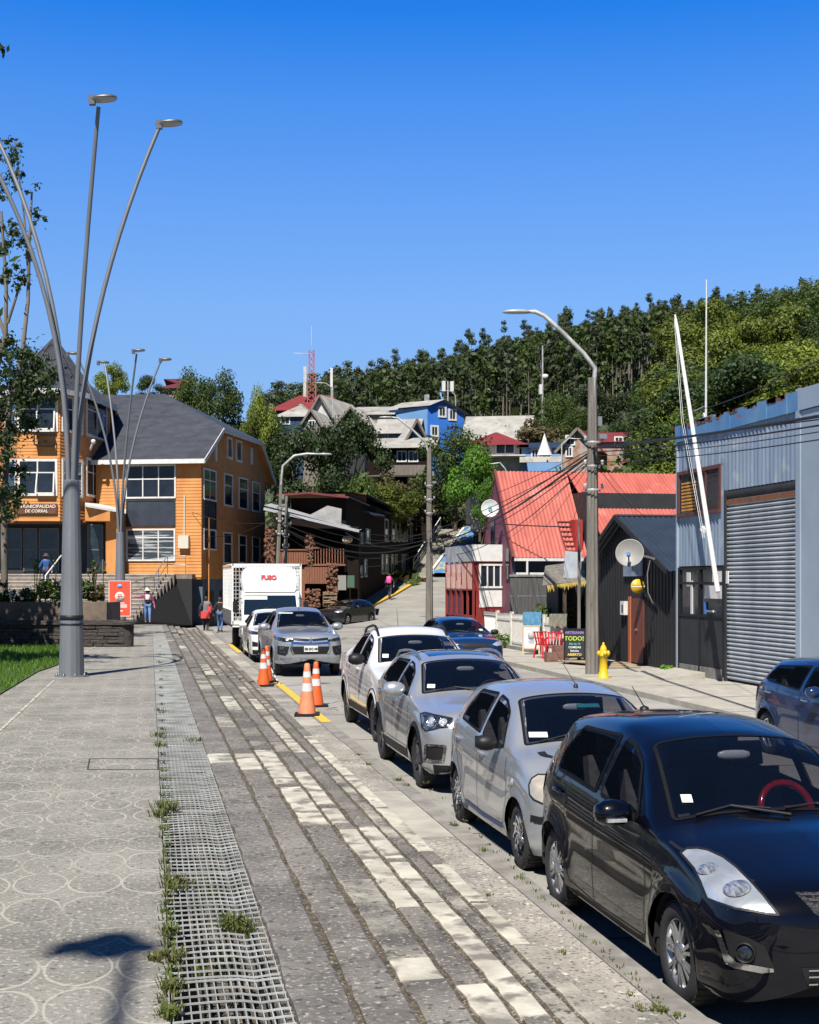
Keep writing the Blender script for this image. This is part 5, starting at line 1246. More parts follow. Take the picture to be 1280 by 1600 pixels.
slope(y0c-.3, zer-.14, ym, zap+.02); slope(yR_+.3, zel-.1, ym, zap+.02); b.tube([(-.36,ym,zap+.04),(8,ym,zap+.04)], .05, 6); rf = b.build('roof', m_rdk, cab)
b = MB(); b.bar((-.38,y0c-.3,zer-.16),(-.38,ym,zap+.0),.05,.14); b.bar((-.38,yR_+.3,zel-.12),(-.38,ym,zap+.0),.05,.14); b.build('bargeboard', m_blk, cab)
ya, yb = cyf(986), cyf(1007); zt4 = czf(996, 935); b = MB(); b.bx(-.04,.02,yb,ya,0.05,zt4); dr_ = b.build('door', mat('door_red_brown', (.20,.055,.03), (.13,.035,.02), scale=4, rough=.5, stretch=(1,5,.5)), cab)
b = MB(); b.bx(-.07,-.03,ya-.12,ya+.05,0,zt4+.05); b.build('door_post', mat('post_orange', (.42,.13,.05), rough=.6), dr_)
b = MB(); zz = czf(996,985); b.bx(-.09,-.04,yb+.45,yb+.55,zz,zz+.05); b.build('handle', m_steel, dr_)
# yellow round sign with white bar
def side_disc(par, name, Fx, px, py, r, m, off=-.06, th=.03):
    a = Fx.side(px, py); b = MB(); b.lathe([(.001,off-th),(r,off-th),(r,off),(.001,off)], (0,a[0],a[1]), 28, 0, 'X'); return b.build(name, m, par), a
a = Fc.side(996, 916, -.26); b = MB(); b.lathe([(.001,-.04),(.20,-.04),(.20,0),(.001,0)], (-.26,a[0],a[1]), 28, 0, 'Y'); o = b.build('round_sign', mat('sign_yellow', (.75,.42,.02), rough=.45), cab)
b = MB(); b.bx(-.46,-.06,a[0]-.05,a[0]-.042,a[1]-.03,a[1]+.02); b.build('sign_bar', m_wtrim, o); b = MB(); b.bx(-.455,-.065,a[0]-.05,a[0]-.042,a[1]+.02,a[1]+.032); b.build('sign_line', m_trim, o)
a = Fc.side(979, 950); b = MB(); b.bx(-.14,-.01,a[0]-.16,a[0]+.16,a[1]-.2,a[1]+.2); o = b.build('meter_box', m_wtrim, cab); b = MB(); b.bx(-.15,-.14,a[0]-.08,a[0]+.02,a[1]-.13,a[1]+.1); b.build('meter_window', m_trim, o)
# dish of the cabin
def dish(name, label, base, aim, r, m, parent_loc=None, text_=None, arm=True):
    t = thing(name, label, 'satellite dish', base); aim = Vector(aim).normalized(); M = aim.to_track_quat('Z', 'Y').to_matrix().to_4x4(); b = MB()
    prof = [(r*k/8, .30*r*(k/8)**2) for k in range(9)]; prof[0] = (.001, 0); b.lathe(prof, (0,0,0), 32, 0, 'Z', M=M); b.lathe([(x, z-.012) for x, z in prof], (0,0,0), 32, 0, 'Z', M=M); b.lathe([(r, .3*r-.015),(r+.02,.3*r-.008),(r+.02,.3*r+.008),(r,.3*r+.005)], (0,0,0), 32, 0, 'Z', M=M)
    b.build('reflector', m, t); b = MB(); b.tube([Vector((0,0,0)), -aim*.25, -aim*.25+Vector((.0,0,-.4))], .03, 8); b.build('mount', m_steel, t)
    if arm:
        b = MB(); f = M @ Vector((0, -r*.3, r*.95)); s_ = M @ Vector((0, -r, .25*r)); b.tube([s_, f], .02, 6); b.box(f, (.09,.09,.14), M=M); b.build('feed_arm', mat('feed_blue', (.03,.15,.45), rough=.4), t)
    return t
pd = P(996, 866, 36.2); aimc = (P(996,HORI,0.01)-pd); dish('satellite_dish', 'grey satellite dish with blue feed horn on the black cabin gable', (pd.x-.35, pd.y-.4, pd.z), (-.45,-.85,.25), .36, mat('dish_grey', (.30,.29,.27), (.24,.235,.22), scale=3, rough=.5))
a = Fc.side(992, 876); b = MB(); b.bx(-.08,-.03,a[0]-.75,a[0]+.75,a[1]-.45,a[1]+.45); o = b.build('backing_board', mat('board_blue_grey', (.16,.22,.30), (.28,.34,.40), scale=3, rough=.6), cab)
b = MB(); q0 = Vector((-.1, Fc.side(1018,866)[0], Fc.side(1018,866)[1])); q1 = Vector((-.5, Fc.side(1050,873)[0], Fc.side(1050,873)[1])); b.bar(q0+Vector((-.3,0,0)), q1, .05); b.tube([q1+Vector((0,.3,-.05)), q1+Vector((0,.5,-.4)), q1+Vector((0,.45,-.9)), q1+Vector((.2,.6,-1.2))], .02, 5); b.build('bracket_arm', m_steel, cab)
b = MB()
for k in range(3): b.box((-1.0-.15*k, cyf(1000)+.3*k-.4, .03+.03*k), (1.0,2.0,.03), rz=.2*k)
o = b.build('plywood_sheets', mat('plywood', (.42,.33,.22), (.32,.25,.17), scale=5, rough=.85)); o.location = (Fc.loc[0], Fc.loc[1], ZS); tag(o, 'loose plywood sheets lying before the cabin door', 'plywood sheets')
# ---------------------------------------------------------------- red roofed building
m_rr = mat('red_roof_sheet', (.50,.12,.088), (.37,.08,.06), scale=1.1, detail=10, stretch=(2.5,.5,.5), rough=.65, bump=.25, bscale=5, speck=(1.0,(.52,.19,.15),.60))
m_rrd = mat('roof_dark_red', (.17,.02,.025), (.11,.018,.02), scale=1.5, rough=.6)
m_purple = mat('purple_wall', (.20,.055,.09), (.14,.04,.07), scale=2, rough=.7)
rb_ = Fr(800, 56.5, ZS, 0.0); RL = rb_.loc
red = thing('red_roof_house', 'house with a steep salmon red corrugated roof and purple gable', 'house', RL, 0)
fx = lambda px, py, y=0: rb_.front(px, py, y)
zE = fx(850, 868)[1]; yrdg = 2.7; zRg = fx(850, 737, yrdg)[1]; xR1 = fx(915, 868)[0]; xR2 = fx(1100, 740, yrdg)[0]
b = MB(); b.corr((0, -.35, zE-.1), (xR1, 0, 0), (0, yrdg+.35, zRg-zE+.1), .17, .02)
zm1 = fx(950, 771, 1.2)[1]; b.corr((xR1, 1.0, zm1), (xR2-xR1, 0, 0), (0, yrdg-1.0, zRg-zm1), .17, .02)
zq0, zq1 = fx(1000, 850, -1.5)[1], fx(1000, 795, .6)[1]; b.corr((xR1+.3, -1.8, zq0-.2), (xR2-xR1-.3, 0, 0), (0, 2.4, zq1-zq0+.2), .17, .02)
b.corr((0, yrdg*2+.35, zE-.1), (xR2, 0, 0), (0, -yrdg-.35, zRg-zE+.1), .3, .02); b.build('roof', m_rr, red)
b = MB(); b.bx(xR1+.2, xR2, .9, 1.1, zE, zm1-.0); b.bx(xR1+.02,xR1+.2,.0,3,0,zm1); b.build('clerestory_wall', m_dkwall, red)
b = MB(); b.bx(xR1, xR2, .97, 1.05, zm1-.28, zm1-.05); b.bx(0,xR1,-.42,-.36,zE-.2,zE-.02) if 0 else None; b.build('fascia', m_rrd, red)
b = MB(); b.add([(.02,0,0),(.02,0,zE),(.02,yrdg,zRg-.1),(.02,yrdg*2,zE),(.02,yrdg*2,0)], [(0,1,2,3,4)]); b.bx(-.03,.02,.9,1.25,zE+.2,zRg-1.2) if 0 else None; b.build('gable_wall', m_purple, red)
b = MB(); b.bar((-.06,-.38,zE-.12),(-.06,yrdg,zRg+.02),.10,.2); b.build('bargeboard', m_rrd, red)
for q9 in ((yrdg+.15,yrdg+.75,zE-.1,zE+1.6),(.35,.85,zE-1.0,zE+.3)): b = MB(); b.bx(-.04,.0,*q9); b.build('gable_window', m_win, red)
b = MB(); b.bx(.05, xR1, .05, .2, 0, zE); b.build('front_wall', mat('wall_blue_grey', (.11,.17,.24), (.3,.34,.38), scale=1.2, rough=.7, lo=.55, hi=.7), red)
b = MB(); b.bx(0, xR1, -.44, -.34, zE-.24, zE-.12); b.tube([(fx(820,868)[0],-.4,zE-.2),(fx(820,868)[0],-.4,0)], .05, 8); b.build('gutter', m_wtrim, red)
zs_ = fx(850,899)[1]; b = MB(); b.bx(fx(806,899)[0], fx(872,899)[0], -.12, .0, zs_, zs_+.12); b.build('window_sill', m_wtrim, red)
b = MB(); b.bx(fx(806,899)[0], fx(872,899)[0], .0, .04, zs_+.12, zE-.25); b.build('strip_window', m_win, red)
# red wall scrap and ladder on the roof
b = MB(); x0_, z1_ = fx(895,758,.9); x1_, z0_ = fx(912,858,-.1); b.bx(x1_-.36,x1_-.04,-.1,.7,z0_-.1,z0_+1.25); b.build('red_shed_wall', mat('wall_bright_red', (.42,.025,.02), rough=.6), red)
b = MB(); xa = fx(884,860)[0]
for k in range(7): t = .06+k*.055; yy, zz = -.35+t*(yrdg+.35), zE-.1+t*(zRg-zE+.1); b.bar((xa-.05*k*.2, yy, zz+.06),(xa+.62-.05*k*.2, yy, zz+.06),.05)
for o_ in (0,.62): b.bar((xa+o_,-.3,zE),(xa+o_-.1,.9,zE-.1+.42*(zRg-zE)),.05)
b.build('roof_ladder', m_rrd, red)
pd = P(766, 795, 57.5); t_ = dish('satellite_dish', 'white satellite dish with a pale teal letter e beside the purple gable', (pd.x, pd.y, pd.z), (-.28,-.95,.12), .36, mat('dish_white', (.70,.71,.70), (.62,.63,.62), scale=3, rough=.45), arm=False)
v = Vector((-.28,-.95,.12)).normalized(); eu = v.to_track_quat('Z','Y').to_euler(); te = text('e', .42, mat('teal_print', (.12,.45,.50), rough=.5), t_, v*.09+Vector((0,0,.05)), eu, bold=.006); te.rotation_euler = (rad(90)-math.asin(.12), 0, math.atan2(v.x, -v.y))
# grey board wall between the booth and the snack shack
m_gw = mat('grey_weathered_boards', (.115,.11,.105), (.07,.068,.065), scale=5, rough=.9, stretch=(6,6,.4), bump=.4, bscale=12)
Fw = Fr(797, 52.5, ZS, 0.0); gw = thing('board_fence', 'tall grey weathered board wall below the red roof eaves', 'board wall', Fw.loc, 0); x1 = Fw.front(908,900)[0]; zt5 = Fw.front(850,901)[1]; b = MB(); x = 0
while x < x1: b.bx(x, x+.145, -.02+R.uniform(-.006,.006), .03, 0, zt5+R.uniform(-.02,.02)); x += .15
b.build('boards', m_gw, gw); b = MB(); b.bx(-.02,x1,-.06,.06,zt5,zt5+.08); b.build('coping', m_kerb, gw); b = MB(); b.bx(0,x1,-.025,-.0205,zt5*.42,zt5*.42+.015); b.bx(0,x1,-.025,-.0205,zt5*.7,zt5*.7+.015); b.build('batten', m_pale, gw)
# ---------------------------------------------------------------- red and white kiosk booth
Fk = Fr(742, 58, ZS, 0.0)
kb = thing('kiosk_booth', 'red framed kiosk with white fascia, white barred window and striped shading', 'kiosk', Fk.loc, 0)
kx = lambda px, py, y=0: Fk.front(px, py, y)
xa, xb = kx(742,900)[0], kx(797,900)[0]; zf1, zf0 = kx(770,851)[1], kx(770,877)[1]; m_kred = mat('kiosk_red', (.26,.03,.025), (.18,.02,.02), scale=3, rough=.5)
b = MB(); b.bx(xa,xb,0,2.5,.3,zf0); b.build('wall', m_kred, kb)
b = MB(); b.bx(xa-.05,xb+.05,-.12,2.6,zf0,zf1); b.build('fascia', m_wtrim, kb)
window(kb, kx(751,884)[0], kx(792,884)[0], kx(770,916)[1], kx(770,884)[1], 0, nx=4, prow=.07, fw=.08); b = MB(); b.bx(kx(757,930)[0], kx(790,930)[0], -.05, 0, kx(770,948)[1], kx(770,922)[1]); b.bx(kx(749,930)[0],kx(792,930)[0],-.03,-.0,kx(770,949)[1],kx(770,917)[1]); b.build('white_panel', m_wtrim, kb)
# left flank (runs back to the corner)
px1_ = 700; b = MB(); yk1 = Fk.side(700, 960)[0]
for k in range(6): yy = yk1*k/5; b.bar((0-.06, yy, .02), (-.06, yy, zf0), .10, .10)
b.bar((-.06,0,zf0*.62),(-.06,yk1,zf0*.62),.08); b.bar((-.06,0,.85),(-.06,yk1,.85),.08); b.build('red_posts', m_kred, kb)
b = MB(); b.bx(.0,.05,0,yk1,.85,zf0*.62-.05); b.build('side_glass', mat('side_glass', (.05,.06,.11), rough=.15, spec=.6), kb)
b = MB(); b.bx(-.02,.03,0,yk1,0,.85); b.build('lower_panel', m_kred, kb)
b = MB()
for k in range(26): yy = yk1*k/26; b.bar((-.09,yy,zf0*.62),(-.09,yy+.25,zf0-.05),.035,.02)
b.build('lattice', mat('lattice_pink', (.42,.25,.22), rough=.7), kb)
b = MB(); b.bx(-.12,.2,0,yk1,zf0,zf1); b.build('side_fascia', mat('fascia_worn', (.50,.52,.53), (.28,.30,.33), scale=2, rough=.6), kb)
b = MB(); b.bx(-.9,-.5,yk1-.6,yk1-.2,.0,.6); b.build('blue_crate', mat('crate_blue', (.18,.45,.65), rough=.5), None); o = [x for x in bpy.data.objects if x.name.startswith('blue_crate')][0]; o.location = Fk.loc; tag(o, 'pale blue crate standing at the far corner of the kiosk', 'crate')
# white fence beside the pavement
Ff = Fr(880, 41.5, ZS, 0.0); fe = thing('white_fence', 'old white painted wooden fence with lattice panels along the pavement', 'fence', Ff.loc, 0)
yF1 = Ff.side(745, 980)[0]; m_fw = mat('fence_white', (.78,.75,.68), (.60,.57,.50), scale=6, rough=.85, bump=.3); zfe = 1.22
y = 0; k = 0
while y < yF1-1.2:
    b = MB(); b.bx(-.06,.06,y-.06,y+.06,0,zfe+.08); b.build('fence_post', m_fw, fe); b = MB(); ty = k%3
    if ty == 0:
        yy = y+.1
        b.bx(-.035,-.02,y,y+2,.3,.38); b.bx(-.035,-.02,y,y+2,zfe-.25,zfe-.17)
        while yy < y+1.9: b.bx(-.02,.02,yy,yy+.085,.08,zfe+R.uniform(-.02,.02)); yy += .14
    elif ty == 1:
        b.bx(-.03,.03,y+.06,y+1.94,.4,.5); b.bx(-.03,.03,y+.06,y+1.94,zfe-.12,zfe); 
        for q in range(13): b.bar((0,y+.06+q*.145,.5),(0,min(y+1.94,y+.06+q*.145+.35),zfe-.12),.03,.02); b.bar((.02,min(y+1.94,y+.06+q*.145+.35),.5),(.02,y+.06+q*.145,zfe-.12),.03,.02)
        b.bx(-.02,.02,y+.06,y+1.94,.05,.4)
    else:
        for q in range(12): b.bx(-.02,.02,y+.1+q*.155,y+.17+q*.155,.08,zfe)
        b.bx(-.03,.03,y,y+2,.2,.28); b.bx(-.03,.03,y,y+2,zfe-.2,zfe-.12)
    b.build('fence_panel', m_fw, fe); y += 2; k += 1
b = MB(); b.bx(-.12,.12,0,yF1,-.05,.12); b.build('fence_base', m_kerb, fe)
# thatched snack shack with hanging sheet
Fs = Fr(880, 44, ZS, 0.0); sh = thing('snack_shack', 'dark open shack with a fringed grey awning and a hanging white sheet', 'shack', Fs.loc, 0); sx = lambda px, py, y=0: Fs.front(px, py, y)
x0s, x1s = sx(872,950)[0], sx(925,950)[0]; zsr = sx(900,912)[1]
b = MB(); b.bx(x0s,x1s,1.2,1.3,0,zsr); b.bx(x0s,x0s+.08,0,1.2,0,zsr); b.bx(x1s-.08,x1s,0,1.2,0,zsr); b.build('wall', m_blk, sh)
b = MB(); a = sx(846,912,-.6); c = sx(915,905,-.6); b.add([(a[0],-.7,a[1]-.05),(c[0],-.7,c[1]-.05),(c[0],1.3,c[1]+.55),(a[0]+.7,1.3,a[1]+.6)], [(0,1,2,3)]); b.build('awning', mat('awning_grey', (.22,.20,.17), (.12,.11,.09), scale=8, rough=.9), sh)
b = MB()
for k in range(22):
    t = k/22; x = a[0]+.15+(c[0]-a[0]-.15)*t; z = a[1]-.05+(c[1]-a[1])*t; b.add([(x,-.71,z),(x+.10,-.71,z),(x+.05,-.72,z-R.uniform(.12,.26))], [(0,1,2)])
b.build('fringe', mat('fringe_yellow', (.50,.36,.08), rough=.8), sh)
b = MB(); q0, q1 = sx(878,862), sx(904,904); b.box(((q0[0]+q1[0])/2,-.25,(q0[1]+q1[1])/2), (q1[0]-q0[0],.06,q0[1]-q1[1]), M=Matrix.Rotation(rad(4),4,'Y')); b.build('hanging_sheet', mat('sheet_pale', (.50,.54,.58), (.38,.42,.47), scale=4, rough=.6), sh)
b = MB(); b.bx(x0s,x0s+.1,-.6,-.5,0,zsr); b.bx(x1s-.15,x1s,-.65,-.5,0,zsr); b.build('post', mat('post_dark', (.07,.05,.035), rough=.8), sh)
# towels on the fence
for nm, lab, px0, px1, py0, py1, cc in (('cloth','light blue printed cloth draped over the white fence',817,846,956,978,(.15,.42,.62)),('cloth','grey and yellow cloth draped over the end of the fence',858,886,959,980,(.33,.33,.22))):
    b = MB(); N = 10; vs = []
    for i in range(N+1):
        for j in range(6):
            px = px0+(px1-px0)*i/N; py = py0+(py1-py0)*j/5*(1-.12*math.sin(i*1.7)); a = Ff.side(px, py, -.12); vs.append((-.10-.03*math.sin(i*1.3+j*.5), a[0] if px < 880 else a[0], a[1]))
    b.add(vs, [(i*6+j, i*6+j+1, (i+1)*6+j+1, (i+1)*6+j) for i in range(N) for j in range(5)], 0, True); o = b.build(nm, mat('cloth_%d'%px0, cc, tuple(min(1, q*1.5) for q in cc), scale=6, rough=.9, lo=.5, hi=.6)); o.location = Ff.loc; tag(o, lab, 'cloth')
# ---------------------------------------------------------------- carved wooden restaurant / dark boarded building
m_dkw = mat('dark_brown_boards', (.019,.011,.008), (.011,.007,.006), scale=4, rough=.9, spec=.15, stretch=(1,1,6), bump=.2)
m_carv = mat('carved_timber', (.22,.095,.05), (.09,.04,.024), scale=9, rough=.7, bump=.9, bscale=14, stretch=(1,1,.5), dist=.06)
m_tim = mat('red_timber', (.26,.10,.05), (.17,.06,.03), scale=6, rough=.7, stretch=(5,5,.4))
m_bwin = mat('window_pale_frame', (.50,.50,.42), rough=.6)
TB = PHI+math.atan(210/FPX); Fb = Fr(541, 82, -.95, TB); bk = thing('dark_boarded_building', 'long dark brown boarded building with grey gable roofs and tall narrow windows', 'building', Fb.loc, Fb.rot)
eaz = Fb.side(600, 797)[1]; Db = Fb.side(652, 850)[0]; fxl = Fb.front(455, 850)[0]
b = MB(); b.bx(fxl, 0, 0, Db, 0, eaz); zz = .2
while zz < eaz: b.bx(0, .012, 0, Db, zz, zz+.02); zz += .22
b.build('wall', m_dkw, bk)
zap2 = Fb.front(512, 778)[1]; xap = fxl/2-.4; zap3 = zap2+.3
b = MB()
for (ya, yb, xo, zo) in ((-1.0, 9, 0, 0), (9.0, Db+.5, .3, .7)):
    xa_, xb_ = fxl-.7, .3; b.add([(xa_,ya,eaz-.1+zo),(xap+xo,ya,zap3+zo),(xap+xo,yb,zap3+zo),(xa_,yb,eaz-.1+zo)], [(0,1,2,3)]); b.corr((xb_,ya,eaz-.25+zo),(0,yb-ya,0),(xap+xo-xb_,0,zap3-eaz+.25),.2,.02)
    b.add([(fxl,ya+.4,eaz-.3),(0,ya+.4,eaz-.3),(0,ya+.4,eaz-.1+zo),(xap+xo,ya+.4,zap3-.1+zo),(fxl,ya+.4,eaz-.1+zo)],[(0,1,2,3,4)],1)
b.build('roof', [m_slate, m_tim], bk)
b = MB(); b.bar((fxl-.7,-1.02,eaz-.15),(xap,-1.02,zap3-.05),.06,.12); b.bar((xap,-1.02,zap3-.05),(.3,-1.02,eaz-.3),.06,.12); b.build('bargeboard', m_rrd, bk)
for pp in (((513,779,87),(588,804,91),(602,806,97),(527,776,95)),((534,769,99),(602,799,101),(648,811,117),(552,770,111))):
    b = MB(); vs_ = [Fb.loc_of(P(*q)) for q in pp]; b.prism(vs_, (0,0,-.12)); b.build('roof_sheet', m_slate, bk)
for (rows_, y0w, y1w) in ((((601,606),(612,617),(619,624),(626,631),(633,636),(641,644)), 812, 845), (((596,599),(602,606),(611,614),(617,620),(628,631),(633,637)), 868, 895)):
    for (pa, pb_) in rows_:
        a, z1 = Fb.side(pa, y0w); c, z0 = Fb.side(pb_, y1w); window(bk, a, max(c, a+.5), z0, z1, 0, side=1, fm=m_bwin, fw=.11)
for q in ((563,834,566,848),(572,828,577,848),(562,886,565,900),(569,876,572,899)):
    a, z1 = Fb.side(q[0], q[1]); c, z0 = Fb.side(q[2], q[3]); window(bk, a, c, z0, z1, 0, side=1, fm=m_bwin, fw=.11)
# carved front terrace
Fv = Fr(540, 78, -.95, PHI); cv = thing('carved_restaurant_terrace', 'rustic terrace of carved red timber with balcony rails and a white awning roof', 'terrace', Fv.loc, Fv.rot); vx = lambda px, py, y=0: Fv.front(px, py, y)
def vbox(mb, p0, p1, q0, q1, y0, y1, mi=0): a = vx(p0, q0); c = vx(p1, q1); mb.bx(a[0], c[0], y0, y1, c[1], a[1], mi)
b = MB(); vbox(b, 415,560,822,980, 3.5,3.7); vbox(b,538,560,822,950,0.6,3.5); b.build('back_wall', m_dkw, cv)
def carved(mb, p0, p1, q0, q1, y, n):
    a = vx(p0, q0); c = vx(p1, q1)
    for k in range(n):
        x = R.uniform(a[0], c[0]); z = R.uniform(c[1], a[1]); r = R.uniform(.06,.15); M = Matrix.Rotation(R.uniform(0,3),4,'Z') @ Matrix.Rotation(R.uniform(0,3),4,'X'); mb.lathe([(.001,r),(r*.6,r*.6),(r*.8,0),(r*.5,-r*.7),(.001,-r*1.1)], (x,y+R.uniform(-.12,.12),z), 7, 0, 'Z', M=M)
b = MB(); carved(b,414,428,825,880,.2,110); carved(b,478,489,836,885,.2,90); carved(b,512,527,882,925,0,110); carved(b,478,500,922,948,0,90); carved(b,505,526,926,945,0,20); vbox(b,414,428,822,885,.15,.4); vbox(b,479,488,836,885,.15,.4); vbox(b,514,526,880,945,.05,.3); b.build('carved_figures', m_carv, cv)
b = MB(); a = vx(434,858)
for p0,p1,q0,q1 in ((434,478,858,860),(434,478,880,882),(489,540,881,884),(489,500,855,857)): vbox(b,p0,p1,q0,q1,0,.25)
k = 436
while k < 478: vbox(b,k,k+3.2,860,881,.08,.14); k += 3.8
k = 492
while k < 540: vbox(b,k,k+1.4,857,882,.1,.16); k += 4.4
b.build('balcony_rail', m_tim, cv)
b = MB(); k = 476
while k < 511: vbox(b,k,k+3.6,886,912,R.uniform(-.02,.02),.12); k += 4.0
vbox(b,426,476,886,960,.2,.3); b.build('timber_front', m_tim, cv)
b = MB()
for k in range(9): zz = 926+k*2.6; a = vx(505,zz); c = vx(527,zz); b.tube([(a[0],R.uniform(-.3,.1),a[1]),(c[0],R.uniform(-.3,.1),c[1])], .055, 6)
b.build('log_stack', mat('logs', (.30,.22,.14), (.15,.10,.06), scale=8, rough=.9), cv)
b = MB(); p1_, p2_ = vx(414,793,0), vx(562,829,0); b.add([(p1_[0],-.6,p1_[1]+.1),(p2_[0],-.6,p2_[1]),(p2_[0],3.6,p2_[1]+.2),(p1_[0],3.6,p1_[1]+.45)], [(0,1,2,3)]); b.bar((p1_[0],-.6,p1_[1]-.1),(p2_[0],-.6,p2_[1]-.05),.1,.16); b.build('awning_roof', mat('roof_white_sheet', (.45,.47,.49), (.34,.36,.38), scale=1, rough=.5), cv)
b = MB(); a = vx(470,806,2); c = vx(534,822,2); d_ = vx(512,790,2); b.add([(a[0],1.2,a[1]-.3),(c[0],1.2,c[1]),(c[0],2.0,vx(534,795,2)[1]),(d_[0],2.0,d_[1])], [(0,1,2,3)]); b.build('sheet_metal_gable', mat('sheet_grey', (.22,.22,.22), (.15,.15,.15), scale=2, rough=.5), cv)
b = MB(); o_ = vx(543,843,-.1); b.lathe([(.001,-.06),(.30,-.06),(.30,0),(.001,0)], (0,0,0), 24, 0, 'Y', M=Matrix.Diagonal((1,1,.72,1))); o = b.build('oval_sign', mat('sign_cream', (.66,.62,.42), rough=.5), cv); o.location = (o_[0],-.1,o_[1]); text('Café', .22, m_tim, o, (0,-.08,0), (rad(90),0,0), ext=.004) if 0 else None
b = MB(); b.lathe([(.14,-.02),(.20,-.02),(.20,0)], (0,-.07,0), 14, 0, 'Y'); b.bx(-.04,.04,-.09,-.06,-.12,.12); b.build('sign_emblem', m_tim, o)
b = MB(); vbox(b,528,541,899,922,-.05,.02); b.build('notice_panel', mat('panel_grey',(.25,.25,.22),rough=.6), cv); b = MB(); vbox(b,543,554,899,918,-.05,.02); b.build('notice_panel', mat('panel_green',(.05,.12,.07),rough=.6), cv)
# ---------------------------------------------------------------- public stair on the hill and its mural wall
BL, BR, TL, TR = P(648,894,115), P(675,894,115), P(690,827,128), P(725,827,128)
hs = thing('hill_stairway', 'long straight concrete stairway climbing the hill beside a blue mural wall', 'stairway', BL, 0); O_ = Vector(BL)
L0, R0, L1, R1 = Vector((0,0,0)), BR-O_, TL-O_, TR-O_; nS = 26; b = MB()
for k in range(nS):
    t0, t1 = k/nS, (k+1)/nS; a, c = L0.lerp(L1,t0), R0.lerp(R1,t0); a2, c2_ = L0.lerp(L1,t1), R0.lerp(R1,t1); zt9 = a2.z
    top4 = [Vector((v.x,v.y,zt9)) for v in (a,c,c2_,a2)]; b.prism(top4, (0,0,-1.6))
b.build('treads', m_pave, hs)
b = MB(); b.bar(R0+Vector((.1,0,.1)), R1+Vector((.1,0,.1)), .22, .5); b.build('stringer', m_wtrim, hs)
b = MB(); b.bar(L0+Vector((-.1,0,.1)), L1+Vector((-.1,0,.1)), .22, .5); b.build('stringer', m_kerb, hs)
for sd_ in ((L0,L1),):
    b = MB()
    for hh in (1.0,.55): b.tube([sd_[0]+Vector((-.1,0,hh+.1)), sd_[1]+Vector((-.1,0,hh+.1))], .05, 6)
    for k in range(8): q = sd_[0].lerp(sd_[1],k/7)+Vector((-.1,0,0)); b.tube([q, q+Vector((0,0,1.1))], .04, 6)
    b.build('handrail', m_wtrim, hs)
a_ = P(676,893,114.5); mw = thing('mural_wall', 'low wall painted with a blue and ochre mural beside the hill stairway', 'wall', a_, 0); b = MB()
pts = [P(676,895,114.5)-a_, P(765,895,114.5)-a_, P(765,822,127)-a_, P(728,822,127.5)-a_]; b.prism(pts, (.25,0,0)); b.build('wall', mat('mural', (.06,.20,.42), (.38,.34,.20), scale=.8, rough=.8, lo=.5, hi=.56, speck=(1.1,(.55,.58,.55),.62)), mw)
# ================================================================ STREET FURNITURE
m_pole = mat('pole_grey_paint', (.20,.215,.235), (.155,.168,.185), scale=4, rough=.5, metal=.2, stretch=(1,1,.25), speck=(8,(.30,.31,.32),.72), bump=.1, bscale=10)
m_head = mat('lamp_head_grey', (.13,.135,.14), rough=.4, metal=.4); m_diff = mat('lamp_diffuser', (.40,.41,.41), rough=.3)
def arm_lamp(label, base, arms, sleeve=3.54, hw=.38, hl=.86):
    t = thing('multi_arm_lamp', label, 'street lamp', base, 0, 'tall curved-arm lamps along the promenade')
    b = MB(); b.lathe([(.30,0),(.30,.02),(.225,.025),(.225,.03),(.212,.6),(.175,sleeve*.6),(.14,sleeve),(.13,sleeve+.01),(.001,sleeve)], (0,0,0), 16, 0, smooth=False); sl = b.build('sleeve', m_pole, t)
    b = MB()
    for k in range(8): a = k*math.pi/4+.3; b.lathe([(.001,.07),(.022,.07),(.022,0)], (.265*math.cos(a),.265*math.sin(a),0), 6)
    b.build('anchor_bolts', m_head, sl)
    b = MB(); b.lathe([(.200,1.02),(.212,1.03),(.212,1.10),(.200,1.11)], (0,0,0), 16); b.lathe([(.202,.93),(.214,.935),(.214,.96),(.202,.965)], (0,0,0), 16); b.build('strap', m_trim, sl)
    for (ex, ey, ez, pw) in arms:
        h = math.hypot(ex, ey); ux, uy = ex/h, ey/h; pts = []
        for k in range(15):
            s_ = k/14; z = sleeve-.5+(ez-sleeve+.5)*s_; r = .055+(h-.055)*(s_**pw); pts.append((ux*r, uy*r, z))
        b = MB(); b.tube(pts, [.050-.014*k/14 for k in range(15)], 10); a_ = b.build('arm', m_pole, t)
        b = MB(); b.box((0,0,.0), (.10,.10,.22)); 
        M = Matrix.Rotation(-PHI+(0 if ux > -.2 else math.pi), 4, 'Z') @ Matrix.Rotation(rad(-4), 4, 'Y')
        pr = [(.001,.07),(.12,.065),(.25,.04),(.29,.0),(.27,-.025),(.001,-.03)]
        b = MB(); b.lathe(pr, (0,0,0), 20, 0, 'Z', M=M @ Matrix.Diagonal((hl,hw,.8,1))); b.box((-.18,0,-.05),(.10,.10,.16), M=M); hd = b.build('lamp_head', m_head, a_); hd.location = (pts[-1][0]+ux*.18, pts[-1][1]+uy*.18, pts[-1][2]+.10)
        b = MB(); b.lathe([(.26,-.028),(.24,-.05),(.001,-.055)], (0,0,0), 20, 0, 'Z', M=M @ Matrix.Diagonal((.98,.5,.9,1))); b.build('diffuser', m_diff, hd) 
    return t
def camdir(lat, dep): return (lat*CP+dep*SP, dep*CP-lat*SP)
l1 = GP(112, 1057)
ar1 = [(*camdir(.72,-1.0), 9.95, 1.5), (*camdir(1.52,.35), 10.05, 1.9), (*camdir(-1.95,-.35), 10.25, 2.45), (*camdir(-1.80,.5), 10.5, 2.4)]
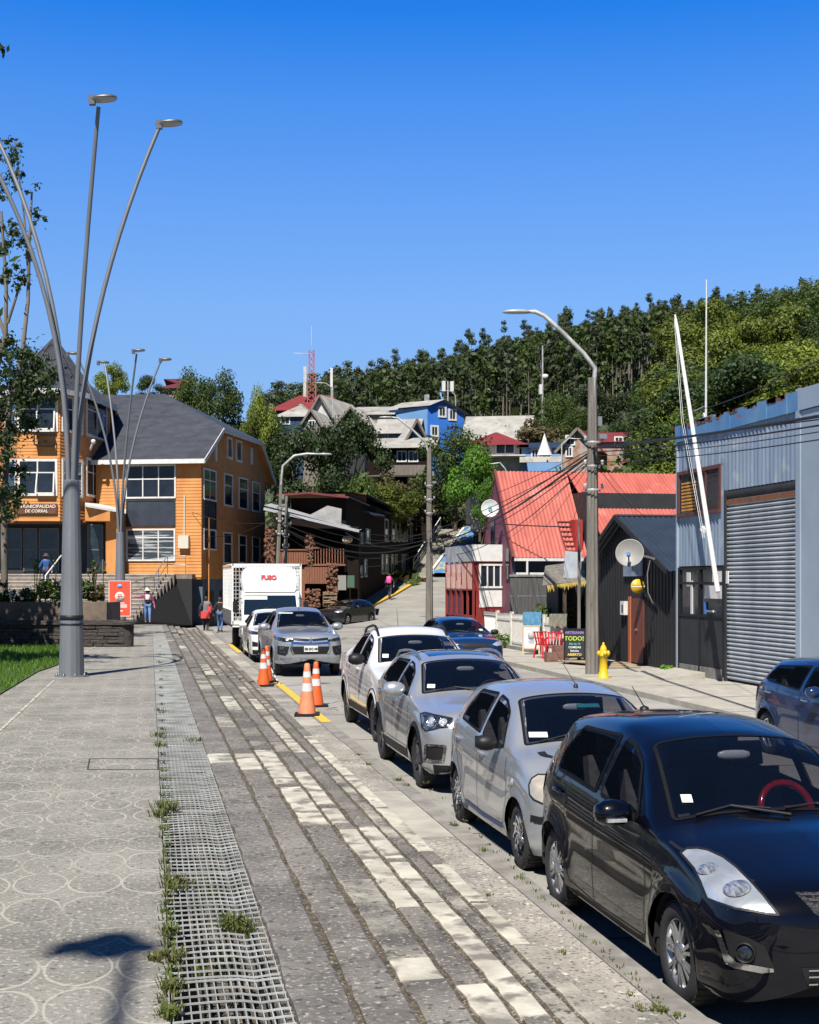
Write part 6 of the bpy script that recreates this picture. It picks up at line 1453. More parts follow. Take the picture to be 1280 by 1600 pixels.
arm_lamp('tall grey lamp with four long curved arms, nearest and largest on the promenade', l1, ar1)
l2 = P(188, HORI, 58); l2.z = zp(l2.y)
ar2 = [(*camdir(.92,-1.5), 10.0, 1.7), (*camdir(1.45,.3), 10.0, 2.0), (*camdir(-1.5,-.4), 10.1, 2.0), (*camdir(-.9,1.4), 10.1, 2.0)]
arm_lamp('grey lamp with four curved arms standing behind the red notice board', l2, ar2).scale = (1.15,1.15,1.15)
# the neighbour behind the viewer whose head throws its shadow on the foreground paving
sh0 = GP(180, 1478); hz0 = 9.85; kx_ = hz0/math.tan(SUN_EL); hx, hy = sh0.x-kx_*math.sin(SUN_AZ), sh0.y-kx_*math.cos(SUN_AZ)
arm_lamp('grey curved-arm lamp behind the viewer casting the foreground shadow', (hx+1.25, hy-1.4, 0), [(-1.15, 1.28, 9.75, 1.9), (1.8,-.5,9.7,2), (-1.8,.3,9.7,2), (-.5,-1.8,9.7,2)], hw=.8, hl=.52)
# ---- concrete poles
m_conc = mat('pole_concrete', (.22,.20,.175), (.13,.12,.105), scale=3, rough=.9, stretch=(4,4,.35), bump=.5, bscale=12, speck=(9,(.07,.065,.06),.66))
def cpole(label, base, h, lean=(0,0), w=.34, arm=None, group=None, gear=True, name='utility_pole'):
    t = thing(name, label, 'utility pole', base, 0, group); b = MB(); top_ = Vector((lean[0], lean[1], h)); n = 10
    for sx_ in (-1, 1): b.tube([Vector((sx_*w*.27,0,-.2)), top_+Vector((sx_*w*.15,0,0))], [w*.25, w*.17], 4)
    b.tube([Vector((0,0,-.2)), top_], [w*.34, w*.20], 4)
    b.build('shaft', m_conc, t)
    if gear:
        b = MB()
        for f in (.62, .70, .78): 
            c = top_*f; b.lathe([(w*.52,-.03),(w*.56,0),(w*.52,.03)], c, 12)
            for k in range(2): b.lathe([(.001,.07),(.05,.05),(.03,0),(.05,-.05),(.001,-.07)], c+Vector((w*.6*(1 if k else -1),-.1,.1)), 8)
        b.build('clamp', m_galv, t)
        b = MB(); b.box(top_*.80+Vector((w*.6,-.1,0)), (.20,.16,.12)); b.build('junction_box', mat('box_grey', (.2,.21,.22), rough=.5), t); b = MB(); b.box(top_*.84+Vector((w*.5,0,.1)), (.10,.10,.24)); b.build('junction_box', mat('box_grey', (.2,.21,.22), rough=.5), t)
    if arm:
        pts = [top_*.93]+[top_+Vector(p) for p in arm[:-1]]; end = top_+Vector(arm[-1]); b = MB(); b.tube(pts+[end], [.06]*(len(pts))+[.045], 8); ao = b.build('arm', m_galv, t)
        d_ = (end-pts[-1]); d_.z = 0; d_.normalize(); M = Matrix.Rotation(math.atan2(d_.y,d_.x),4,'Z'); b = MB()
        b.lathe([(.001,.05),(.10,.045),(.15,0),(.13,-.04),(.001,-.05)], end+d_*.30, 14, 0, 'Z', M=M @ Matrix.Diagonal((2.6,1,1,1))); b.build('lamp_head', m_head if 0 else m_diff, ao)
    return t
pr = P(926, HORI, 34.5); pr.z = ZS
def rel(base, px, py, d): q = P(px, py, d); return q-Vector(base)
tp = rel(pr, 926, 590, 34.5)
cpole('leaning concrete pole with street lamp arm beside the yellow hydrant', pr, tp.z, (tp.x+.0, tp.y), .38, [rel(pr,930,575,34.5)-tp, rel(pr,912,552,34.5)-tp, rel(pr,880,520,34.5)-tp, rel(pr,850,493,34.5)-tp, rel(pr,836,487,34.5)-tp, rel(pr,826,487,34.5)-tp])
p2 = P(905, HORI, 39); p2.z = ZS; cpole('thin grey post behind the leaning concrete pole', p2, 4.2, (0,0), .12, gear=False)
pm = P(671, HORI, 72); pm.z = -.5; tm = rel(pm, 671, 700, 72)
cpole('concrete pole with curved lamp arm at the foot of the hill road', pm, tm.z, (tm.x,tm.y), .40, [rel(pm,669,705,72)-tm, rel(pm,664,690,72)-tm, rel(pm,645,672,72)-tm, rel(pm,622,653,72)-tm, rel(pm,612,652,72)-tm])
for (px, d, pyt, lab, w, arm) in ((430,66,700,'slender concrete pole with lamp arm in front of the carved terrace',.24,True),(444,67,735,'plain concrete pole beside the lamp pole at the carved terrace',.24,False)):
    q = P(px, HORI, d); q.z = -.92; tq = rel(q, px+10 if arm else px+4, pyt+40, d)
    cpole(lab, q, tq.z, (tq.x,tq.y), w, [rel(q,px+12,pyt+28,d)-tq, rel(q,px+30,pyt+12,d)-tq, rel(q,px+50,pyt+9,d)-tq, rel(q,px+68,pyt+9.5,d)-tq] if arm else None)
# ---- small lamps on the hill
for (px, d, pyb, pyt, dx, lab) in ((520,150,640,600,-28,'thin hill lamp between the white roofed houses'),(712,168,640,612,-18,'small lamp post beside the blue house aerial'),(790,92,760,727,-22,'grey curved lamp beside the green bush'),(878,105,720,688,28,'curved lamp beside the red roofed shacks'),(843,125,700,0,0,'')):
    if not lab: continue
    q = P(px, pyb, d); t = thing('hill_lamp', lab, 'street lamp', q, 0, 'small lamps on the hill'); b = MB(); tp_ = rel(q, px, pyt+6, d); e_ = rel(q, px+dx, pyt-2, d); b.tube([(0,0,-1), tp_, tp_.lerp(e_,.4)+Vector((0,0,.3)), e_], [.07,.06,.05,.05], 6); b.build('post', m_galv, t); b = MB(); b.lathe([(.001,.05),(.2,0),(.001,-.05)], e_, 8); b.build('lamp_head', m_diff, t)
# ---- cables
m_cab = mat('cable_black', (.012,.012,.013), rough=.6)
CL = ['black overhead cable strung between the street poles']
def cable(a, c, sag=.4, r=.018, n=14):
    a, c = Vector(a), Vector(c); r *= .72; b = MB(); b.tube([a.lerp(c, i/n)-Vector((0,0,4*sag*(i/n)*(1-i/n))) for i in range(n+1)], r, 5); return tag(b.build('overhead_cable', m_cab), CL[0], 'cable', 'overhead cables')
CL[0] = 'black cable running from the leaning pole past the blue garage front'
A = lambda py: P(928, py, 34.4)
for (ya, ex, eyy, ed, sg, r) in ((700,1400,630,16,.05,.035),(706,1400,645,16,.08,.02),(712,1400,655,16,.1,.012),(722,1400,668,16,.1,.014),(697,1400,640,16,.02,.014)): cable(A(ya), P(ex,eyy,ed), sg, r)
cable(P(1044,650,40), P(1400,500,14), .2, .012)
CL[0] = 'black cable sagging from the leaning pole across the salmon roof to the hill road pole'
for (ya, px, py, d, sg, r) in ((702,671,842,72,.3,.03),(706,671,848,72,.5,.045),(712,671,852,72,.6,.02),(720,671,838,72,.3,.015),(716,671,862,72,1.0,.02),(700,671,806,72,.2,.015),(710,560,850,76,.6,.018)): cable(A(ya), P(px,py,d), sg, r)
CL[0] = 'black cable sagging between the hill road pole and the carved terrace poles'
for (ya, px, py, d, sg, r) in ((842,432,812,66,.8,.035),(846,432,818,66,1.0,.05),(850,444,826,67,1.1,.03),(838,432,800,66,.7,.02),(856,444,834,67,1.3,.02),(834,444,800,67,.5,.02),(846,540,832,76,.6,.02)): cable(P(671,ya,72), P(px,py,d), sg, r)
CL[0] = 'thin black cable from the terrace poles to the orange building'
for (ya, px, py, d) in ((806,330,838,73),(812,413,860,86),(815,300,800,72),(800,404,880,76)): cable(P(432,ya,66), P(px,py,d), .3, .018)
CL[0] = 'thin black cable from the hill road pole to the kiosk and houses'
for (ya, px, py, d) in ((842,760,800,60),(846,740,880,60),(838,790,750,92),(812,712,640,150)): cable(P(671,ya,72), P(px,py,d), .4, .016)
for (ya, px, py, d) in ((712,800,838,56),(715,820,862,55),(712,880,850,55),(708,895,858,54),(706,1000,792,54),(720,1010,808,36)): cable(A(ya), P(px,py,d), .15, .010)
CL[0] = 'thick horizontal black cable along the lower salmon roof'
cable(P(776,818,56.5), P(894,823,54.5), .03, .035)
# ---- hydrant
m_hyd = mat('hydrant_yellow', (.78,.50,.01), (.66,.42,.01), scale=6, rough=.45)
h = P(943, HORI, 33); t = thing('fire_hydrant', 'bright yellow fire hydrant at the foot of the concrete pole', 'fire hydrant', (h.x,h.y,ZS)); t.scale = (.88,.88,1.02)
b = MB(); b.lathe([(.17,0),(.17,.05),(.13,.06),(.13,.14),(.115,.16),(.105,.52),(.13,.53),(.135,.57),(.11,.58),(.105,.66),(.085,.74),(.045,.80),(.001,.81)], (0,0,0), 20); b.build('barrel', m_hyd, t)
b = MB(); b.lathe([(.001,.86),(.03,.86),(.035,.80)], (0,0,0), 6); b.build('cap_nut', m_hyd, t)
for (dx, dy) in ((-.16,0),(.16,0),(0,-.17)):
    b = MB(); b.lathe([(.055,-.07),(.055,.0),(.065,.005),(.065,.05),(.03,.055),(.025,.08),(.001,.08)], (0,0,0), 12, 0, 'Z', M=Vector((dx,dy,0)).to_track_quat('Z','Y').to_matrix().to_4x4()); o = b.build('outlet', m_hyd, t); o.location = (dx*.7,dy*.7,.60)
# ---- traffic cones
m_con = mat('cone_orange', (.80,.13,.02), (.70,.11,.02), scale=6, rough=.5); m_conf = mat('cone_faded', (.82,.27,.14), (.72,.22,.11), scale=6, rough=.6); m_refl = mat('reflective_band', (.72,.72,.72), (.58,.58,.60), scale=14, rough=.35)
def cone(px, py, z, hgt, label, m):
    q = G(px, py, z); t = thing('traffic_cone', label, 'traffic cone', q, R.uniform(-.2,.2), 'orange traffic cones by the yellow kerb'); s_ = hgt/.9
    b = MB(); b.bx(-.21*s_,.21*s_,-.21*s_,.21*s_,0,.045*s_); b.build('base', m_trim if m is m_con else m_trim, t)
    prof = [(.155,.045),(.10,.40),(.055,.80),(.045,.885),(.03,.90),(.001,.90)]; b = MB(); b.lathe([(r*s_,z_*s_) for r,z_ in prof], (0,0,0), 24); c_ = b.build('cone', m, t)
    for z0_, z1_ in ((.42,.56),(.66,.76)):
        b = MB(); rr = lambda z_: (.10-(z_-.40)/.40*.045+.003)*s_; b.lathe([(rr(z0_),z0_*s_),(rr(z1_),z1_*s_)], (0,0,0), 24); b.build('reflective_band', m_refl, c_)
cone(480,1118,ZS,.93,'faded orange traffic cone, frontmost, standing on the pavement edge',m_conf)
cone(494,1104,ZR,.90,'bright orange traffic cone just behind the faded one',m_con)
cone(412,1072,ZS,.86,'orange traffic cone left of the grey pickup, nearer of its pair',m_con)
cone(417,1066,ZS,.86,'orange traffic cone half hidden behind another, with a pole leaning on it',m_con)
b = MB(); b.tube([G(421,1040,ZS+.3), G(437,1070,ZS)], .02, 6); tag(b.build('leaning_stick', m_wtrim), 'thin white stick leaning against the rear traffic cone', 'stick')
# ---- red notice board
q = GP(188, 982); t = thing('notice_board', 'red and white standing safety notice on wooden legs in front of the lamp', 'sign', q, -PHI)
b = MB()
for x in (-.42,.42): b.bar((x,-.05,0),(x,-.02,1.95),.06,.04)
b.bar((-.5,.45,0),(-.42,.02,1.7),.05,.04); b.build('legs', mat('sign_wood', (.55,.40,.25), (.45,.32,.2), scale=6, rough=.7), t)
m_sr = mat('notice_red', (.72,.08,.035), rough=.5); b = MB(); b.bx(-.44,.44,-.08,-.06,.52,1.97); pn = b.build('panel', m_sr, t)
b = MB(); 
for x0,x1,z0,z1 in ((-.46,-.43,.50,1.99),(.43,.46,.50,1.99),(-.46,.46,.50,.53),(-.46,.46,1.96,1.99)): b.bx(x0,x1,-.087,-.06,z0,z1)
b.build('border', mat('border_pink', (.72,.55,.53), rough=.6), pn)
b = MB(); b.lathe([(.001,-.005),(.20,-.005),(.20,.0)], (0,-.085,1.32), 28, 0, 'Y'); b.bx(-.20,.20,-.087,-.082,1.04,1.075); b.bx(-.30,.30,-.087,-.082,.95,1.0); b.bx(-.30,.30,-.087,-.082,.87,.92); b.bx(-.12,.12,-.087,-.082,.70,.76); b.build('white_print', m_wtrim, pn)
b = MB(); b.lathe([(.001,-.006),(.11,-.006),(.11,.0)], (0,-.085,1.76), 20, 0, 'Y', M=Matrix.Diagonal((1,1,.75,1))); b.build('blue_emblem', mat('emblem_blue', (.12,.35,.62), rough=.5), pn)
b = MB(); b.lathe([(.001,0),(.035,0),(.035,.01)], (-.04,-.10,1.41), 10, 0, 'Y'); b.lathe([(.001,0),(.035,0),(.035,.01)], (.05,-.10,1.41), 10, 0, 'Y'); b.bar((-.04,-.095,1.38),(-.09,-.095,1.20),.035,.01); b.bar((.05,-.095,1.38),(.09,-.095,1.20),.035,.01); b.bar((-.1,-.095,1.34),(.11,-.095,1.34),.03,.01); b.bar((.0,-.095,1.36),(-.05,-.095,1.18),.03,.01); b.build('pictogram', m_sr, pn)
b = MB(); b.lathe([(.001,.34),(.2,.28),(.32,.12),(.33,0)], (0,0,0), 14); q = GP(189,978); o = b.build('boulder', mat('boulder_grey', (.25,.25,.25), (.16,.16,.16), scale=6, rough=.9)); o.location = P(188,HORI,50)*1; o.location.z = zp(o.location.y); o.scale = (1.3,1.3,1.2); tag(o, 'rounded grey boulder seen between the legs of the red notice', 'boulder')
# ---- A boards, red chairs, blocks
def aboard(px, py, d, w, hgt, frame, face, label, name='sandwich_board'):
    q = P(px, HORI, d); q.z = ZS; t = thing(name, label, 'sandwich board', q, -PHI-.1); M = Matrix.Rotation(rad(-9),4,'X'); b = MB()
    for x in (-w/2,w/2): b.box((x,0,hgt/2), (.05,.035,hgt), M=Matrix.Identity(4)); b.bar((x,.02,hgt),(x,.45,0),.04,.03)
    b.bx(-w/2,w/2,-.02,.02,hgt-.05,hgt); b.bx(-w/2,w/2,-.02,.02,.18,.23); b.build('frame', frame, t)
    b = MB(); b.bx(-w/2+.02,w/2-.02,-.012,.012,.22,hgt-.04); f = b.build('panel', face, t); return t, f, w, hgt
m_woodp = mat('pale_wood', (.60,.48,.30), (.50,.40,.25), scale=6, rough=.7)
t,f,w,hh = aboard(830,1022,43.5,.52,.95,m_woodp,mat('poster_white', (.70,.70,.72), rough=.6),'white poster board in a pale wooden frame against the white fence')
b = MB(); b.lathe([(.001,0),(.11,0),(.11,.005)], (0,-.02,.62), 18, 0, 'Y', M=Matrix.Diagonal((1,1,1.2,1))); b.bx(-.09,.10,-.018,-.014,.36,.52); b.build('portrait_print', mat('print_grey', (.30,.30,.32), (.6,.6,.6), scale=16, rough=.6), f)
t,f,w,hh = aboard(898,1037,38.6,.58,1.02,m_trim,mat('chalkboard', (.02,.02,.03), rough=.6),'black chalkboard menu with purple, green and yellow lettering beside the pole')
for s_, z_, sz_, cc in (('ARTESANIA',.90,.105,(.35,.22,.65)),('TODOS',.73,.17,(.55,.75,.05)),('Mas de 10',.58,.075,(.10,.50,.45)),('COMIDAS',.48,.08,(.75,.75,.75)),('Bebidas',.38,.08,(.6,.6,.62)),('ABIERTO',.27,.10,(.80,.62,.10))):
    text(s_, sz_, mat('chalk_%s'%s_[:3], cc, rough=.7), f, (0,-.014,z_), (rad(90),0,0), ext=.002, bold=.002)
m_rp = mat('red_plastic', (.55,.012,.02), rough=.35)
for (px, d, lab, rz) in ((852,41.6,'red plastic garden chair, left one beside the white poster board',.3),(866,41.0,'red plastic garden chair, right one beside the dark chalkboard',-.4)):
    q = P(px, HORI, d); q.z = ZS; t = thing('plastic_chair', lab, 'chair', q, rz, 'red plastic chairs by the snack shack')
    b = MB(); b.bx(-.23,.23,-.22,.22,.40,.43); b.build('seat', m_rp, t); b = MB()
    for k in range(5): b.bar((-.18+k*.09,.2,.43),(-.2+k*.10,.30,.80),.05,.02)
    b.bar((-.24,.30,.80),(.24,.30,.80),.06,.03); b.build('backrest', m_rp, t)
    for sx_ in (-1,1):
        b = MB(); b.bar((sx_*.24,.24,.62),(sx_*.26,-.22,.62),.05,.03); b.bar((sx_*.26,-.22,.62),(sx_*.22,-.2,.42),.04,.03); b.build('armrest', m_rp, t)
        for sy in (-1,1): b = MB(); b.bar((sx_*.21,sy*.19,.41),(sx_*.26,sy*.25,0),.05,.04); b.build('leg', m_rp, t)
for (px, d, lab, dx) in ((868,39.6,'low reddish brown block lying on its side near the red chairs',.6),(876,40.4,'taller brown block behind the low one near the chalkboard',.45)):
    q = P(px, HORI, d); o = MB(); o.box((0,0,.14 if dx > .5 else .22), (dx,.3,.28 if dx > .5 else .44)); o.box((0,-.155,.14 if dx > .5 else .22), (dx*.8,.012,.16)); o = o.build('block', mat('block_brown', (.24,.12,.09), (.17,.085,.065), scale=6, rough=.8)); o.location = (q.x,q.y,ZS); tag(o, lab, 'block')
# ---- planter and retaining wall
m_plw = mat('planter_concrete', (.20,.15,.11), (.12,.09,.07), scale=3, rough=.95, bump=.5, bscale=20)
m_stw = mat('stacked_slate', (.085,.07,.06), (.035,.03,.028), scale=3, rough=.9, stretch=(1,1,6), bump=1.0, bscale=5, dist=.05)
Fp = Fr(197, 37.2, zp(36), PHI); pt_ = thing('stone_planter', 'low dark stacked stone wall with a taller earth coloured planter box behind it', 'planter', Fp.loc, Fp.rot)
b = MB(); x0 = -9.5; z = 0
while z < .60:
    x = x0
    while x < -.12: w_ = R.uniform(.25,.7); b.bx(x, min(-.05,x+w_-.02), R.uniform(-.03,.02), .4, z, z+.085); x += w_
    z += .1
b.bx(x0, -.1, .05, .42, 0, .6); b.build('stone_wall', m_stw, pt_); b = MB(); b.bx(x0,0,-.06,.5,.60,.72)
b.lathe([(.30,.60),(.32,.66),(.30,.72),(.001,.72)], (-.02,.2,0), 12); b.lathe([(.26,0),(.27,.6)], (-.1,.25,0), 12); b.build('wall_cap', m_stw, pt_)
b = MB(); xq = Fp.front(168,950,.9)[0]; b.bx(x0, xq, .8, .98, .3, 1.22); b.bx(xq-.15,xq,.98,2.6,.3,1.2); b.bx(x0,xq-.15,.98,2.6,.3,1.12,1); b.build('planter_box', [m_plw, m_debris], pt_)
# ================================================================ PEOPLE
m_skin = mat('skin', (.42,.23,.15), rough=.55); m_hair = mat('hair_dark', (.02,.014,.01), rough=.6)
def person(label, loc, rz, H=1.68, top=(.5,.1,.2), legs=(.05,.09,.2), pose='stand', back=False, hat=None, extras=()):
    t = thing('person', label, 'person', loc, rz); k = H/1.7
    la = {'stand':((.30,.06,1.10),(.33,-.03,.86)), 'reach':((.42,-.12,1.30),(.70,-.20,1.33)), 'walk':((.28,.16,1.12),(.30,.02,.88))}
    V = {'pel':(0,0,.95),'waist':(0,0,1.12),'chest':(0,0,1.33),'neck':(0,-.01,1.48),'head':(0,-.02,1.60),'crown':(0,-.01,1.68)}
    st = .16 if pose != 'stand' else .04
    for s_, sd in ((1,'R'),(-1,'L')):
        ph = st*s_
        V['hip'+sd] = (.09*s_,0,.92); V['knee'+sd] = (.10*s_,-.06-ph*.6,.50); V['ank'+sd] = (.10*s_,ph*-1.2+.04,.09); V['toe'+sd] = (.11*s_,ph*-1.2-.12,.035)
        e, h = la['reach' if (pose == 'reach' and s_ == -1) else ('walk' if pose == 'walk' else 'stand')]
        V['sh'+sd] = (.17*s_,0,1.40); V['el'+sd] = (e[0]*s_,e[1]*(s_ if pose == 'walk' else 1),e[2]); V['ha'+sd] = (h[0]*s_,h[1]*(s_ if pose == 'walk' else 1)-.02,h[2])
        d_ = (Vector(V['ha'+sd])-Vector(V['el'+sd])).normalized(); o_ = d_.cross(Vector((0,1,0))).normalized()
        V['pa'+sd] = tuple(Vector(V['ha'+sd])+d_*.06)
        for f in range(4): V['f%d%s'%(f,sd)] = tuple(Vector(V['pa'+sd])+d_*(.07+.012*(f in (1,2)))+Vector((0,(f-1.5)*.021,0))+o_*.01)
        V['th'+sd] = tuple(Vector(V['ha'+sd])+d_*.06+Vector((0,-.05,0)))
    E = [('pel','waist'),('waist','chest'),('chest','neck'),('neck','head'),('head','crown')]
    for sd in 'LR': E += [('pel','hip'+sd),('hip'+sd,'knee'+sd),('knee'+sd,'ank'+sd),('ank'+sd,'toe'+sd),('chest','sh'+sd),('sh'+sd,'el'+sd),('el'+sd,'ha'+sd),('ha'+sd,'pa'+sd),('ha'+sd,'th'+sd)]+[('pa'+sd,'f%d%s'%(f,sd)) for f in range(4)]
    RAD = {'pel':.135,'waist':.12,'chest':.14,'neck':.055,'head':.095,'crown':.075,'hip':.095,'knee':.06,'ank':.042,'toe':.038,'sh':.065,'el':.042,'ha':.028,'pa':.034,'f0':.009,'f1':.009,'f2':.009,'f3':.008,'th':.010}
    def skin(name, keys, m, gr, parent):
        ks = list(dict.fromkeys([q for e in keys for q in e])); me = bpy.data.meshes.new(name); me.from_pydata([tuple(c*k for c in V[q]) for q in ks], [(ks.index(a), ks.index(b_)) for a, b_ in keys], []); o = bpy.data.objects.new(name, me); COL.objects.link(o); o.parent = parent
        o.modifiers.new('skin','SKIN'); sv = me.skin_vertices[0].data
        for i, q in enumerate(ks):
            r = RAD.get(q) or RAD.get(q[:-1]); sv[i].radius = (r*k*gr, r*k*gr*(.72 if q in ('pel','waist','chest') else 1)); sv[i].use_root = (i == 0)
        ss = o.modifiers.new('ss','SUBSURF'); ss.levels = 1; ss.render_levels = 1; o.data.materials.append(m); m2 = o
        bpy.context.view_layer.update(); me2 = bpy.data.meshes.new_from_object(o.evaluated_get(bpy.context.evaluated_depsgraph_get())); o.modifiers.clear(); o.data = me2
        if not me2.materials: me2.materials.append(m)
        for p_ in me2.polygons: p_.use_smooth = True
        return o
    body = skin('body', E, m_skin, 1, t)
    nm = label[:14]
    skin('jacket', [('waist','chest'),('pel','waist')]+[e for sd in 'LR' for e in (('chest','sh'+sd),('sh'+sd,'el'+sd),('el'+sd,'ha'+sd))], mat('cloth_top_'+label, top, tuple(c*.75 for c in top), scale=8, rough=.85), 1.22, body)
    skin('trousers', [('pel','hipL'),('pel','hipR')]+[e for sd in 'LR' for e in (('hip'+sd,'knee'+sd),('knee'+sd,'ank'+sd))], mat('cloth_leg_'+label, legs, tuple(c*.75 for c in legs), scale=8, rough=.85), 1.25, body)
    for sd in 'LR':
        b = MB(); a = Vector(V['ank'+sd])*k; b.box(a+Vector((0,-.07,-.055)), (.09,.25,.07)); b.build('shoe', m_trim, body)
    b = MB(); hd = Vector(V['head'])*k; b.lathe([(.001,.13),(.07,.115),(.105,.06),(.112,0),(.095,-.06)], hd+Vector((0,.03,.0)), 14); b.build('hair', m_hair, body)
    if not back:
        b = MB(); b.lathe([(.001,.02),(.014,.0),(.001,-.02)], hd+Vector((0,-.105,-.01)), 6); b.box(hd+Vector((0,-.10,-.055)), (.05,.012,.012)); b.build('face_features', mat('skin_dark', (.25,.10,.07), rough=.5), body)
        for s_ in (-1,1): b = MB(); b.lathe([(.001,.012),(.012,0),(.001,-.012)], hd+Vector((.033*s_,-.093,.02)), 6); b.build('eye', m_trim, body)
    if hat:
        b = MB(); b.lathe([(.001,.20),(.08,.19),(.105,.12),(.11,.08),(.20,.055),(.21,.045),(.11,.06)], hd, 18); b.build('hat', mat('hat_%.2f' % hat[0], hat, rough=.8), body)
    return t, k, V
q = GP(231, 968); q.z = zp(q.y); q = P(231, HORI, 65.0); q.z = -.455
t, k, V = person('person in a white sun hat, magenta jacket and pale jeans stretching one arm out', q, -PHI+.2, 1.62, (.42,.06,.20), (.16,.28,.55), 'reach', hat=(.72,.66,.52))
b = MB(); b.lathe([(.001,.18),(.105,.17),(.118,0),(.112,-.2),(.001,-.21)], (0,-.055,1.20), 12); b.build('shirt', m_wtrim, t.children[0]); b = MB(); b.box((0,-.16,1.06), (.26,.07,.14)); b.build('waist_bag', m_trim, t.children[0])
for (px, d, lab, tp_, lg, bag) in ((322,64.5,'person in a grey top with a red bag, seen from behind by the basement',(.20,.20,.22),(.03,.03,.035),(.62,.05,.05)),(344,66.0,'person seen from behind in black top and blue jeans walking beside the truck',(.012,.012,.014),(.10,.18,.36),None)):
    q = P(px, HORI, d); q.z = -.9; t, k, V = person(lab, q, rad(180)-PHI, 1.72 if bag else 1.66, tp_, lg, 'walk', back=True)
    if bag: b = MB(); b.box((0,.20,.86), (.42,.14,.34)); b.box((-.2,.1,1.1), (.16,.2,.34)); b.build('bag', mat('bag_red', bag, rough=.7), t.children[0])
q = P(72, HORI, 70.2); q.z = 1.94-1.0; t, k, V = person('person in a blue jacket and cap going up the entrance steps', P(72, HORI, 68.9)+Vector((0,0,1.2-CAMZ)), rad(180)-PHI, 1.70, (.01,.09,.32), (.03,.04,.08), 'walk', back=True, hat=(.06,.06,.08))
q, dd_ = kerb_pt(609, 934); q = P(609, HORI, 92); q.z = hz(92)+.13; t, k, V = person('person with a pink backpack walking up the hill pavement', q, rad(180)-PHI-.3, 1.62, (.10,.03,.05), (.05,.05,.07), 'walk', back=True)
b = MB(); b.lathe([(.001,.28),(.15,.26),(.19,.1),(.19,-.15),(.15,-.22),(.001,-.23)], (0,.19,1.22), 12, 0, 'Z', M=Matrix.Diagonal((1,.6,1,1))); b.build('backpack', mat('bag_pink', (.80,.10,.36), rough=.6), t.children[0])
# ================================================================ HILL HOUSES
m_wr = mat('roof_weathered_pale', (.42,.41,.375), (.27,.26,.24), scale=.8, detail=10, rough=.75, speck=(.9,(.24,.17,.13),.60))
m_blueh = mat('house_blue', (.035,.20,.70), (.03,.16,.58), scale=.6, rough=.6)
m_lblueh = mat('house_light_blue', (.16,.33,.60), (.13,.27,.50), scale=.6, rough=.6); m_dblue = mat('house_deep_blue', (.015,.055,.12), (.012,.04,.09), scale=.6, rough=.7)
m_wht = mat('house_white_worn', (.55,.54,.50), (.38,.32,.27), scale=1.1, rough=.8, lo=.5, hi=.7); m_rustw = mat('rusty_sheet', (.36,.30,.26), (.30,.12,.06), scale=1.0, rough=.8, lo=.45, hi=.6)
m_gboard = mat('grey_boards', (.24,.21,.18), (.14,.12,.10), scale=2, rough=.9, stretch=(6,6,.5))
m_rdr = mat('dark_red_roof', (.24,.03,.03), (.17,.025,.025), scale=.8, rough=.55)
def house(label, px0, px1, d, dep, py_e, py_r, z_b, th, wall, roof, axis='x', front_w=None, wins=(), hip=False, name='hill_house', ov=.4, wall2=None, group=None):
    """box house: front spans px0..px1 at depth d; axis 'x' ridge parallel to the front, 'y' gable faces the viewer"""
    f = Fr(px0, d, z_b, th); t = thing(name, label, 'house', f.loc, f.rot, group); w = f.front(px1, py_e)[0]; ze_ = f.front(px0, py_e)[1]
    b = MB()
    if axis == 'y':
        zr_ = f.front((px0+px1)/2, py_r)[1]; b.prism([(0,0,-3),(w,0,-3),(w,0,ze_),(w/2,0,zr_),(0,0,ze_)], (0,dep,0)); b.build('wall', wall, t)
        b = MB(); s_ = (zr_-ze_)/(w/2); b.corr((-ov,-ov,ze_-ov*s_+.06),(0,dep+2*ov,0),(w/2+ov,0,(w/2+ov)*s_),.22,.02); b.corr((w+ov,-ov,ze_-ov*s_+.06),(0,dep+2*ov,0),(-w/2-ov,0,(w/2+ov)*s_),.22,.02); o = b.build('roof', roof, t)
        b = MB(); b.bar((-ov,-ov,ze_-ov*s_),(w/2,-ov,zr_),.06,.22); b.bar((w+ov,-ov,ze_-ov*s_),(w/2,-ov,zr_),.06,.22); b.build('bargeboard', m_gboard, t)
    else:
        zr_ = f.front(px0, py_r, dep/2)[1]; h_ = dep*.35 if hip else 0
        b.prism([(0,0,-3),(0,0,ze_),(0,dep/2,zr_-.05) if not hip else (0,dep/2,ze_),(0,dep,ze_),(0,dep,-3)], (w,0,0)); b.build('wall', wall, t)
        b = MB(); s_ = (zr_-ze_)/(dep/2); e = ze_-ov*s_+.06; y0_, y1_ = -ov, dep+ov
        if hip: b.add([(-ov,y0_,e),(w+ov,y0_,e),(w+ov,y1_,e),(-ov,y1_,e),(h_,dep/2,zr_),(w-h_,dep/2,zr_)], [(0,1,5,4),(1,2,5),(2,3,4,5),(3,0,4)])
        else: b.corr((-ov,y0_,e),(w+2*ov,0,0),(0,dep/2+ov,zr_-e+.06),.22,.02); b.corr((-ov,y1_,e),(w+2*ov,0,0),(0,-dep/2-ov,zr_-e+.06),.22,.02)
        b.build('roof', roof, t)
    for q in wins:
        (a0,a1,c0,c1) = q[:4]; x0_, z1_ = f.front(a0,c0); x1_, z0_ = f.front(a1,c1); window(t, x0_, x1_, z0_, z1_, 0, nx=2, fw=.12, fm=q[4] if len(q) > 4 else m_wtrim)
    return t, f, w, ze_
TD = PHI+rad(6)
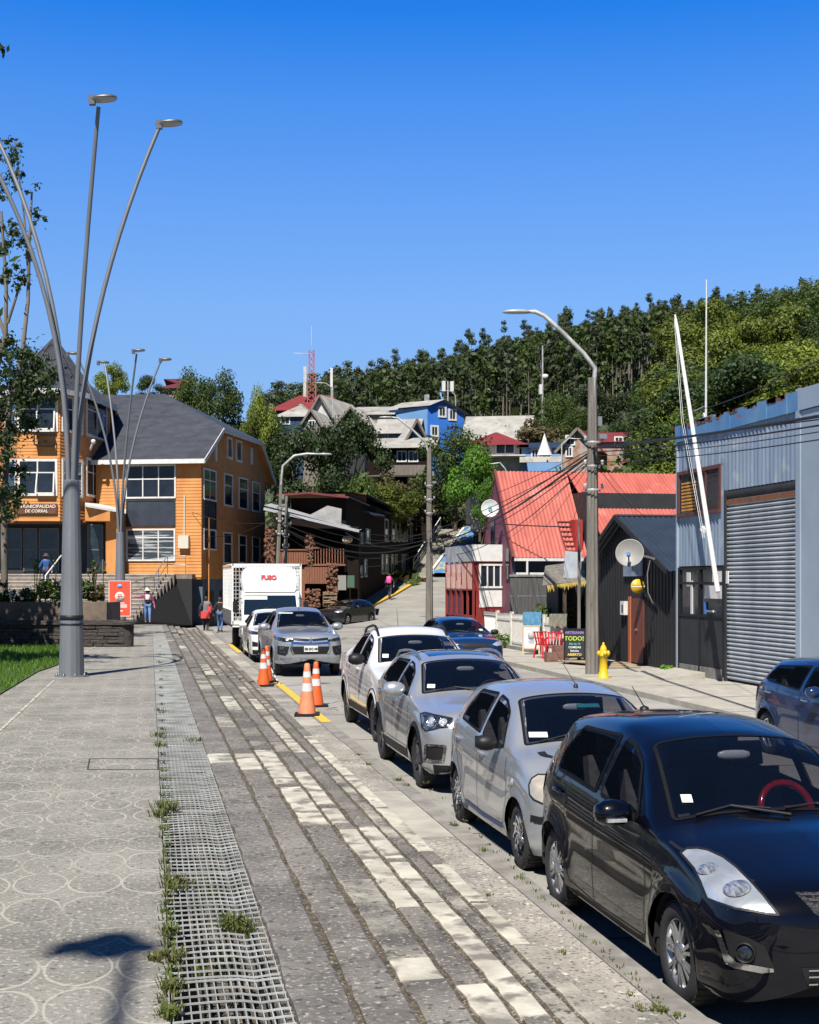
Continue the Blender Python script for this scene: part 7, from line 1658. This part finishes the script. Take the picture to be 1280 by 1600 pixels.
# blue house (gable facing right-front): its gable wall and its long wall
fb = Fr(668, 148, 14, PHI-rad(28)); t = thing('hill_house', 'bright blue two storey house with shallow pale roof and white windows on the hill', 'house', fb.loc, fb.rot)
w = fb.front(725, 660)[0]; zl_, zr2 = fb.front(668,632)[1], fb.front(725,648)[1]; zp_ = fb.front(697,627)[1]; dp = 10
b = MB(); b.prism([(0,0,-4),(w,0,-4),(w,0,zr2),(w*.42,0,zp_),(0,0,zl_-.0)], (0,.1,0)); b.build('gable_wall', m_blueh, t)
# long wall runs left: use a second frame
f2 = Fr(600, 153, 14, PHI); b = MB(); a = fb.loc_of(P(604,HORI,151)); c = Vector((0,0,0)); b.prism([(a.x,a.y,-4),(0,0,-4),(0,0,zl_-.2),(a.x,a.y,zl_-.3)], (.02,.15,0)); b.build('long_wall', m_lblueh, t)  # lighter blue than the gable: sunlight painted into the wall colour
dv = Vector((a.x,a.y,0)); b = MB(); b.quad(Vector((0,-.5,zl_-.15)), Vector((w*.42,-.5,zp_+.15)), Vector((w*.42,0,zp_+.2))+dv, dv+Vector((-.3,-.6,zl_-.2))); b.quad(Vector((w*.42,-.5,zp_+.15)), Vector((w+.5,-.5,zr2)), Vector((w+.5,0,zr2))+dv, Vector((w*.42,0,zp_+.2))+dv); b.build('roof', m_wr, t)
for q in ((687,695,637,650),(703,711,641,655),(675,683,667,680)):
    x0_, z1_ = fb.front(q[0],q[2]); x1_, z0_ = fb.front(q[1],q[3]); window(t, x0_, x1_, z0_, z1_, 0, nx=2, fw=.2)
b = MB(); o_ = fb.loc_of(P(648,638,152)); b.box(o_, (3,.1,.9)); b.build('window', m_win, t); b = MB(); o_ = fb.loc_of(P(667,628,151)); b.box(o_, (.4,.4,1.6)); b.build('chimney', m_galv, t)
house('dark blue timber house with deep grey gables and a boarded balcony on the hill', 590,650,132,7,676,656,8.0,TD,m_dblue,m_wr,'x',wins=((598,606,680,692,m_gboard),))
t, f, w, _ = house('grey gabled upper storey of the dark blue hill house with open eaves', 634,662,130,8,682,656,8.0,TD-rad(30),m_dblue,m_wr,'y',ov=.6)
t, f, w, ze_ = house('weathered grey board lower storey with sheet roof and pink curtained windows', 574,668,128,5,697,686,6.5,TD,m_dkw,m_wr,'x',wins=((640,652,706,720),(622,634,706,720)),ov=.9)  # dark brown wall boards paint in the shade on this lower storey
b = MB(); x0_, z1_ = f.front(598,727,-1.2); x1_, z0_ = f.front(664,742,-1.2); x = x0_
while x < x1_: b.bx(x,x+.13,-1.25,-1.2,z0_,z1_); x += .145
b.build('balcony_boards', m_gboard, t); b = MB(); b.bx(0,w,-1.2,0,z0_-.1,z0_); b.build('balcony_floor', m_gboard, t)
house('long red hipped roof building with railing below the red lattice mast', 424,548,176,9,640,618,18,TD-rad(4),m_dkwall,m_rdr,'x',hip=True,name='red_roof_building')
house('low house with pale four-sided roof behind the big dark tree', 432,490,158,7,650,632,14,TD,m_dblue,m_wr,'x',hip=True,wins=((440,452,652,662),))
house('tall pale gabled house with cross-braced gable among the hill roofs', 486,520,160,9,648,618,14,TD+rad(14),m_wht,m_wr,'y',ov=.7)
house('small gabled house with white windows left of the white roofs', 474,500,152,6,660,640,13,TD+rad(6),m_gboard,m_wr,'y',wins=((484,492,658,668),))
house('pale roofed gabled house between the cross-braced gable and blue house', 535,570,148,8,658,637,13,TD+rad(16),m_dkwall,m_wr,'y',ov=.8)
house('long pale sheet roofed house behind the dark blue gables', 555,612,150,9,648,637,13,TD,m_gboard,m_wr,'x')
# white / red roof house
t, f, w, _ = house('worn white house with dark red roof and a broad dark window', 735,812,120,6,692,676,9,TD,m_wht,m_rdr,'x',hip=True,wins=((776,803,694,708),(738,748,694,704)),ov=.8)
b = MB(); x0_, z1_ = f.front(740,712,-.8); x1_, z0_ = f.front(822,735,-.8); b.bx(x0_,x1_,-1.6,0,z1_-.12,z1_); b.bx(x0_,x1_,-.02,.1,z0_,z1_); b.build('veranda_roof', m_wht, t)
house('house with steep pale roof and dark gable behind the dark red roof', 728,822,128,9,686,652,10,TD+rad(3),m_dkwall,m_wr,'x',ov=.5)
t, f, w, _ = house('low light blue annexe with lean-to roof right of the white house', 815,892,119,5,700,693,9,TD,m_lblueh,m_rdk,'x',wins=((848,860,702,716),(832,840,703,714)))
b = MB(); x0_, z1_ = f.front(830,714,-1); x1_, z0_ = f.front(890,722,-1); b.bx(x0_-1,x1_,-1.2,-.9,z0_,z1_); b.build('white_balustrade', m_wht, t)
b = MB(); q = P(851,712,116); b.lathe([(.7,0),(.35,.9),(.02,1.9)], (0,0,0), 10); o = b.build('closed_parasol', m_wtrim); o.location = q; tag(o, 'closed white parasol standing on the light blue annexe terrace', 'parasol')
house('rusty sheet walled shack with steep gable and dark red roof', 878,930,112,7,698,670,9,TD+rad(12),m_rustw,m_rdr,'y',wins=((886,897,682,694),(886,893,700,712)),ov=.5)
house('small rusty shack with a flat dark red roof beside the steep gable', 938,985,114,6,690,677,9,TD,m_rustw,m_rdr,'x',wins=((962,972,684,696),(975,983,684,696)))
house('brown hipped roof seen above the orange building roof', 250,292,120,8,606,592,12,PHI,m_rustw,m_rrd,'x',hip=True)
# ---- masts
t = thing('lattice_mast', 'red and white lattice radio mast with antennas above the red roof', 'mast', P(487,632,178)); b = MB(); s_ = 178/FPX
H1 = (632-540)*s_
for k in range(int(H1/.8)):
    z = k*.8; w_ = .55 if z < H1*.45 else .32
    for sx_ in (-1,1): b.bar((sx_*w_,0,z),(sx_*w_,0,z+.8),.12)
    b.bar((-w_,0,z),(w_,0,z+.8),.09); b.bar((w_,0,z),(-w_,0,z+.8),.09)
b.build('lattice', mat('mast_red', (.36,.05,.045), (.45,.16,.15), scale=1, rough=.6), t); b = MB(); b.tube([(0,0,H1),(0,0,H1+2.6)], .05, 6); b.bar((-2.4,0,H1*.86),(0,0,H1*.86),.12); b.bx(-1.1,-.7,-.1,.1,1,5); b.build('antenna', m_wht, t)
for (px, py0, py1, d, lab, kind) in ((518,624,575,165,'white panel antenna on a pole among the pale roofs',0),(700,630,596,160,'mobile phone mast with white panels behind the blue house',1),(848,655,540,150,'thin lattice pole with white drum aerials in front of the forest',2),(1104,660,640,60,'',3)):
    if not lab: continue
    q = P(px, py0+12, d); t = thing('antenna_pole', lab, 'antenna', q); s_ = d/FPX; H1 = (py0+12-py1)*s_; b = MB(); b.tube([(0,0,-2),(0,0,H1)], .10, 6); b.build('pole', m_galv, t); b = MB()
    if kind == 0: b.bx(-.15,.15,-.12,.12,H1*.5,H1)
    if kind == 1:
        for x in (-.55,.45): b.bx(x-.2,x+.2,-.25,.05,H1-1.2,H1)
    if kind == 2: b.lathe([(.001,.3),(.35,.2),(.35,-.2),(.001,-.3)], (.3,0,H1*.62), 10); b.bx(-.4,-.1,-.2,.2,H1*.4,H1*.52)
    b.build('aerial', m_wtrim, t)
# ================================================================ TREES
m_lf = {'dark': leafmat('leaves_dark', (.055,.090,.024), (.026,.050,.014), .5), 'mid': leafmat('leaves_mid', (.10,.15,.026), (.045,.08,.016), .6),
 'yel': leafmat('leaves_yellow_green', (.23,.27,.035), (.10,.155,.022), .7, .35), 'bright': leafmat('leaves_bright', (.13,.28,.022), (.07,.17,.018), .8), 'euc': leafmat('leaves_eucalyptus', (.095,.125,.048), (.050,.074,.028), .35, .4),
 'dry': leafmat('leaves_dry', (.15,.115,.05), (.06,.06,.02), .8)}
m_bark = mat('bark_brown', (.11,.08,.055), (.06,.045,.03), scale=4, rough=.95, bump=.5, bscale=14)
m_bpale = mat('bark_pale', (.22,.19,.155), (.10,.085,.065), scale=3, rough=.85, stretch=(1,1,.3), bump=.3)
def leafcloud(b, blobs, n, size, rr=R, flat=.0, mi=0, soft=False):
    tot = sum(r[3]**2 for r in blobs); 
    for (cx, cy, cz, r) in blobs:
        k = int(n*r*r/tot)
        for _ in range(k):
            v = Vector((rr.gauss(0,1), rr.gauss(0,1), rr.gauss(0,1))).normalized(); rad_ = abs(rr.gauss(0, r*.8)) if soft else r*(rr.random()**.35)*rr.uniform(.75,1.12); p = Vector((cx,cy,cz))+Vector((v.x*rad_, v.y*rad_, v.z*rad_*.85))
            nrm = (v+Vector((rr.uniform(-.9,.9), rr.uniform(-.9,.9), rr.uniform(-.5,1.0)))).normalized(); a = nrm.orthogonal().normalized(); a = (Matrix.Rotation(rr.uniform(0,6.28),4,nrm) @ a); c = nrm.cross(a); s_ = size*rr.uniform(.6,1.4)
            b.add([p-a*s_*.5, p+c*s_*.32, p+a*s_*.6, p-c*s_*.30], [(0,1,2,3)], mi)
def broad(name, h, w, n, size, leaf, seed, trunk=.3, label=None, blobs=16, low=.28):
    rr = random.Random(seed); t = thing(name, label, 'tree'); b = MB(); B = []
    for k in range(blobs):
        a = rr.uniform(0, 6.28); u = rr.uniform(low, 1); rad_ = w*.5*math.sin(math.pi*min(.93,max(.12,(u-low)/(1-low)*.9+.1)))*rr.uniform(.35,1.0); B.append((math.cos(a)*rad_, math.sin(a)*rad_, h*u*.93, w*rr.uniform(.13,.22)))
    leafcloud(b, B, n, size, rr); b.build('crown', leaf, t)
    b = MB(); b.tube([(0,0,-.6),(rr.uniform(-.1,.1)*h*.1,0,h*.3),(0,rr.uniform(-.1,.1)*h*.1,h*.55)], [trunk*.6,trunk*.42,trunk*.2], 7)
    for q in B[:7]: b.tube([(0,0,h*rr.uniform(.2,.4)),(q[0]*.5,q[1]*.5,q[2]*.75),(q[0],q[1],q[2])], [trunk*.25,trunk*.14,.03], 5)
    b.build('trunk', m_bark, t); return t
def euc(seed, h, bark=None):
    rr = random.Random(seed); t = thing('eucalyptus_tree', None, 'tree'); b = MB(); c = MB(); B = []; lean = rr.uniform(-.6,.6)
    pts = [(lean*(u**2)+rr.uniform(-.08,.08), rr.uniform(-.1,.1), h*u*.93-(1.5 if u == 0 else 0)) for u in (0,.25,.5,.75,1)]; b.tube(pts, [.26,.2,.15,.10,.04], 5)
    for k in range(11):
        u = rr.uniform(.42,1.0); a = rr.uniform(0,6.28); r_ = rr.uniform(.3,1.9)*(1.25-u*.65); z = h*u*.95; p0 = Vector((lean*u*u,0,z-1.2)); p1 = Vector((lean*u*u+math.cos(a)*r_, math.sin(a)*r_, z)); b.tube([p0,p1], [.05,.02], 4); B.append((p1.x,p1.y,p1.z,rr.uniform(.6,1.25)))
    B.append((lean,0,h*.97,1.0)); B.append((lean*.8,.4,h*.9,1.3)); leafcloud(c, B, 1150, .46, rr); c.build('crown', m_lf['euc'], t); b.build('trunk', m_bpale, t); return t
EP = [euc(s_, 20+s_%4) for s_ in (11,12,13,14,15,16)]
rf = random.Random(5); used = set(); NE = 290
def place_tree(proto, i, loc, rz, sc, label, group):
    if i not in used: used.add(i); o = proto; o.location = loc; o.rotation_euler = (0,0,rz); o.scale = (sc if isinstance(sc, tuple) else (sc,)*3); o['label'] = label; o['group'] = group
    else: o = copy_tree(proto, loc, rz, sc, label, group)
    return o
ridge = lin([(380,640),(415,614),(470,594),(540,570),(600,561),(650,548),(700,540),(760,520),(800,516),(850,498),(900,490),(950,476),(1000,470),(1060,462),(1110,456),(1160,462),(1200,452),(1280,440),(1330,436)])
cnt = 0
for k in range(NE):
    row = k % 5; px = 408+(1310-408)*((k//5)+rf.uniform(-.45,.45)+row*.2)/(NE/5)
    d = (318, 300, 282, 262, 240)[row]+rf.uniform(-6,6); z0 = terr(px, d); ei = rf.randrange(6); hh = 20+(11+ei)%4
    ztop = CAMZ+(HORI-(ridge(px)+rf.gauss(6,9)+(0,0,8,24,48)[row]))*d/FPX; want = max(7, ztop-z0); sc = min(1.5, max(.5, want/hh))
    if px > 1040 and row > 2: continue
    place_tree(EP[ei], ('e',ei), P(px,HORI,d)*1+Vector((0,0,z0-CAMZ)), rf.uniform(0,6.28), (sc*rf.uniform(.8,1.15),sc*rf.uniform(.8,1.1),sc), 'slender eucalyptus with pale trunk %s, %s part of the hill' % (('standing on the skyline','standing on the skyline','in the middle rows','in the lower rows','in the lowest row')[row], 'left' if px < 700 else ('middle' if px < 980 else 'right')), 'eucalyptus trees covering the hill'); cnt += 1
# undergrowth between the trunks
b = MB(); rr = random.Random(3)
for k in range(9000):
    px = rr.uniform(395,1330); d = rr.uniform(205,330); z = terr(px,d); p = P(px,HORI,d); p.z = z+rr.uniform(0,4.5)*rr.random(); s_ = rr.uniform(.8,2.0); v = Vector((rr.gauss(0,1),rr.gauss(0,1),rr.gauss(0,1)+.5)).normalized(); a = v.orthogonal().normalized(); c = v.cross(a); b.add([p-a*s_*.5,p+c*s_*.4,p+a*s_*.5,p-c*s_*.4],[(0,1,2,3)], rr.choice((0,0,1,0,2)))
tag(b.build('forest_undergrowth', [m_lf['euc'], m_lf['dark'], m_lf['mid']]), 'dark undergrowth between the trunks of the hill forest', 'undergrowth', kind='stuff')
b = MB()
for k in range(620):
    px = rr.uniform(400,1310); d = rr.uniform(195,312); z = terr(px,d); p = P(px,HORI,d); p.z = z; hmax = max(4, CAMZ+(HORI-ridge(px)-24)*d/FPX-z); hh = min(rr.uniform(11,17), hmax); b.tube([p-Vector((0,0,1)), p+Vector((rr.uniform(-.4,.4),0,hh*.9))], [.17,.05], 3, 3, cap=False)
    leafcloud(b, [(p.x+rr.uniform(-.8,.8),p.y+rr.uniform(-.8,.8),p.z+hh*u,rr.uniform(.9,1.5)) for u in (.55,.72,.85,.96)], 130, .75, rr, mi=rr.choice((0,0,1)))
tag(b.build('forest_infill', [m_lf['euc'], m_lf['mid'], m_lf['dark'], m_bpale]), 'close set slender eucalyptus filling the slope between the nearer trunks', 'forest', kind='stuff')
# broadleaf prototypes
BP = {'dark': broad('broadleaf_tree', 10, 10, 9000, .31, m_lf['dark'], 21, .5), 'mid': broad('broadleaf_tree', 9, 9, 8000, .30, m_lf['mid'], 22, .4), 'yel': broad('broadleaf_tree', 8, 9, 8000, .30, m_lf['yel'], 23, .4), 'bright': broad('broadleaf_tree', 7, 7, 7000, .25, m_lf['bright'], 24, .3), 'dry': broad('shrub', 3, 4.5, 2600, .26, m_lf['dry'], 25, .15, low=.1), 'bush': broad('shrub', 3, 4.5, 2600, .28, m_lf['mid'], 26, .15, low=.1)}
BH = {'dark':10,'mid':9,'yel':8,'bright':7,'dry':3,'bush':3}; BWD = {'dark':10,'mid':9,'yel':9,'bright':7,'dry':4.5,'bush':4.5}
NAMED = [ # kind, px centre, py top, py base, d, width px, label
 ('dark',545,640,835,112,110,'big dark glossy tree above the carved terrace, right half of the pair'),('dark',470,655,850,112,130,'big dark green tree behind the orange gable, left of the pair'),('mid',430,655,800,120,70,'mid green tree showing over the orange gable'),
 ('mid',300,578,720,118,70,'feathery green tree behind the orange roof, left one'),('mid',348,582,720,116,74,'feathery green tree behind the orange roof, right one'),('yel',402,612,760,118,56,'yellow green tree at the end of the orange roof'),('yel',396,640,780,112,44,'small yellow green tree tucked behind the orange gable'),
 ('mid',712,668,820,116,118,'dense green tree in front of the blue house'),('bright',750,702,835,104,84,'bright lime green bush tree beside the salmon roof'),('bright',762,752,850,96,40,'low bright green bush under the lime green tree'),
 ('dry',600,738,800,112,80,'dry brownish shrub below the balcony'),('dry',650,745,815,122,80,'tangled brown shrub beside the pole'),('yel',610,758,830,106,90,'yellow green shrub on the bank above the dark building'),('dry',615,775,835,113,60,'dry shrub above the stairway foot'),('bush',560,740,830,106,70,'green shrub on the bank below the dark blue house'),
 ('dry',838,655,710,128,80,'olive brown bushy tree behind the light blue annexe'),('dry',800,665,710,130,50,'brown shrub behind the pale steep roof'),('dark',962,655,725,126,60,'dark tree behind the rusty shacks'),('dark',1005,640,740,112,80,'dark leafy tree right of the rusty shacks'),('mid',905,640,700,130,60,'green tree behind the leaning pole top'),('mid',870,612,700,140,60,'light green conical tree at the forest edge'),('dark',1040,640,745,100,70,'dark tree next to the garage roof edge'),('bush',1010,715,745,104,50,'green shrub over the right end of the salmon roof'),('dark',930,600,680,150,90,'dark round tree at the foot of the forest'),
 ('yel',178,570,640,110,56,'sparse tree with thin upright twigs behind the turret'),('dark',232,585,640,116,50,'dark tree behind the grey roof ridge'),('dark',706,745,840,134,90,'deep shaded tree behind the pole on the bank')]
for (kd, px, pt, pb, d, wpx, lab) in NAMED:
    s_ = d/FPX; H_ = (pb-pt)*s_; Wd = wpx*s_; q = P(px, pb, d); place_tree(BP[kd], kd, q, R.uniform(0,6.28), (Wd/BWD[kd]*1.15, Wd/BWD[kd]*1.15, H_/BH[kd]), lab, None)
# right-hand bushy hill
rh = random.Random(9); top_r = lin([(1000,560),(1050,500),(1100,478),(1160,470),(1220,455),(1280,440),(1500,420)])
for k in range(78):
    u = rh.random(); px = rh.uniform(1015,1420); d = rh.uniform(78,150); px = px if d > 120 else max(px, 1075); z0 = terr(px,d); py = HORI-(z0+6-CAMZ)*FPX/d
    if py < top_r(px): continue
    kd = rh.choice(['yel','mid','yel','mid','dark','yel']) if px > 1060 else rh.choice(['dark','mid','dark'])
    sc = rh.uniform(.55,.95); place_tree(BP[kd], kd, P(px,HORI,d)+Vector((0,0,z0-.4-CAMZ)), rh.uniform(0,6.28), (sc*1.1,sc*1.1,sc*.9), 'leafy %s broadleaf on the bushy hill, %s the roof aerial' % ({'yel':'yellow green','mid':'mid green','dark':'dark green'}[kd], 'left of' if px < 1104 else 'right of'), 'broadleaf trees on the hill behind the garage')
for (px, pt, d) in ((1110,470,140),(1160,462,148),(1210,455,150),(1262,442,146),(1060,500,150),(1290,450,130),(1240,480,120),(1180,500,118),(1120,520,120),(1070,545,120)):
    sc = .9; kd = 'mid' if pt < 465 else 'yel'; q = P(px, pt, d); q.z -= BH[kd]*sc; place_tree(BP[kd], kd, q, rh.uniform(0,6.28), (sc,sc,sc), 'leafy %s broadleaf on the bushy hill, %s the roof aerial' % ({'yel':'yellow green','mid':'mid green'}[kd], 'left of' if px < 1104 else 'right of'), 'broadleaf trees on the hill behind the garage')
# hedge of scrub covering bank faces
b = MB(); rr = random.Random(4)
for k in range(26000):
    z1 = rr.random()
    if z1 < .35: px = rr.uniform(395,760); d = rr.uniform(104,150)
    elif z1 < .6: px = rr.uniform(760,1050); d = rr.uniform(84,170)
    else: px = rr.uniform(1000,1400); d = rr.uniform(60,170)
    if 655 < px < 770 and d < 136: continue
    z = terr(px,d); p = P(px,HORI,d); p.z = z+rr.uniform(-.1,1.6)*rr.random(); s_ = rr.uniform(.3,.75); v = Vector((rr.gauss(0,1),rr.gauss(0,1),rr.gauss(0,1)+.5)).normalized(); a = v.orthogonal().normalized(); c = v.cross(a); b.add([p-a*s_*.5,p+c*s_*.4,p+a*s_*.5,p-c*s_*.4],[(0,1,2,3)], rr.choice((0,1,1,2,3)))
tag(b.build('bank_scrub', [m_lf['dark'], m_lf['mid'], m_lf['yel'], m_lf['dry']]), 'tangled green scrub covering the steep banks between the hill houses', 'scrub', kind='stuff')
# ---- foreground eucalyptus at the left edge
def fgtree(label, px, d, trunks, blobs, n, size, leaf=m_lf['dark'], seed=1):
    t = thing('foreground_tree', label, 'tree', P(px,HORI,d)*1); t.location.z = zp(t.location.y); o = t.location; s_ = d/FPX; rr = random.Random(seed); b = MB()
    def L(p): return P(p[0],p[1],d+(p[2] if len(p) > 2 else 0))-Vector(o)
    for tr, r0, r1 in trunks: pts = [L(p) for p in tr]; b.tube(pts, [r0+(r1-r0)*i/(len(pts)-1) for i in range(len(pts))], 8)
    b.build('trunk', m_bpale, t); b = MB(); B = []
    for (bx_, by_, br) in blobs:
        for q in range(max(3, int(br/3.2))):
            c = L((bx_+rr.gauss(0,br)*.62, by_+rr.gauss(0,br)*.55, rr.uniform(-.9,.9))); B.append((c.x,c.y,c.z,min(.5,br*s_*rr.uniform(.3,.65))))
    leafcloud(b, B, n, size, rr, soft=True); b.build('crown', leaf, t); return t
fgtree('tall eucalyptus with pale forked trunks and tufts of dark leaves at the left edge', 14, 41,
  [([(8,985),(6,800),(14,640),(34,560),(44,470),(46,380),(50,300)],.11,.03),([(-30,985),(-20,700),(-10,600),(9,520),(10,450),(2,330)],.11,.04),([(10,530),(-10,470),(-20,420)],.06,.03),([(12,505),(30,450),(40,430)],.05,.02),([(44,420),(38,340),(28,260)],.04,.02)],
  [(25,235,16),(22,275,20),(12,310,14),(58,335,14),(44,300,10),(10,370,22),(22,350,12),(38,440,18),(6,430,18),(48,400,10),(10,570,34),(40,590,34),(22,640,36),(60,600,26),(48,560,20),(0,540,24),(14,680,20),(80,605,14),(8,740,34),(18,790,26),(30,760,16),(2,700,20),(0,250,8)], 12500, .115, m_lf['dark'], 3)
fgtree('leafy dark tree just outside the left edge shading the planter', -150, 34, [([(-150,1020),(-145,800),(-140,600)],.25,.1)], [(-120,640,90),(-200,560,110),(-90,560,50),(-180,720,90),(-80,760,50),(-260,640,90)], 5200, .26, m_lf['dark'], 4)
fgtree('leafy dark tree outside the left edge shading the lawn', -230, 26, [([(-230,1080),(-225,800),(-220,500)],.25,.1)], [(-200,520,120),(-330,420,120),(-150,420,70),(-300,620,120),(-160,660,70)], 5200, .24, m_lf['dark'], 5)
b = MB(); q = P(2,78,20); leafcloud(b, [(0,0,0,.10),(-.1,0,.05,.10)], 60, .09); b.tube([(.05,0,.05),(-.3,0,-.1),(-2.2,.2,-.9)], [.012,.02,.05], 5)
o = thing('overhanging_branch', 'small leafy twig poking in at the top left edge', 'branch', q); b.build('twig', m_lf['dark'], o)
# ---- planter plants
def plant(px, d, zb, h, w, n, size, leaf, label, name='flowering_shrub', spikes=0, seed=1, flower=None):
    rr = random.Random(seed); q = P(px,HORI,d); q.z = zb; t = thing(name, label, 'plant', q); b = MB(); B = [(rr.uniform(-w,w)*.4, rr.uniform(-w,w)*.3, h*rr.uniform(.25,.75), w*rr.uniform(.18,.3)) for _ in range(10)]; leafcloud(b, B, n, size, rr)
    for k in range(spikes): x = rr.uniform(-w,w)*.45; b.tube([(x,0,0),(x+rr.uniform(-.1,.1),0,h*1.0),(x+rr.uniform(-.12,.12),0,h*rr.uniform(1.2,1.6))], [.012,.012,.02], 4); leafcloud(b, [(x,0,h*rr.uniform(1.1,1.4),.07)], 22, size*.7, rr)
    b.build('foliage', leaf, t)
    if flower:
        b = MB()
        for k in range(30): p = Vector((rr.uniform(-w,w)*.5, -w*.3, h*rr.uniform(.2,.9))); b.box(p, (.04,.04,.04))
        b.build('flowers', flower, t)
PZ = zp(37)+1.1
for i, (px, w, h, lf, fl) in enumerate(((30,.5,.55,'mid',1),(62,.8,1.0,'yel',0),(92,.8,.9,'mid',0),(105,.6,.8,'mid',1),(140,.5,.9,'mid',0),(152,.35,.8,'dry',0),(2,.4,.5,'mid',0),(-20,.6,.7,'mid',0))):
    plant(px, 38.3, PZ, h, w*1.3, 420, .11, m_lf[lf], ['pale flowered low plant at the left of the planter','broad green shrub in the middle of the planter','dense green shrub left of the big lamp post','white flowered shrub beside the big lamp post','tall spiky green plant right of the big lamp post','dry spiky plant at the right end of the planter','thin reddish plant at the left edge of the planter','shrub just outside the left edge in the planter'][i], 'planter_shrub', 4 if i in (1,4,5,6) else 0, 40+i, m_wtrim if fl else None)
for (px, d, zb, h, w, lf, lab, nm, fl) in ((870,45,ZS+.3,1.6,1.2,'mid','leafy climbing plant behind the white fence near the hanging sheet','climbing_plant',None),(773,47.5,ZS,.5,1.1,'bright','bright green weedy clump at the foot of the white fence','fence_weed',None),(1128,34.0,ZS+3.35,.5,.25,'dark','small dark weed growing on the garage front','wall_weed',None),(1046,34.6,ZS,.18,.4,'bright','small green weed at the foot of the black cabin','cabin_weed',None)):
    plant(px, d, zb, h, w, 480, .12, m_lf[lf], lab, nm, 0, int(px))
# ---- weeds in joints and beside the grating
m_gr = leafmat('grass_blades', (.10,.16,.025), (.16,.15,.05), 3, 0, .3)
def blades(b, c, n, r, h, rr=R, mi=0):
    for _ in range(n):
        a = rr.uniform(0,6.28); q = Vector(c)+Vector((math.cos(a)*r*rr.random(), math.sin(a)*r*rr.random()*1.3, 0)); l = h*rr.uniform(.5,1.2); dx = Vector((math.cos(a), math.sin(a), 0))*l*rr.uniform(.3,.9); w = Vector((-dx.y,dx.x,0)).normalized()*.004; m_ = q+dx*.4+Vector((0,0,l*.7)); e = q+dx+Vector((0,0,l*.75*rr.uniform(.6,1)))
        b.add([q-w,q+w,m_+w,m_-w,e],[(0,1,2,3),(3,2,4)], mi)
def wd(lab, pts, name='weed_tuft'):
    b = MB(); 
    for (px, py, z, n, r, h) in pts: c = G(px,py,z); c = G(px,py,z+(zp(c.y) if z == 0 else 0)); blades(b, c, n, r, h)
    o = b.build(name, m_gr); return tag(o, lab, 'weeds', kind='stuff')
wd('grass and weeds growing along the edge of the drain grating and paving joints', [(258,1268,0,90,.10,.10),(250,1275,0,50,.08,.07),(270,1380,0,60,.07,.06),(275,1390,0,40,.07,.05),(265,1460,0,40,.05,.06),(272,1500,-.02,60,.06,.06),(268,1545,0,60,.05,.05),(245,1498,0,50,.05,.04),(248,1150,0,40,.1,.07),(249,1165,0,30,.1,.06),(250,1110,0,25,.1,.05),(248,1035,0,30,.2,.07),(262,1588,0,60,.05,.05),(290,1385,-.03,40,.06,.05)]+[(250+(py-1000)*.028,py,0,16,.05,.04) for py in range(1010,1590,13)])
wd('leafy weeds growing up through the grating from the channel', [(370,1455,-.02,90,.07,.08),(360,1452,-.02,50,.05,.10),(385,1460,-.02,40,.05,.06),(300,1158,0,25,.1,.05),(312,1158,0,20,.06,.05),(340,1520,-.2,80,.12,.12),(300,1540,-.2,60,.1,.1),(330,1400,-.25,60,.15,.15)])
wd('small green weeds in the joints of the lower pavement and steps', [(622,1220,ZS,40,.08,.05),(636,1228,ZS,20,.05,.04),(710,1290,ZS,30,.06,.04),(755,1330,ZS,24,.05,.04),(1030,1580,ZS,60,.05,.04),(1000,1578,ZS,30,.04,.03),(985,1555,ZS,24,.04,.02),(880,1490,ZS,20,.04,.03),(812,1373,ZS,24,.05,.03),(600,1315,-.5,18,.03,.03),(606,1561,-.35,18,.02,.03),(1060,1590,ZS,30,.04,.03),(575,1195,ZS,24,.06,.04),(560,1180,ZS,18,.06,.04),(765,1400,-.7,18,.03,.03),(712,1290,ZS,16,.05,.03)]+[(430+(py-1000)*1.05+R.uniform(-6,6), py, ZS, 8, .05, .03) for py in range(1080,1590,12)])
b = MB(); rr = random.Random(8); lp2 = [(q.x,q.y) for q in lp]
x0,x1,y0,y1 = min(q[0] for q in lp2),max(q[0] for q in lp2),min(q[1] for q in lp2),max(q[1] for q in lp2); k = 0
while k < 34000:
    x,y = rr.uniform(max(x0,-9),x1), rr.uniform(y0,y1)
    k += 1
    if pip((x,y), lp2): 
        h = rr.uniform(.05,.13); a = rr.uniform(0,6.28); w = Vector((math.cos(a),math.sin(a),0))*.012; c = Vector((x,y,zp(y)+.02)); e = c+Vector((rr.uniform(-.05,.05),rr.uniform(-.05,.05),h)); b.add([c-w,c+w,e],[(0,1,2)])
tag(b.build('grass', leafmat('lawn_blades', (.13,.26,.02), (.09,.19,.02), 1.2, 0, .4)), 'short bright green grass on the lawn patch', 'grass', kind='stuff')
# prototypes that were never placed
for o in list(bpy.data.objects):
    if o.type == 'EMPTY' and o.parent is None and 'label' not in o:
        for c in list(o.children): bpy.data.objects.remove(c)
        bpy.data.objects.remove(o)
